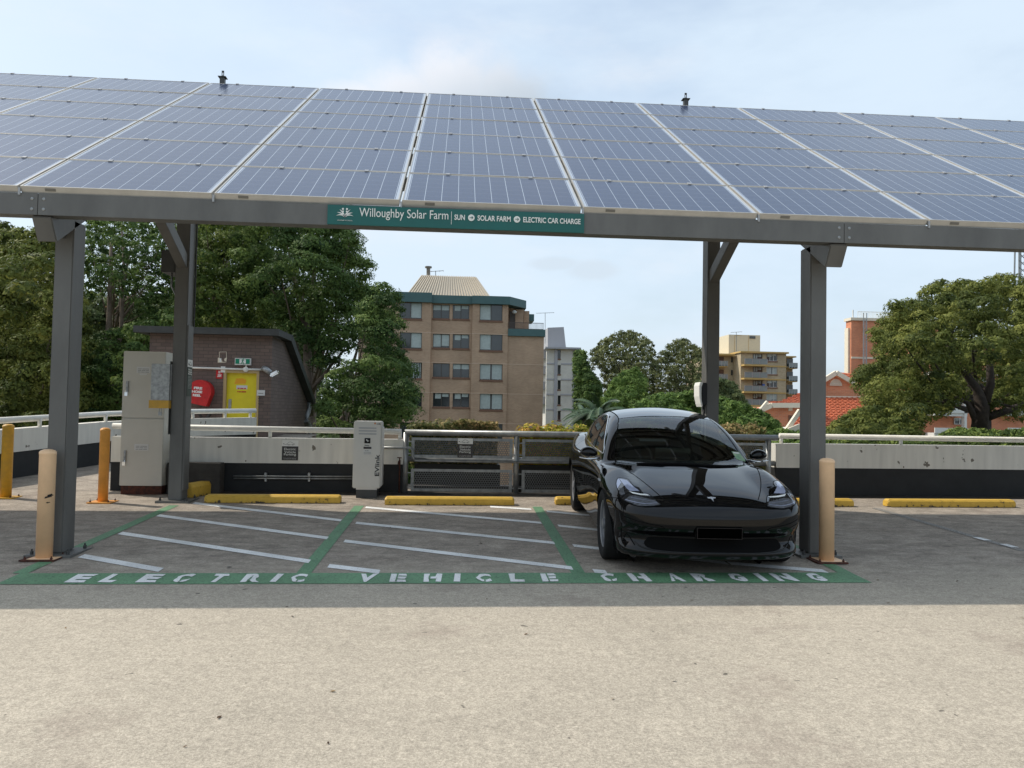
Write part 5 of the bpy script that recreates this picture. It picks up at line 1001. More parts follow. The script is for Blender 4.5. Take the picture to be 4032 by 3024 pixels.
for i in range(40): z = P_('h', 400, 1110-i*10.6, TY-.6).z; m.box(P_('h', 388, 900, TY-.6).x, P_('h', 413, 900, TY-.6).x, TY-.63, TY-.60, z-.03, z+.03)
part('ladder', m, M['galv'], tb)
rl = MB(); q = P_('h', 345, 640, TY+1); railing(rl, q.x, P_('h', 760, 640, TY+1).x, TY+1, P_('h', 500, 695, TY+1).z, P_('h', 500, 640, TY+1).z, 40); a_ = P_('h', 311, 690, TY); rl.box(a_.x-.05, a_.x+.05, TY, TY+.1, tz, P_('h', 311, 625, TY).z); part('roof_railing', rl, M['white'], tb)
for c in ((537, 588, 728, 772), (525, 560, 885, 920)): window(tb, R4('h', *c, TY), TY-.2, 'half', 1, False, 'wframew', .1)
BY = 62.
bb_ = thing('apartment_block', 'red brick apartment block with white balconies half hidden behind the right tree', 'building', (P_('h', 1300, 1200, BY).x, BY, -8))
b0, b1 = P_('h', 745, 1200, BY).x, P_('h', 1900, 1200, BY).x; m = MB().box(b0, b1, BY, BY+1.5, -8, P_('h', 1200, 880, BY).z); part('brick_wall', m, M['redb'], bb_)
for y in (930, 1060, 1220, 1375, 1530):
    a_, b_ = P_('h', 940, y, BY-1.5), P_('h', 1195, y+45, BY-1.5)
    part('balcony', MB().box(a_.x, b_.x, BY-1.5, BY-1.4, b_.z, a_.z).box(a_.x, b_.x, BY-1.4, BY-.003, b_.z-.25, b_.z), M['balwhite'], bb_)
    a_, b_ = P_('h', 1500, y, BY-1.5), P_('h', 1700, y+45, BY-1.5); part('balcony', MB().box(a_.x, b_.x, BY-1.5, BY-1.4, b_.z, a_.z).box(a_.x, b_.x, BY-1.4, BY-.003, b_.z-.25, b_.z), M['balwhite'], bb_)
    window(bb_, R4('h', 1080, 1165, y+80, y+130, BY), BY-.2, 'half', 1, False, 'wframew', .1); window(bb_, R4('h', 1290, 1360, y+60, y+120, BY), BY-.2, 'curtain', 1, False, 'wframew', .1); window(bb_, R4('h', 790, 850, y+90, y+140, BY), BY-.2, 'half', 1, False, 'wframew', .1)
a_, b_ = P_('h', 1167, 1130, BY-1.5), P_('h', 1185, 1130, BY-1.5); part('white_column', MB().box(a_.x, b_.x, BY-1.5, BY-1.1, -8, P_('h', 1170, 900, BY).z), M['balwhite'], bb_)
# brick block glimpsed through the left trees
ob = thing('distant_block', 'orange brick building glimpsed through the thin tree on the left', 'building', (U(232, 650, 90).x, 90, -8)); a_, b_ = U(222, 648, 90), U(252, 700, 90)
part('brick_wall', MB().box(a_.x, b_.x+1, 90, 98, -8, a_.z), M['redb'], ob); part('concrete_wall', MB().box(a_.x+1, b_.x+1.5, 89, 89.9, -8, U(230, 705, 90).z), M['greyband'], ob)
lb = thing('low_building', 'pale roofed building glimpsed low between the trunks at the far left', 'building', (U(30, 880, 60).x, 60, -8)); a_ = U(-60, 868, 60); part('pale_wall', MB().box(a_.x, U(52, 880, 60).x, 60, 70, -8, U(20, 872, 60).z), M['balwhite'], lb)
# lattice mast
MY = 150.; lm = thing('lattice_mast', 'grey lattice mast rising at the right edge behind the trees', 'mast', (U(2203, 580, MY).x, MY, -8)); m = MB(); za, zb2 = U(2203, 592, MY).z, U(2203, 530, MY).z+4
xa_, xb_ = U(2191, 590, MY).x, U(2215, 590, MY).x; xm = (xa_+xb_)/2; wv = (xb_-xa_)/2
for s_ in (-1, 1):
    for y in (-1, 1): m.beam((xm+s_*wv, MY+y*wv, -8), (xm+s_*wv*.45, MY+y*wv*.45, zb2), .22, .22, (0, 1, 0))
nz = 14
for i in range(nz):
    f0, f1 = i/nz, (i+1)/nz; w0, w1 = wv*(1-.55*f0), wv*(1-.55*f1); q0z, q1z = za-10+(zb2-za+10)*f0, za-10+(zb2-za+10)*f1
    for s_ in (-1, 1): m.beam((xm-s_*w0, MY-w0, q0z), (xm+s_*w1, MY-w1, q1z), .12, .12, (0, 1, 0))
part('lattice', m, M['galvr'], lm)
# ------------------------------------------------------------------ vegetation
def pdist(p, poly):
    P = np.array(poly, float); A = P; B = np.roll(P, -1, 0); AB = B-A; t = np.clip(((p-A)*AB).sum(1)/(AB**2).sum(1), 0, 1); d = np.linalg.norm(A+AB*t[:, None]-p, axis=1).min()
    x, y = p; c = False; n = len(P)
    for i in range(n):
        x1, y1 = P[i]; x2, y2 = P[(i+1) % n]
        if (y1 > y) != (y2 > y) and x < (x2-x1)*(y-y1)/(y2-y1)+x1: c = not c
    return d if c else -d
def leaves_obj(name, C, N, size, m, parent, tone, asp=.42, droop=.3):
    n = len(C); up = rng.normal(size=(n, 3)); a = np.cross(N, up); a /= np.linalg.norm(a, axis=1)[:, None]+1e-9; a[:, 2] -= droop; a /= np.linalg.norm(a, axis=1)[:, None]; b = np.cross(N, a); b /= np.linalg.norm(b, axis=1)[:, None]+1e-9
    s = size*rng.uniform(.6, 1.3, n)[:, None]; V = np.empty((n, 4, 3)); V[:, 0] = C-a*s*.5; V[:, 1] = C+b*s*asp*.5-a*s*.05; V[:, 2] = C+a*s*.5; V[:, 3] = C-b*s*asp*.5-a*s*.05
    off = C.mean(0); V -= off
    me = bpy.data.meshes.new(name); me.vertices.add(n*4); me.vertices.foreach_set('co', V.reshape(-1).astype(np.float32)); me.loops.add(n*4); me.loops.foreach_set('vertex_index', np.arange(n*4, dtype=np.int32)); me.polygons.add(n)
    me.polygons.foreach_set('loop_start', np.arange(0, n*4, 4, dtype=np.int32)); me.polygons.foreach_set('loop_total', np.full(n, 4, dtype=np.int32))
    at = me.attributes.new('tone', 'FLOAT', 'FACE'); at.data.foreach_set('value', np.clip(tone, 0, 1).astype(np.float32)); me.update(); me.validate(); me.materials.append(m)
    o = bpy.data.objects.new(name, me); COL.objects.link(o)
    if parent is not None: o.parent = parent; o.location = Vector(off)-world_loc(parent)
    else: o.location = off
    return o
DENS = 3.6
def blob_leaves(cs, rs, dens, leaf, flat=.8, shell=.55):
    Cs = []; Ns = []; T = []
    for c, r in zip(cs, rs):
        n = int(dens*DENS*1.15*(r/leaf)**2)+6; d = rng.normal(size=(n, 3)); d[:, 2] += .32; d /= np.linalg.norm(d, axis=1)[:, None]; d = d[(d[:, 2] > -.12) | (rng.random(len(d)) < .3)]; n = len(d)
        # lumpy surface
        ph = rng.uniform(0, 6.28, 3); lump = 1+.16*np.sin(4.3*d[:, 0]+ph[0])*np.sin(4.7*d[:, 1]+ph[1])+.12*np.sin(7*d[:, 2]+ph[2]+3*d[:, 0])
        rad = r*(shell+(1.0-shell)*rng.random(n)**.6)*lump; P = np.array(c)+d*rad[:, None]*np.array((1, 1, flat))
        Cs.append(P); nn = d*1.0+np.array((0, 0, .25))+rng.normal(size=(n, 3))*.27; nn /= np.linalg.norm(nn, axis=1)[:, None]; Ns.append(nn); T.append(np.clip(rng.normal(.48+rng.normal(0, .22), .15, n), 0, 1))
    return np.concatenate(Cs), np.concatenate(Ns), np.concatenate(T)
def tree(name, label, poly, Y, m, rpx=(18, 38), gap=.72, leaf=.16, dens=5., depth=6., trunk=None, bark='bark', group=None, trad=.3, nb=10, minz=-7.5, asp=.5, cat='tree', fill=True, limbs=None, flat=.72):
    P = np.array(poly, float); lo, hi = P.min(0), P.max(0); sc = Y/(1715.4); C3 = []; R3 = []; wmid = 1; sel = []
    for layer in (0, 1):
        cs2 = []; g_ = gap*(1.18 if layer == 0 else .85); rr = rpx if layer == 0 else (rpx[0]*1.05, rpx[1]*1.1)
        for _ in range(3200):
            p = rng.uniform(lo, hi); d = pdist(p, poly)
            if d < rr[0]*(.22 if layer == 0 else .8): continue
            r = min(rng.uniform(*rr), d+rr[0]*.55)*rng.uniform(.75, 1.1)
            if any(np.hypot(p[0]-q[0][0], (p[1]-q[0][1])*1.25) < g_*(r+q[1])*.58 for q in cs2): continue
            cs2.append((p, r, d))
        wmid = max([wmid]+[c[2] for c in cs2])
        for p, r, d in cs2:
            k = min(1, .2+d/wmid); dy = (-.5*depth*k**.5+rng.normal(0, .17)*depth) if layer == 0 else (rng.uniform(.0, .5)*depth*k); w = U(p[0], p[1], Y+dy); C3.append(tuple(w)); R3.append(r*sc*1.0)
            if layer == 0: sel.append(len(C3)-1)
    tx = trunk if trunk else ((P[:, 0].mean()), hi[1]); base = U(tx[0], tx[1], Y); root = thing(name, label, cat, (base.x, Y, minz), 0, group)
    leaf *= .60; C, N, T = blob_leaves(C3, R3, dens*1.05, leaf, flat, .78); C2, N2, T2 = blob_leaves(C3, [r*.78 for r in R3], dens*1.0, leaf*2.4, flat, .35)
    sz = np.concatenate([np.ones(len(C)), np.full(len(C2), 2.4)]); C = np.concatenate([C, C2]); N = np.concatenate([N, N2]); T = np.concatenate([T, T2])
    leaves_obj('crown', C, N, leaf*sz[:, None], m, root, T, asp)
    tb = MB(); fork = U(tx[0], tx[1], Y); order = sorted(sel, key=lambda i: -R3[i])[:nb*3]; random.shuffle(order)
    top = U(tx[0]+(P[:, 0].mean()-tx[0])*.5, lo[1]+(hi[1]-lo[1])*.3, Y)
    tb.tube([(base.x, Y, minz), fork, fork.lerp(top, .5)+Vector((rng.normal(0, .2), depth*.12, 0)), top+Vector((0, depth*.15, 0))], [trad*1.15, trad*.85, trad*.4, trad*.08], 10)
    for i in order[:nb]:
        e = Vector(C3[i]); s = fork.lerp(top, rng.uniform(0, .6)); mid = s.lerp(e, .5)+Vector((0, 0, -.1*abs(e.x-s.x)+rng.normal(0, .15))); tb.tube([s, mid, e], [trad*.22, trad*.13, trad*.04], 7)
    if limbs:
        for L_ in limbs: pts = [U(x, y, Y-depth*.3) for x, y, r in L_]; tb.tube(pts, [r*sc for x, y, r in L_], 9)
    part('trunk', tb, M[bark], root, smooth=True); return root
tg = 'gum trees behind the deck on the left'
tree('gum_tree', 'tall yellowish green gum tree filling the far left edge behind the ramp wall', [(-70, 505), (-10, 480), (20, 485), (60, 500), (110, 490), (140, 500), (165, 540), (175, 640), (190, 720), (185, 800), (190, 900), (100, 930), (0, 935), (-80, 930)], 30, M['l_olive'], (24, 46), .8, .20, 5.5, 8, (60, 930), group=tg, trad=.25)
tree('gum_tree', 'thin gum tree with forked trunks and gaps of sky between the two left columns', [(185, 440), (240, 430), (300, 440), (345, 440), (360, 500), (380, 560), (385, 640), (330, 700), (300, 690), (270, 640), (225, 640), (190, 650), (180, 560)], 33, M['l_dark'], (10, 26), 1.05, .17, 3.6, 7, (240, 760), group=tg, trad=.16, bark='bark', nb=16,
     limbs=[[(238, 800, 8), (232, 740, 6), (236, 690, 5), (238, 600, 4), (240, 520, 2)], [(238, 780, 6), (262, 725, 4), (264, 650, 4), (268, 560, 3), (262, 480, 1.5)], [(262, 690, 3), (285, 660, 2), (310, 630, 1)]])
tree('gum_tree', 'dark bushy gum tree behind the beige cabinet', [(180, 740), (230, 720), (280, 700), (330, 690), (385, 650), (400, 720), (330, 760), (330, 900), (180, 920)], 31, M['l_dark'], (20, 36), .8, .17, 5.5, 6, (235, 930), group=tg, trad=.35, nb=6)
tree('gum_tree', 'yellow green gum tree above the brown stair building', [(380, 430), (430, 420), (520, 425), (560, 470), (560, 560), (580, 640), (640, 710), (560, 720), (420, 715), (370, 700), (370, 560)], 38, M['l_euc'], (30, 50), .85, .20, 5.5, 9, (470, 740), group=tg, trad=.3)
big = tree('gum_tree', 'large domed dark green gum tree right of the stair building', [(520, 430), (600, 415), (700, 415), (755, 450), (775, 520), (795, 580), (800, 640), (790, 720), (730, 790), (690, 800), (640, 740), (600, 700), (520, 620), (500, 520)], 34, M['l_dark'], (32, 56), .85, .17, 5.8, 9, (668, 900), group=tg, trad=.35,
     limbs=[[(668, 900, 9), (664, 830, 9), (664, 740, 8), (650, 640, 5)], [(664, 850, 4), (700, 810, 4), (760, 790, 2.5), (790, 780, 1.5)], [(690, 820, 3), (740, 760, 2.5), (800, 730, 1.5)]])
tree('gum_tree', 'rounded gum tree with hanging foliage in front of the tan apartment block', [(770, 650), (800, 625), (840, 615), (865, 650), (872, 720), (862, 760), (890, 790), (905, 840), (895, 890), (880, 925), (800, 940), (720, 940), (680, 930), (690, 860), (720, 800), (790, 760), (775, 700)], 30, M['l_dark'], (26, 44), .85, .15, 5.0, 6, (745, 960), group=tg, trad=.25)
tree('gum_tree', 'dense dark green gum tree behind the left trees', [(-100, 600), (200, 640), (400, 640), (620, 690), (700, 780), (700, 930), (-100, 940)], 46, M['l_far'], (26, 46), .62, .26, 4.5, 6, (400, 940), group=tg, trad=.3, nb=4)
# middle
tg = 'trees between the apartment blocks'
tree('gum_tree', 'tall grey green gum tree with a wide umbrella crown against the sky', [(1274, 765), (1300, 735), (1340, 715), (1365, 712), (1395, 728), (1412, 745), (1420, 790), (1430, 850), (1400, 900), (1300, 890), (1300, 800), (1275, 800)], 78, M['l_brown'], (9, 19), .85, .34, 3.2, 10, (1345, 900), group=tg, trad=.35, bark='barkd', nb=16)
tree('gum_tree', 'grey green gum tree just left of the right rear column', [(1415, 780), (1440, 745), (1470, 730), (1500, 740), (1520, 760), (1525, 900), (1420, 900)], 80, M['l_brown'], (9, 19), .85, .34, 3.2, 10, (1470, 900), group=tg, trad=.35, bark='barkd', nb=12)
tree('leafy_tree', 'dark green tree behind the right edge of the grey apartment block', [(1240, 760), (1262, 755), (1275, 800), (1300, 830), (1300, 920), (1240, 930)], 72, M['l_dark'], (8, 20), .62, .30, 5.0, 8, (1265, 930), group=tg, trad=.2, nb=4)
tree('leafy_tree', 'light green tree standing before the tall grey green gum trees', [(1300, 870), (1320, 830), (1345, 800), (1375, 795), (1395, 820), (1400, 870), (1420, 900), (1380, 930), (1290, 930)], 62, M['l_bright'], (9, 20), .66, .24, 5.0, 8, (1350, 940), group=tg, trad=.2)
tree('leafy_tree', 'bright green spreading tree behind the roof of the black car', [(1350, 900), (1380, 870), (1420, 852), (1460, 850), (1500, 846), (1545, 850), (1545, 930), (1340, 930)], 42, M['l_bright'], (12, 24), .6, .20, 5.5, 8, (1440, 940), group=tg, trad=.25, asp=.6)
tree('leafy_tree', 'grey green tree below the cream brick apartment block', [(1500, 825), (1545, 815), (1585, 825), (1600, 850), (1620, 880), (1620, 920), (1500, 920)], 60, M['l_far'], (10, 20), .6, .24, 5., 8, (1560, 940), group=tg, trad=.2)
tree('leafy_tree', 'bright green rounded tree sloping down before the terracotta house', [(1530, 868), (1560, 858), (1600, 872), (1640, 885), (1670, 905), (1700, 940), (1700, 970), (1530, 970)], 36, M['l_bright'], (12, 24), .58, .17, 5.5, 7, (1600, 980), group=tg, trad=.25, asp=.6)
tree('leafy_tree', 'small leafy green tree seen through the gap beside the right parapet', [(1640, 935), (1700, 925), (1780, 945), (1790, 1010), (1650, 1060)], 17, M['l_bright'], (14, 26), .6, .10, 5.5, 3, (1700, 1080), group=tg, trad=.08, asp=.6, nb=4)
tree('leafy_tree', 'green shrub glimpsed in the gap between the left parapet and the fence post', [(820, 960), (900, 955), (905, 1070), (820, 1075)], 14.5, M['l_bright'], (14, 24), .6, .09, 5.5, 2, (870, 1090), group=tg, trad=.05, asp=.5, nb=4)
# right
tg = 'big trees behind the right parapet'
tree('fig_tree', 'huge spreading olive green tree with dark limbs at the right edge', [(1890, 745), (1880, 725), (1905, 690), (1925, 655), (1950, 650), (1985, 640), (2010, 612), (2060, 600), (2110, 615), (2150, 592), (2200, 600), (2290, 620), (2300, 900), (2195, 915), (2150, 890), (2128, 862), (2085, 864), (2040, 900), (1985, 925), (1900, 910), (1842, 850), (1850, 800), (1900, 780)], 30, M['l_olive'], (20, 40), .78, .15, 5.6, 9, (2120, 905), 'barkd', tg, .42, 14, limbs=
     [[(2115, 925, 16), (2122, 880, 14), (2110, 840, 9), (2080, 800, 7), (2062, 770, 4)], [(2125, 880, 10), (2140, 830, 8), (2136, 760, 6), (2140, 700, 3)], [(2135, 900, 9), (2180, 885, 7), (2230, 865, 5)], [(2115, 925, 8), (2090, 870, 5), (2040, 850, 4), (1990, 845, 2)], [(2062, 800, 5), (2055, 740, 4), (2060, 690, 2)]])
tree('fig_tree', 'lower olive green tree in front of the terracotta roof', [(1785, 950), (1790, 920), (1830, 895), (1850, 880), (1900, 875), (1960, 900), (1990, 930), (2000, 965), (1790, 970)], 26, M['l_olive'], (14, 28), .66, .14, 5.5, 6, (1880, 980), 'barkd', tg, .25, 6)
tree('fig_tree', 'low green bush along the outside of the right parapet', [(1780, 955), (1900, 945), (2000, 955), (2060, 925), (2150, 930), (2300, 925), (2300, 1000), (1780, 1000)], 20, M['l_euc'], (12, 22), .6, .12, 5.5, 3, (2000, 1010), 'barkd', tg, .1, 4)
# windblown leaf litter on the deck
n = 90; P = np.stack([rng.uniform(-7, 9, n), rng.uniform(2.2, 11.7, n)**1.0, np.zeros(n)], 1); P[:, 2] = [gz(a, b)+.006 for a, b, _ in P]; Nn = np.tile((0, 0, 1.), (n, 1))+rng.normal(size=(n, 3))*.2
o = leaves_obj('leaf_litter', P, Nn, .035, M['litter'], None, rng.random(n), .5, 0); tag(o, 'tiny dead leaves scattered over the deck', 'leaf litter', kind='stuff')
# palm
def palm(label, px, py, Y, L_, n=15):
    c = U(px, py, Y); root = thing('palm_tree', label, 'palm tree', (c.x, Y, -7.5)); fm = MB(); C = []
    for i in range(n):
        az = i*2.4+rng.normal(0, .2); el = rng.uniform(.1, 1.15); pts = []
        for t in np.linspace(0, 1, 9): r = L_*t*math.cos(el*(1-.3*t)); z = L_*(t*math.sin(el)-1.0*t*t*(.35+.5*(1.2-el))); pts.append(c+Vector((r*math.cos(az), r*math.sin(az), z)))
        fm.tube(pts, [.03]*8+[.01], 5)
        for k in range(1, 9):
            p0, p1 = pts[k-1], pts[k]; d = (p1-p0).normalized(); s = d.cross(Vector((0, 0, 1))).normalized()
            for u in (0, .25, .5, .75):
                q = p0.lerp(p1, u)
                for sg_ in (-1, 1):
                    l = L_*.23*(1-.5*(k/9)); e = q+s*sg_*l*.8+d*l*.35-Vector((0, 0, l*.35)); w_ = d*.035; fm.add([q-w_, q+w_, e], [(0, 1, 2)])
    part('fronds', fm, M['palm'], root, fix=False); part('trunk', MB().tube([(c.x, Y, -7.5), (c.x+.1, Y, -2), c], [.18, .14, .11], 10), M['bark'], root, smooth=True)
M['palm'] = mat('palm_frond', (.045, .085, .035), .5, var=.4, vscale=2)
palm('grey green palm tree left of the black car in front of the trees', 1296, 892, 44, 2.3, 17); palm('smaller palm tree behind the yellow hedge', 1262, 905, 47, 1.7, 13)
# hedges directly behind the fence
def hedge(name, label, x0, x1, z0, z1, y0, y1, m, leaf=.07, n=9000, lump=.07, grp='clipped hedges behind the fence'):
    root = thing(name, label, 'hedge', ((x0+x1)/2, (y0+y1)/2, z0), 0, grp); P = rng.uniform((x0, y0, z0), (x1, y1, z1), (n, 3)); fx = P[:, 0]
    topn = z1-.02+lump*(np.sin(fx*5.1+y0)*.5+np.sin(fx*11.7)*.3+np.sin(fx*2.3+1)*.5)-.05; P[:, 2] = z0+(P[:, 2]-z0)/(z1-z0)*(topn-z0); topn = topn-.12; k = rng.random(n) < .3; P[k, 2] = topn[k]-rng.random(k.sum())**2*.25; f = rng.random(n) < .45; P[f, 1] = y0+rng.random(f.sum())*.12
    N = rng.normal(size=(n, 3))+np.array((0, -.6, .6)); N /= np.linalg.norm(N, axis=1)[:, None]; cb_ = [(x_, rng.uniform(y0+.1, y1-.1), z1-.17+rng.normal(0, .02)) for x_ in np.arange(x0+.1, x1, .16)]; Cq, Nq, Tq = blob_leaves(cb_, [rng.uniform(.16, .23) for _ in cb_], 7., leaf, .85); P = np.concatenate([P, Cq]); N = rng.normal(size=(n, 3))+np.array((0, -.6, .6)); N /= np.linalg.norm(N, axis=1)[:, None]; N = np.concatenate([N, Nq]); fx = P[:, 0]; n = len(P)
    leaves_obj('foliage', P, N, leaf, m, root, np.clip(rng.normal(.5, .25, n)+.25*np.sin(fx*1.9), 0, 1), .55, .0)
    st = MB()
    for i in range(int((x1-x0)/.4)+1): x = x0+.1+i*.4; st.tube([(x, (y0+y1)/2, z0-.3), (x+.05, (y0+y1)/2, z0+.5*(z1-z0)), (x-.05, (y0+y1)/2, z1-.15)], [.02, .015, .006], 6)
    part('stems', st, M['bark'], root)
hy = YW+.75
def HX(x): return U(x, 950, hy).x
hb = MB().box(HX(880), wr0+2, YW+.35, YW+1.3, -.6, gz(2, 12.5)-.02); tag(hb.build('planter_bed', M['dconcrete']), kind='structure')
zpt = U(*K('c', 1500, 604), hy-.35).z; zpb = U(*K('c', 1500, 800), hy-.35).z
for n_, (xa_, xb_) in enumerate(((1165, 1786), (1928, 2292), (2300, 3050))):
    q0 = U(*K('c', xa_, 700), hy-.35).x; q1 = U(*K('c', xb_, 700), hy-.35).x
    tag(MB().box(q0, q1, hy-.36, hy+.42, gz(1, 12.6)-.04, zpt).build('planter_box', M['planter'], bevel=.01), ('dark planter trough behind the left panels of the mesh fence', 'dark planter trough behind the middle panels of the mesh fence', 'dark planter trough behind the black car')[n_], 'planter', 'planter troughs behind the fence')
hz = U(1000, 907, hy).z; hz2 = U(1180, 918, hy).z
hedge('hedge', 'bronze green hedge behind the left half of the mesh fence', HX(890), HX(1072), zpt-.05, hz, hy-.3, hy+.35, M['l_hedge'], .065, 16000)
hedge('hedge', 'yellow and orange hedge behind the mesh fence left of the car', HX(1112), HX(1266), zpt-.05, hz2, hy-.3, hy+.35, M['l_yel'], .065, 14000)
hedge('hedge', 'browning hedge glimpsed to the right of the car windscreen', HX(1548), HX(1640), zpt-.05, U(1590, 914, hy).z, hy-.3, hy+.35, M['l_hedge'], .065, 9000)
# far belt of trees that closes the horizon
Cb = []; Rb = []
for i in range(330): x = rng.uniform(-190, 230); y = rng.uniform(150, 260); Cb.append((x, y, rng.uniform(-6, -1)+.0)); Rb.append(rng.uniform(5, 9))
C, N, T = blob_leaves(Cb, Rb, 2.2, .9, .7); fb_ = leaves_obj('distant_woodland', C, N, .9, M['l_far'], None, T, .7); tag(fb_, 'distant woodland closing the horizon behind the buildings', 'woodland', kind='stuff')
# ------------------------------------------------------------------ the car
ZS = .965
def ip(x, xs, ys):
    xs = np.array(xs, float); ys = np.array(ys, float); x = np.asarray(x, float); n = len(xs); h = np.diff(xs); dl = np.diff(ys)/h; m_ = np.zeros(n); m_[1:-1] = np.where(dl[:-1]*dl[1:] > 0, 2*dl[:-1]*dl[1:]/(dl[:-1]+dl[1:]+1e-12), 0); m_[0] = dl[0]; m_[-1] = dl[-1]
    xc_ = np.clip(x, xs[0], xs[-1]); i = np.clip(np.searchsorted(xs, xc_)-1, 0, n-2); t = (xc_-xs[i])/h[i]; t2, t3 = t*t, t*t*t
    return (2*t3-3*t2+1)*ys[i]+(t3-2*t2+t)*h[i]*m_[i]+(-2*t3+3*t2)*ys[i+1]+(t3-t2)*h[i]*m_[i+1]
def smax(a, b, k): h = np.clip(.5+.5*(a-b)/k, 0, 1); return b*(1-h)+a*h+k*h*(1-h)
def smin(a, b, k): return -smax(-a, -b, k)
FA, RA_, WR = .84, 3.715, .335
LX = .968
def carf(x, t, z):
    a = np.abs(x)/LX
    C = ip(t, [0, .08, .2, .4, .7, 1., 1.25, 1.6, 2.5, 3.6, 4.15, 4.5, 4.7], [.585, .655, .705, .765, .83, .885, .92, .945, .955, .985, 1.03, 1.05, 1.0])
    bump = ip(t, [0, .25, .55, .9, 1.25, 1.6, 2.6, 3.2, 3.8, 4.3, 4.7], [.0, .03, .062, .06, .03, .0, .0, .03, .05, .02, 0])
    crown = .055*(a/.75)**2.2
    zt_ = C-crown+bump*np.exp(-((a-.735)/.12)**2)-.004*np.exp(-((a-.56)/.10)**2)*np.exp(-((t-.45)/.4)**2)
    W = ip(t, [0, .15, .4, .84, 1.5, 2.5, 3.1, 3.7, 4.2, 4.5, 4.7], [.76, .83, .875, .912, .905, .908, .918, .935, .905, .85, .72])
    pz = ip(z, [.1, .2, .32, .42, .52, .62, .72, .82, .92, 1.02, 1.1], [.93, .955, .965, .975, .99, 1.0, .998, .985, .955, .905, .86])
    ys = W*pz+.018*np.exp(-((t-FA)/.42)**2)*np.exp(-((z-.55)/.25)**2)+.022*np.exp(-((t-RA_)/.45)**2)*np.exp(-((z-.6)/.25)**2)
    Pn = ip(z, [.10, .15, .19, .23, .27, .32, .37, .42, .49, .56, .62, .68, .76, .9], [.20, .12, .055, .03, .05, .095, .09, .045, .006, 0, .022, .075, .19, .4])
    tf = Pn+.085*(a/.8)**2.2+.27*(a/.905)**6
    tr = 4.69-.10*(a/.8)**2-.15*(a/.92)**8-ip(z, [.1, .25, .5, .7, .85, 1., 1.1], [.25, .1, .02, 0, .04, .02, .1])
    f1 = smax(smax(smax(z-zt_, a-ys, .07), tf-t, .05), smax(t-tr, .165-z, .04), .04)
    te = t-.26*(a/.72)**2*np.clip((2.3-t)/1.0, 0, 1)+.25*(a/.72)**2*np.clip((t-3.2)/1.0, 0, 1)
    zg = ip(te, [.9, 1.12, 1.3, 1.5, 1.75, 2.0, 2.2, 2.5, 2.8, 3.2, 3.6, 4.0, 4.35, 4.6], [.80, .915, 1.02, 1.128, 1.245, 1.335, 1.385, 1.428, 1.443, 1.42, 1.35, 1.22, 1.085, .95])-.055*(a/.55)**2
    yg = ip(z, [.85, .95, 1.05, 1.2, 1.32, 1.40, 1.46], [.835, .80, .765, .695, .625, .565, .50])*ip(t, [.9, 1.3, 2.2, 3.2, 4.0, 4.5], [1.0, .99, 1.0, .985, .90, .80])
    f2 = smax(smax(smax(z-zg, a-yg, .075), .6-z, .05), smax(1.0-t, t-4.5, .05), .05)
    return smin(f1, f2, .035)
TA, TBk, ZA = 1.05, 3.8, .58
nT, nP, nM, nR = 300, 110, 180, 36
th_ = np.linspace(0, 2*math.pi, nT, endpoint=False); dirs = []; orig = []
for k in range(nP):
    p = math.pi/2*(1-(k/nP))      # from nose(90deg) to radial
    for q in th_: dirs.append((math.cos(p)*math.cos(q), -math.sin(p), math.cos(p)*math.sin(q)))
    orig += [(0, TA, ZA)]*nT
for k in range(nM+1):
    t_ = TA+(TBk-TA)*k/nM
    for q in th_: dirs.append((math.cos(q), 0, math.sin(q)))
    orig += [(0, t_, ZA)]*nT
for k in range(1, nR):
    p = math.pi/2*k/nR
    for q in th_: dirs.append((math.cos(p)*math.cos(q), math.sin(p), math.cos(p)*math.sin(q)))
    orig += [(0, TBk, ZA)]*nT
nose = True
D = np.array(dirs); O = np.array(orig); loR = np.zeros(len(D)); hiR = np.full(len(D), 2.2)
# first crossing: coarse march then bisection
step = np.linspace(.02, 2.2, 90); cr = np.full(len(D), 2.2); found = np.zeros(len(D), bool); prev = np.zeros(len(D))
for s_ in step:
    Pp = O+D*s_; f = carf(Pp[:, 0], Pp[:, 1], Pp[:, 2]); new = (~found) & (f > 0); cr[new] = s_; prev[~found & ~new] = s_; found |= new
loR = prev; hiR = cr
for _ in range(16):
    md = (loR+hiR)/2; Pp = O+D*md[:, None]; f = carf(Pp[:, 0], Pp[:, 1], Pp[:, 2]); ins = f < 0; loR = np.where(ins, md, loR); hiR = np.where(ins, hiR, md)
VV = O+D*((loR+hiR)/2)[:, None]; rows_ = len(VV)//nT
faces = []
for i in range(rows_-1):
    for k in range(nT): k2 = (k+1) % nT; faces.append((i*nT+k, i*nT+k2, (i+1)*nT+k2, (i+1)*nT+k))
faces.append(tuple((rows_-1)*nT+k for k in range(nT)))
# wheel arches: remove faces inside the arch circle, snap the rim
RAR = .372
def archr(v): return min(((v[:, 1]-FA)**2+(v[:, 2]-WR)**2)**.5+0*v[:, 0], 1)
keep = np.ones(len(faces), bool); VZ = VV.copy()
Fq = np.array(faces[:-1])
for ax_ in (FA, RA_):
    dy = VV[:, 1]-ax_; dz = VV[:, 2]-WR; r = np.hypot(dy, dz); inside = (r < RAR) & (np.abs(VV[:, 0]) > .58)
    fin = inside[Fq].all(1); keep[:-1] &= ~fin
    bd_ = np.unique(Fq[(inside[Fq].any(1)) & ~fin]); bi = bd_[inside[bd_]]; VZ[bi, 1] = ax_+dy[bi]/r[bi]*RAR; VZ[bi, 2] = WR+dz[bi]/r[bi]*RAR
faces = [f for f, k in zip(faces, keep) if k]
carY = math.atan(.051)
NX, NY = 2.272, 6.72            # nose position on the deck
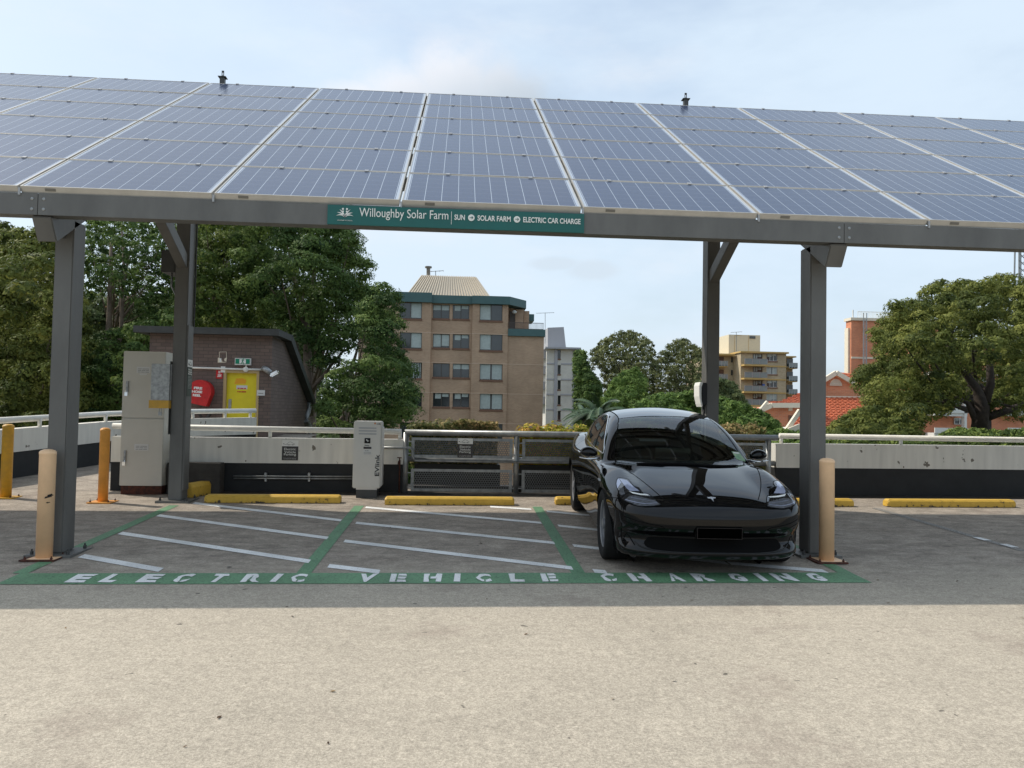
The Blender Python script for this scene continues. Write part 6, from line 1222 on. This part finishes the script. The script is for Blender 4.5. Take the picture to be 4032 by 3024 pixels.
car = thing('parked_car', 'glossy black electric hatchback-like sedan parked nose out in the right charging bay', 'car', (NX, NY, gz(NX, NY)))
car['label'] = 'glossy black four-door sedan parked nose out in the right charging bay'
car.rotation_euler = (math.atan(SB), 0, -carY)
def cmesh(name, v, f, m, parent=car, smooth=True):
    v = np.array(v, float).reshape(-1, 3).copy(); v[:, 2] *= ZS; me = bpy.data.meshes.new(name); me.from_pydata(v.tolist(), [], [tuple(int(i) for i in q) for q in f]); me.materials.append(m)
    if smooth: me.polygons.foreach_set('use_smooth', [True]*len(me.polygons))
    o = bpy.data.objects.new(name, me); COL.objects.link(o); o.parent = parent; return o
import bmesh
body = cmesh('body', VZ, faces, M['paint']); bm = bmesh.new(); bm.from_mesh(body.data); bmesh.ops.delete(bm, geom=[v for v in bm.verts if not v.link_faces], context='VERTS'); bmesh.ops.recalc_face_normals(bm, faces=bm.faces); bm.to_mesh(body.data)
BV = BVHTree.FromBMesh(bm)
WSO = [(-.70, 1.50), (-.665, 1.36), (-.45, 1.19), (0, 1.10), (.45, 1.19), (.665, 1.36), (.70, 1.50), (.66, 1.72), (.585, 2.02), (.54, 2.18), (0, 2.10), (-.54, 2.18), (-.585, 2.02), (-.66, 1.72)]
RWO = [(-.49, 3.53), (0, 3.58), (.49, 3.53), (.50, 4.0), (.40, 4.25), (0, 4.34), (-.40, 4.25), (-.50, 4.0)]
SW = [(1.70, .972), (1.90, 1.085), (2.14, 1.20), (2.42, 1.295), (2.72, 1.345), (3.05, 1.325), (3.4, 1.245), (3.72, 1.12), (3.83, 1.045), (3.72, 1.01), (3.2, .985), (2.4, .965), (2.0, .962)]
kill = []
for f_ in bm.faces:
    c_ = f_.calc_center_median(); zz = c_.z/ZS
    if zz < .9: continue
    if 1.08 < c_.y < 2.2 and f_.normal.z > .3 and pdist(np.array((c_.x/LX, c_.y)), WSO) > .028: kill.append(f_)
    elif 3.5 < c_.y < 4.36 and f_.normal.z > .3 and pdist(np.array((c_.x/LX, c_.y)), RWO) > .028: kill.append(f_)
    elif 1.7 < c_.y < 3.85 and abs(f_.normal.x) > .5 and pdist(np.array((c_.y, zz)), SW) > .022: kill.append(f_)
bmesh.ops.delete(bm, geom=kill, context='FACES'); bm.to_mesh(body.data); bm.free()
bpy.context.view_layer.update(); CM = car.matrix_basis.copy(); CI = CM.inverted(); camL = CI @ CAM
def hit(o, d):
    loc, n, i, dist = BV.ray_cast(Vector(o), Vector(d).normalized())
    if loc is None: return None
    if n.dot(Vector(d)) > 0: n = -n
    return loc, n
def densify(pts, closed=True, step=.02):
    out = []; n = len(pts)
    for i in range(n if closed else n-1):
        a, b = Vector(pts[i]), Vector(pts[(i+1) % n]); k = max(1, int((b-a).length/step))
        for j in range(k): out.append(a.lerp(b, j/k))
    if not closed: out.append(Vector(pts[-1]))
    return out
def smooth_poly(pts, closed=True, n=6):
    P = [Vector(p) for p in pts]; L_ = len(P); out = []
    for i in range(L_ if closed else L_-1):
        p0, p1, p2, p3 = (P[(i-1) % L_], P[i], P[(i+1) % L_], P[(i+2) % L_]) if closed else (P[max(i-1, 0)], P[i], P[i+1], P[min(i+2, L_-1)])
        for j in range(n): t = j/n; out.append(.5*((2*p1)+(-p0+p2)*t+(2*p0-5*p1+4*p2-p3)*t*t+(-p0+3*p1-3*p2+p3)*t**3))
    if not closed: out.append(P[-1])
    return out
def caster(mode):
    """2-D outline point -> ray in car space. 'cam': image pixel; 'side': (t,z); 'top': (x,t); 'front': (x,z)"""
    if mode == 'cam': return lambda p: (camL, CI.to_3x3() @ ray(p[0], p[1]))
    if mode == 'side': return lambda p: (Vector((-2, p[0], p[1]*ZS)), Vector((1, 0, 0)))
    if mode == 'top': return lambda p: (Vector((p[0]*LX, p[1], 3)), Vector((0, 0, -1)))
    if mode == 'front': return lambda p: (Vector((p[0]*LX, -2, p[1]*ZS)), Vector((0, 1, 0)))
def patch(name, pts, mode, m, off=.003, grid=.03, sm=False, mirror=False, parent=None):
    cast = caster(mode); P = [Vector(p) for p in (smooth_poly(pts) if sm else pts)]; P = densify(P, True, grid); A = np.array([tuple(p) for p in P]); lo, hi = A.min(0), A.max(0); inner = []
    for gx_ in np.arange(lo[0]+grid/2, hi[0], grid):
        for gy_ in np.arange(lo[1]+grid/2, hi[1], grid):
            if pdist(np.array((gx_, gy_)), A) > grid*.45: inner.append(Vector((gx_, gy_)))
    V2 = P+inner; n = len(P); r = delaunay_2d_cdt(V2, [(i, (i+1) % n) for i in range(n)], [], 1, 1e-6); vo, fo = r[0], r[2]; V = []; ok = []
    NR = []
    for p in vo:
        h = hit(*cast(p)); ok.append(h is not None); NR.append(h[1] if h else Vector((0, 0, 1))); V.append((h[0]+h[1]*off) if h else Vector((0, 0, 0)))
    F = [f for f in fo if all(ok[i] for i in f)]; res = []
    F = [f if (V[f[1]]-V[f[0]]).cross(V[f[2]]-V[f[0]]).dot(NR[f[0]]) > 0 else tuple(reversed(f)) for f in F]
    for s_ in ((1, -1) if mirror else (1,)):
        v = [(p.x*s_, p.y, p.z/ZS) for p in V]; res.append(cmesh(name, v, F if s_ == 1 else [tuple(reversed(f)) for f in F], m, parent[0 if s_ == 1 else 1] if isinstance(parent, (list, tuple)) else (parent if parent is not None else car)))
    return res
def ribbon(name, pts, mode, m, w=.006, off=.0012, closed=False, sm=True, mirror=False, parent=None, height=0):
    cast = caster(mode); P = smooth_poly(pts, closed, 8) if sm else densify(pts, closed, .03); H_ = [hit(*cast(p)) for p in P]; H_ = [h for h in H_ if h]; n = len(H_); V = []; F = []
    for i in range(n):
        a = H_[(i-1) % n if closed else max(i-1, 0)][0]; b = H_[(i+1) % n if closed else min(i+1, n-1)][0]; d = (b-a).normalized(); s = d.cross(H_[i][1]).normalized()*w/2; nn_ = H_[i][1]
        V += [H_[i][0]+nn_*off-s, H_[i][0]+nn_*(off+height)-s*.6, H_[i][0]+nn_*(off+height)+s*.6, H_[i][0]+nn_*off+s]
    for i in range(n if closed else n-1):
        j = (i+1) % n
        for k in range(3): F.append((i*4+k, j*4+k, j*4+k+1, i*4+k+1))
    out = []
    for s_ in ((1, -1) if mirror else (1,)): out.append(cmesh(name, [(p.x*s_, p.y, p.z/ZS) for p in V], F, m, parent[0 if s_ == 1 else 1] if isinstance(parent, (list, tuple)) else (parent if parent is not None else car)))
    return out
# glass
ws = patch('windscreen', [(-.70, 1.50), (-.665, 1.36), (-.45, 1.19), (0, 1.10), (.45, 1.19), (.665, 1.36), (.70, 1.50), (.66, 1.72), (.585, 2.02), (.54, 2.18), (0, 2.10), (-.54, 2.18), (-.585, 2.02), (-.66, 1.72)], 'top', M['cclear'], .0025, .045, False)[0]
patch('roof_glass', [(-.54, 2.20), (0, 2.12), (.54, 2.20), (.535, 2.7), (.52, 3.2), (.50, 3.5), (0, 3.55), (-.50, 3.5), (-.52, 3.2), (-.535, 2.7)], 'top', M['cglass'], .0025, .045)
patch('rear_window', [(-.49, 3.53), (0, 3.58), (.49, 3.53), (.50, 4.0), (.40, 4.25), (0, 4.34), (-.40, 4.25), (-.50, 4.0)], 'top', M['cclear'], .0025, .045)
SW = [(1.70, .972), (1.90, 1.085), (2.14, 1.20), (2.42, 1.295), (2.72, 1.345), (3.05, 1.325), (3.4, 1.245), (3.72, 1.12), (3.83, 1.045), (3.72, 1.01), (3.2, .985), (2.4, .965), (2.0, .962)]
sw = patch('side_window', SW, 'side', M['cclear'], .002, .05, False, True)
ribbon('chrome_trim', SW, 'side', M['chrome'], .02, .003, True, True, True, sw, .003)
for t_ in (2.38, 3.28): ribbon('door_pillar', [(t_, .97), (t_+.10, 1.15), (t_+.14, 1.34)], 'side', M['trimblk'], .06, .0035, False, True, True, sw)
ribbon('seam', [(-.575, 2.02), (-.645, 1.75), (-.695, 1.50), (-.66, 1.34)], 'top', M['trimblk'], .012, .0032, False, True, True)
ribbon('seam', [(-.54, 2.19), (0, 2.11), (.54, 2.19)], 'top', M['trimblk'], .008, .0036)
ribbon('seam', [(-.585, 2.03), (-.545, 2.2), (-.54, 2.7), (-.52, 3.4), (-.50, 4.0)], 'top', M['trimblk'], .01, .0032, False, True, True)
# hood cut line following the photo and mirrored
ribbon('hood_seam', [K('q', 770, 1000), K('q', 1000, 1130), K('q', 1250, 1310), K('q', 1490, 1510), K('d', 925, 832)], 'cam', M['trimblk'], .008, .0012)
ribbon('hood_seam', [K('d', 1643, 570), K('d', 1680, 610), K('d', 1700, 690), K('d', 1697, 770), K('d', 1680, 840)], 'cam', M['trimblk'], .008, .0012)
ribbon('hood_seam', [K('d', 925, 830), K('d', 1010, 862), K('d', 1200, 882), K('d', 1400, 888), K('d', 1600, 880), K('d', 1690, 855)], 'cam', M['trimblk'], .007, .0012)
ribbon('door_seam', [(1.28, .93), (1.22, .7), (1.27, .45), (1.36, .24)], 'side', M['trimblk'], .007, .001, False, True, True)
ribbon('door_seam', [(2.40, .955), (2.42, .7), (2.42, .24)], 'side', M['trimblk'], .007, .001, False, True, True)
ribbon('door_seam', [(3.62, .99), (3.45, .78), (3.30, .6), (3.22, .4), (3.2, .26)], 'side', M['trimblk'], .007, .001, False, True, True)
ribbon('bumper_seam', [(.50, .70), (.47, .665), (.40, .67), (.33, .68)], 'side', M['trimblk'], .006, .001, False, True, True)
for t0_ in (2.05, 3.0): ribbon('door_handle', [(t0_, .845), (t0_+.22, .85)], 'side', M['chrome'], .018, .002, False, False, True, None, .004)
# lower intake, lips and fog area
patch('lower_intake', [(-.60, .335), (-.50, .36), (0, .352), (.50, .36), (.60, .335), (.56, .262), (0, .248), (-.56, .262)], 'front', M['under'], .004, .03, True)
ribbon('intake_lip', [(-.70, .30), (-.62, .262), (-.40, .245), (0, .237), (.40, .245), (.62, .262), (.70, .30)], 'front', M['paint'], .012, .003, False, True, False, None, .004)
ribbon('bumper_crease', [(-.80, .53), (-.66, .50), (-.50, .475), (-.46, .455)], 'front', M['trimblk'], .006, .001, False, True, True)
ribbon('bumper_crease', [(-.80, .49), (-.66, .455), (-.54, .44), (-.46, .453)], 'front', M['trimblk'], .006, .001, False, True, True)
ribbon('corner_vane', [(-.815, .62), (-.80, .3), (-.76, .36), (-.70, .275)], 'front', M['trimblk'], .01, .001, False, True, True)
# headlights traced on the body, mirrored to the other side
HLo = [K('o', *p) for p in ((862, 135), (1000, 160), (1090, 260), (1205, 352), (1340, 400), (1450, 480), (1545, 570), (1450, 598), (1290, 606), (1100, 575), (935, 505), (880, 440), (850, 350), (815, 240), (830, 160))]
hl = patch('headlight', HLo, 'cam', M['lampd'], .003, 5., True, True)
ribbon('seam', HLo, 'cam', M['trimblk'], .007, .0038, True, True, True, hl)
patch('upper_lens', [K('o', *p) for p in ((868, 150), (985, 178), (1075, 262), (1195, 352), (1040, 352), (985, 310), (905, 200))], 'cam', M['lampw'], .0048, 4., False, True, hl)
patch('side_marker', [K('o', *p) for p in ((855, 150), (868, 165), (898, 215), (838, 310), (822, 240), (832, 175))], 'cam', M['chrome2'] if 'chrome2' in M else M['lampw'], .0048, 4., False, True, hl)
patch('light_bar', [K('o', *p) for p in ((1015, 350), (1060, 365), (1200, 395), (1345, 412), (1330, 428), (1200, 418), (1080, 392))], 'cam', M['signwhite'], .0056, 3., False, True, hl)
patch('lower_lens', [K('o', *p) for p in ((950, 500), (1040, 430), (1130, 425), (1300, 470), (1440, 500), (1530, 568), (1440, 588), (1290, 595), (1110, 562))], 'cam', M['lampg'], .0048, 4., False, True, hl)
ribbon('light_guide', [K('o', *p) for p in ((965, 490), (1120, 530), (1290, 558), (1480, 545))], 'cam', M['lampw'], .006, .006, False, True, True, hl)
ribbon('light_guide', [K('o', *p) for p in ((1060, 455), (1180, 480), (1330, 505), (1470, 528))], 'cam', M['lampw'], .003, .006, False, True, True, hl)
patch('projector', [K('o', *p) for p in ((870, 300), (935, 300), (960, 400), (900, 420), (868, 380))], 'cam', M['lampg'], .0052, 4., False, True, hl)
# plate, emblem, sensor
pc = [hit(*caster('cam')(K('d', *p))) for p in ((1195, 1056), (1530, 1066), (1525, 1140), (1186, 1134))]; pv = [h[0] for h in pc if h]
px0_ = min(v.x for v in pv); px1_ = max(v.x for v in pv); pz0 = min(v.z for v in pv)+.004; pz1 = max(v.z for v in pv)-.004; py_ = min(v.y for v in pv)-.018
def cbox(name, x0, x1, y0, y1, z0, z1, m, par=car, bev=0):
    o = MB().box(x0, x1, y0, y1, z0, z1).build(name, m, None, loc=(0, 0, 0), bevel=bev); o.parent = par; return o
npl = cbox('number_plate', px0_, px1_, py_, py_+.01, pz0, pz1, M['plate']); cbox('plate_holder', px0_-.006, px1_+.006, py_+.0105, py_+.05, pz0-.006, pz1+.006, M['under'])
M['pframe2'] = mat('plate_edge', (.05, .035, .035), .4)
f = MB(); 
for q in ((px0_, px1_, pz0, pz0+.003), (px0_, px1_, pz1-.003, pz1), (px0_, px0_+.003, pz0+.003, pz1-.003), (px1_-.003, px1_, pz0+.003, pz1-.003)): f.box(q[0], q[1], py_-.002, py_-.0005, q[2], q[3])
o = f.build('plate_edge', M['pframe'], loc=(0, 0, 0)); o.parent = npl
em_ = [K('d', 1275, 822), K('d', 1310, 820), K('d', 1344, 824), K('d', 1340, 832), K('d', 1322, 834), K('d', 1327, 860), K('d', 1318, 846), K('d', 1303, 834), K('d', 1283, 832)]
patch('emblem', em_, 'cam', M['silver'], .004, 2., False)
patch('side_camera', [K('o', *p) for p in ((518, 142), (545, 130), (572, 168), (562, 192), (532, 172))], 'cam', M['silver'], .006, 3., False, True)
# permit sticker on the windscreen
stk = patch('permit_sticker', [K('r', 795, 1010), K('r', 925, 1020), K('r', 1035, 1165), K('r', 1030, 1190), K('r', 880, 1145)], 'cam', M['stickg'], .004, 4.)
patch('sticker_print', [K('r', 815, 1020), K('r', 915, 1030), K('r', 935, 1055), K('r', 835, 1045)], 'cam', M['signwhite'], .005, 4., False, False, stk[0])
# cabin seen through the glass
def cb2(name, x0, x1, y0, y1, z0, z1, m, bev=.03, rx=0): 
    o = MB().box(x0, x1, y0, y1, z0*ZS, z1*ZS).build(name, m, None, loc=(0, 0, 0), bevel=bev); o.parent = car; return o
cb2('dashboard', -.70, .70, 1.42, 1.74, .74, .905, M['dash'], .05); cb2('dashboard_top', -.62, .62, 1.22, 1.42, .76, .87, M['dash'], .03); cb2('touch_screen', -.19, .19, 1.76, 1.775, .84, 1.03, M['screen'], .004)
cb2('cabin_floor', -.74, .74, 1.3, 3.9, .30, .36, M['under'], .0)
for sx_ in (-.37, .37):
    cb2('seat', sx_-.25, sx_+.25, 2.25, 2.75, .36, .60, M['seat'], .06); bk = MB().hexa([(sx_-.24, 2.66, .55), (sx_+.24, 2.66, .55), (sx_+.24, 2.80, .55), (sx_-.24, 2.80, .55), (sx_-.20, 2.84, 1.05), (sx_+.20, 2.84, 1.05), (sx_+.20, 2.94, 1.05), (sx_-.20, 2.94, 1.05)]).build('seat_back', M['seat'], None, loc=(0, 0, 0), bevel=.04); bk.parent = car
    cb2('headrest', sx_-.13, sx_+.13, 2.86, 2.96, 1.09, 1.24, M['seat'], .04)
cb2('rear_seat', -.62, .62, 3.35, 3.60, .45, .98, M['seat'], .05); cb2('parcel_shelf', -.60, .60, 3.62, 4.2, .93, .96, M['dash'], .0); cb2('rear_view_mirror', -.12, .12, 1.98, 2.02, 1.225, 1.29, M['seat'], .01)
sw_ = MB(); sw_.tube([(-.37+.175*math.cos(q), 1.93+.06*math.sin(q), (.90+.165*math.sin(q))*ZS) for q in np.linspace(0, 2*math.pi, 25)], .014, 8, False).tube([(-.37-.16, 1.93, .90*ZS), (-.37+.16, 1.93, .90*ZS)], .018, 6); o = sw_.build('steering_wheel', M['dash'], loc=(0, 0, 0)); o.parent = car
# wipers
ribbon('wiper', [(-.50, 1.235), (-.1, 1.125), (.30, 1.135), (.56, 1.25)], 'top', M['trimblk'], .03, .004, False, True, False, None, .012)
# mirrors
for s_ in (-1, 1):
    cx, cy, cz = s_*.90-.03, 1.60, .985*ZS
    vs = []; fs = []; nU, nV = 16, 24
    for i in range(nU+1):
        ph = math.pi*i/nU
        for k in range(nV):
            q = 2*math.pi*k/nV; X = math.cos(ph); r = math.sin(ph); Yq = r*math.cos(q); Zq = r*math.sin(q); sy = .075 if Yq < 0 else .035
            vs.append((cx-s_*X*.092*(1+.0*Yq), cy+Yq*sy, cz+(Zq if Zq > 0 else Zq*.8)*.060-(.012 if X > 0 else 0)*abs(X)))
    for i in range(nU):
        for k in range(nV): k2 = (k+1) % nV; fs.append((i*nV+k, i*nV+k2, (i+1)*nV+k2, (i+1)*nV+k))
    mo = bpy.data.meshes.new('mirror'); mo.from_pydata(vs, [], fs); mo.materials.append(M['paint']); mo.polygons.foreach_set('use_smooth', [True]*len(mo.polygons)); mi = bpy.data.objects.new('wing_mirror', mo); COL.objects.link(mi); mi.parent = car
    o = MB().tube([(cx+s_*.10, cy-.03, cz-.055), (cx, cy-.05, cz-.068), (cx-s_*.11, cy-.02, cz-.06), (s_*.83, cy-.0, .90*ZS)], [.006, .010, .014, .016], 8).build('mirror_arm', M['chrome'], loc=(0, 0, 0), smooth=True); o.parent = mi
# wheels
tp_ = [(.225, -.10), (.262, -.118), (.30, -.12), (.322, -.112), (.334, -.095), (.3355, 0), (.334, .095), (.322, .112), (.30, .12), (.262, .118), (.225, .10)]
wt = MB(); wt.lathe((0, 0, 0), tp_+[tp_[0]], 56, 0, 'X', False); gr_ = MB()
wme = None
for (ly, s_) in ((FA, -1), (FA, 1), (RA_, -1), (RA_, 1)):
    w_ = thing('wheel', None, None); w_.parent = car; w_.location = (s_*.768, ly, WR*ZS+.003 if False else .335)
    del_ = [w_.pop(k) for k in ('label', 'category') if k in w_]
    o = wt.build('tyre', M['tyre'], loc=(0, 0, 0), smooth=True); o.parent = w_
    rm = MB(); rm.lathe((s_*.05, 0, 0), [(.232, -s_*.09), (.226, s_*.04), (.222, s_*.052), (.210, s_*.045), (.205, -s_*.08)], 48, 0, 'X', False)
    for k in range(5):
        a = k*2*math.pi/5+.3
        P_l = []
        for r, hw in ((.04, .030), (.12, .036), (.20, .062), (.222, .075)): P_l.append((r, hw))
        vs = [];
        for sd in (-1, 1):
            for r, hw in (P_l if sd < 0 else P_l[::-1]): ang = a+sd*hw/r*(1 if r > .05 else .8)+.18*(r/.22); vs.append((s_*(.088-.012*(r/.22)), r*math.cos(ang), r*math.sin(ang)))
        rm.prism(vs, (-s_*.03, 0, 0))
    rm.lathe((s_*.07, 0, 0), [(.05, 0), (.05, s_*.035), (.03, s_*.042)], 20, 0, 'X')
    o = rm.build('rim', M['rim'], loc=(0, 0, 0)); o.parent = w_
    o = MB().lathe((s_*.03, 0, 0), [(.205, 0), (.205, s_*.02)], 32, 0, 'X').build('brake_disc', M['hub'], loc=(0, 0, 0)); o.parent = w_
    # arch liner
    vs = []; fs = []; n = 40
    for i in range(n+1):
        a = -.12+(math.pi+.24)*i/n
        for xx in (.955, .93, .55): rr = RAR+(.0 if xx > .94 else .004); hh_ = hit((s_*2, ly+math.cos(a)*(RAR+.004), (WR+math.sin(a)*(RAR+.004))*ZS), (-s_, 0, 0)); X = (abs(hh_[0].x)+(.004 if xx == .955 else -.012)) if (hh_ and xx > .9) else xx; vs.append((s_*X, ly+math.cos(a)*(rr), WR+math.sin(a)*(rr)))
    for i in range(n):
        for k in range(2): fs.append((i*3+k, i*3+k+1, (i+1)*3+k+1, (i+1)*3+k))
    m0 = len(vs); vs.append((s_*.55, ly, WR))
    for i in range(n): fs.append((i*3+2, m0, (i+1)*3+2))
    cmesh('arch_liner', vs, fs, M['under'])
# underbody pan
o = cbox('underbody', -.80, .80, .35, 4.4, .15, .30, M['under'])
# ------------------------------------------------------------------ light and sky
el, az = math.atan2(1, math.hypot(.86, .375)), math.atan2(-.86, .375)      # sun stands behind the canopy on the left
sd = Vector((-.86, .375, 1)).normalized()
su = bpy.data.lights.new('sun', 'SUN'); su.energy = 2.75; su.angle = math.radians(.53); su.color = (1, .93, .82); so = bpy.data.objects.new('sun', su); COL.objects.link(so); so.rotation_euler = sd.to_track_quat('Z', 'Y').to_euler()
w = bpy.data.worlds.new('World'); scn.world = w; w.use_nodes = True; nt = w.node_tree; N = nt.nodes; L = nt.links; bg = N['Background']
sky = N.new('ShaderNodeTexSky'); sky.sky_type = 'NISHITA'; sky.sun_disc = False; sky.sun_elevation = el; sky.sun_rotation = az; sky.air_density = 1.2; sky.dust_density = 2.5; sky.ozone_density = 1.5
tc = N.new('ShaderNodeTexCoord')
def mth(op, a, b=None, clamp=False):
    n = N.new('ShaderNodeMath'); n.operation = op; n.use_clamp = clamp
    for i, v in enumerate((a, b)):
        if v is None: continue
        if isinstance(v, (int, float)): n.inputs[i].default_value = v
        else: L.new(v, n.inputs[i])
    return n.outputs[0]
def noi(scale, det, rough, st=(1, 1, 1)):
    mp = N.new('ShaderNodeMapping'); mp.inputs['Scale'].default_value = st; L.new(tc.outputs['Generated'], mp.inputs[0]); n = N.new('ShaderNodeTexNoise'); n.inputs['Scale'].default_value = scale; n.inputs['Detail'].default_value = det; n.inputs['Roughness'].default_value = rough; L.new(mp.outputs[0], n.inputs['Vector']); return n.outputs['Fac']
def mrange(s, a, b, c, d):
    n = N.new('ShaderNodeMapRange'); n.interpolation_type = 'SMOOTHSTEP'
    for i, v in enumerate((a, b, c, d)): n.inputs[i+1].default_value = v
    L.new(s, n.inputs[0]); return n.outputs[0]
# thin high haze: bright, nearly white veil over a pale blue sky
SKB = 6.7
veil = mrange(noi(1.6, 6, .6, (1, 1, 2.6)), .34, .68, .48, .95)
hz_ = N.new('ShaderNodeMixRGB'); L.new(veil, hz_.inputs[0]); L.new(sky.outputs[0], hz_.inputs[1]); hz_.inputs[2].default_value = (.66*SKB, .78*SKB, .90*SKB, 1)
wv_ = N.new('ShaderNodeMixRGB'); L.new(mrange(noi(2.2, 7, .6, (1, 1, 3)), .50, .78, 0, .6), wv_.inputs[0]); L.new(hz_.outputs[0], wv_.inputs[1]); wv_.inputs[2].default_value = (.80*SKB, .82*SKB, .86*SKB, 1)
# low cumulus above the ridge of the canopy: several soft puffs
def puff(px, py, rx, ry, amp=1.):
    d = ray(px, py).normalized(); sp = N.new('ShaderNodeVectorMath'); sp.operation = 'SUBTRACT'; L.new(tc.outputs['Generated'], sp.inputs[0]); sp.inputs[1].default_value = d
    s = N.new('ShaderNodeVectorMath'); s.operation = 'MULTIPLY'; L.new(sp.outputs[0], s.inputs[0]); s.inputs[1].default_value = (1/rx, .0, 1/ry); ln = N.new('ShaderNodeVectorMath'); ln.operation = 'LENGTH'; L.new(s.outputs[0], ln.inputs[0])
    gt = N.new('ShaderNodeSeparateXYZ'); L.new(tc.outputs['Generated'], gt.inputs[0]); fr = mth('GREATER_THAN', gt.outputs[1], 0.)
    return mth('MULTIPLY', mth('SUBTRACT', 1., ln.outputs['Value']), mth('MULTIPLY', fr, amp))
pf_ = None
for a in ((955, 172, .055, .045), (1010, 180, .06, .05), (1065, 195, .06, .045), (890, 205, .08, .04), (1125, 220, .05, .035), (1010, 225, .14, .05), (840, 225, .09, .03)):
    q = puff(*a); pf_ = q if pf_ is None else mth('MAXIMUM', pf_, q)
cl = mrange(mth('ADD', pf_, mth('MULTIPLY', mth('SUBTRACT', noi(17, 9, .62), .5), .95)), -.05, .75, 0, .9)
gt = N.new('ShaderNodeSeparateXYZ'); L.new(tc.outputs['Generated'], gt.inputs[0])
zc_ = ray(1000, 200).normalized().z; shade = mrange(mth('ADD', mth('ADD', gt.outputs[2], mth('MULTIPLY', gt.outputs[0], -.35)), mth('MULTIPLY', mth('SUBTRACT', noi(9, 5, .5), .5), .05)), zc_-.045, zc_+.05, 0, 1)
cc = N.new('ShaderNodeMixRGB'); L.new(shade, cc.inputs[0]); cc.inputs[1].default_value = (.50*SKB, .57*SKB, .64*SKB, 1); cc.inputs[2].default_value = (.82*SKB, .84*SKB, .89*SKB, 1)
cm_ = N.new('ShaderNodeMixRGB'); L.new(cl, cm_.inputs[0]); L.new(wv_.outputs[0], cm_.inputs[1]); L.new(cc.outputs[0], cm_.inputs[2])
q2 = puff(1275, 583, .045, .018); q3 = puff(1205, 570, .05, .012); c2 = mrange(mth('ADD', mth('MAXIMUM', q2, q3), mth('MULTIPLY', mth('SUBTRACT', noi(16, 6, .6), .5), .8)), .1, .6, 0, .7)
cm2 = N.new('ShaderNodeMixRGB'); L.new(c2, cm2.inputs[0]); L.new(cm_.outputs[0], cm2.inputs[1]); cm2.inputs[2].default_value = (.60*SKB, .69*SKB, .78*SKB, 1)
L.new(cm2.outputs[0], bg.inputs[0]); bg.inputs[1].default_value = .12
# ------------------------------------------------------------------ camera
cd = bpy.data.cameras.new('camera'); cd.sensor_width = 36; cd.lens = 36*F_/4032; cd.clip_start = .05; cd.clip_end = 3000; co = bpy.data.objects.new('camera', cd); COL.objects.link(co)
mtx = Matrix((AR, AU, -AF)).transposed().to_4x4(); mtx.translation = CAM; co.matrix_world = mtx; scn.camera = co
scn.view_settings.view_transform = 'Standard'; scn.view_settings.look = 'None'; scn.view_settings.exposure = .5; scn.view_settings.gamma = 1
scn.cycles.transparent_max_bounces = 16
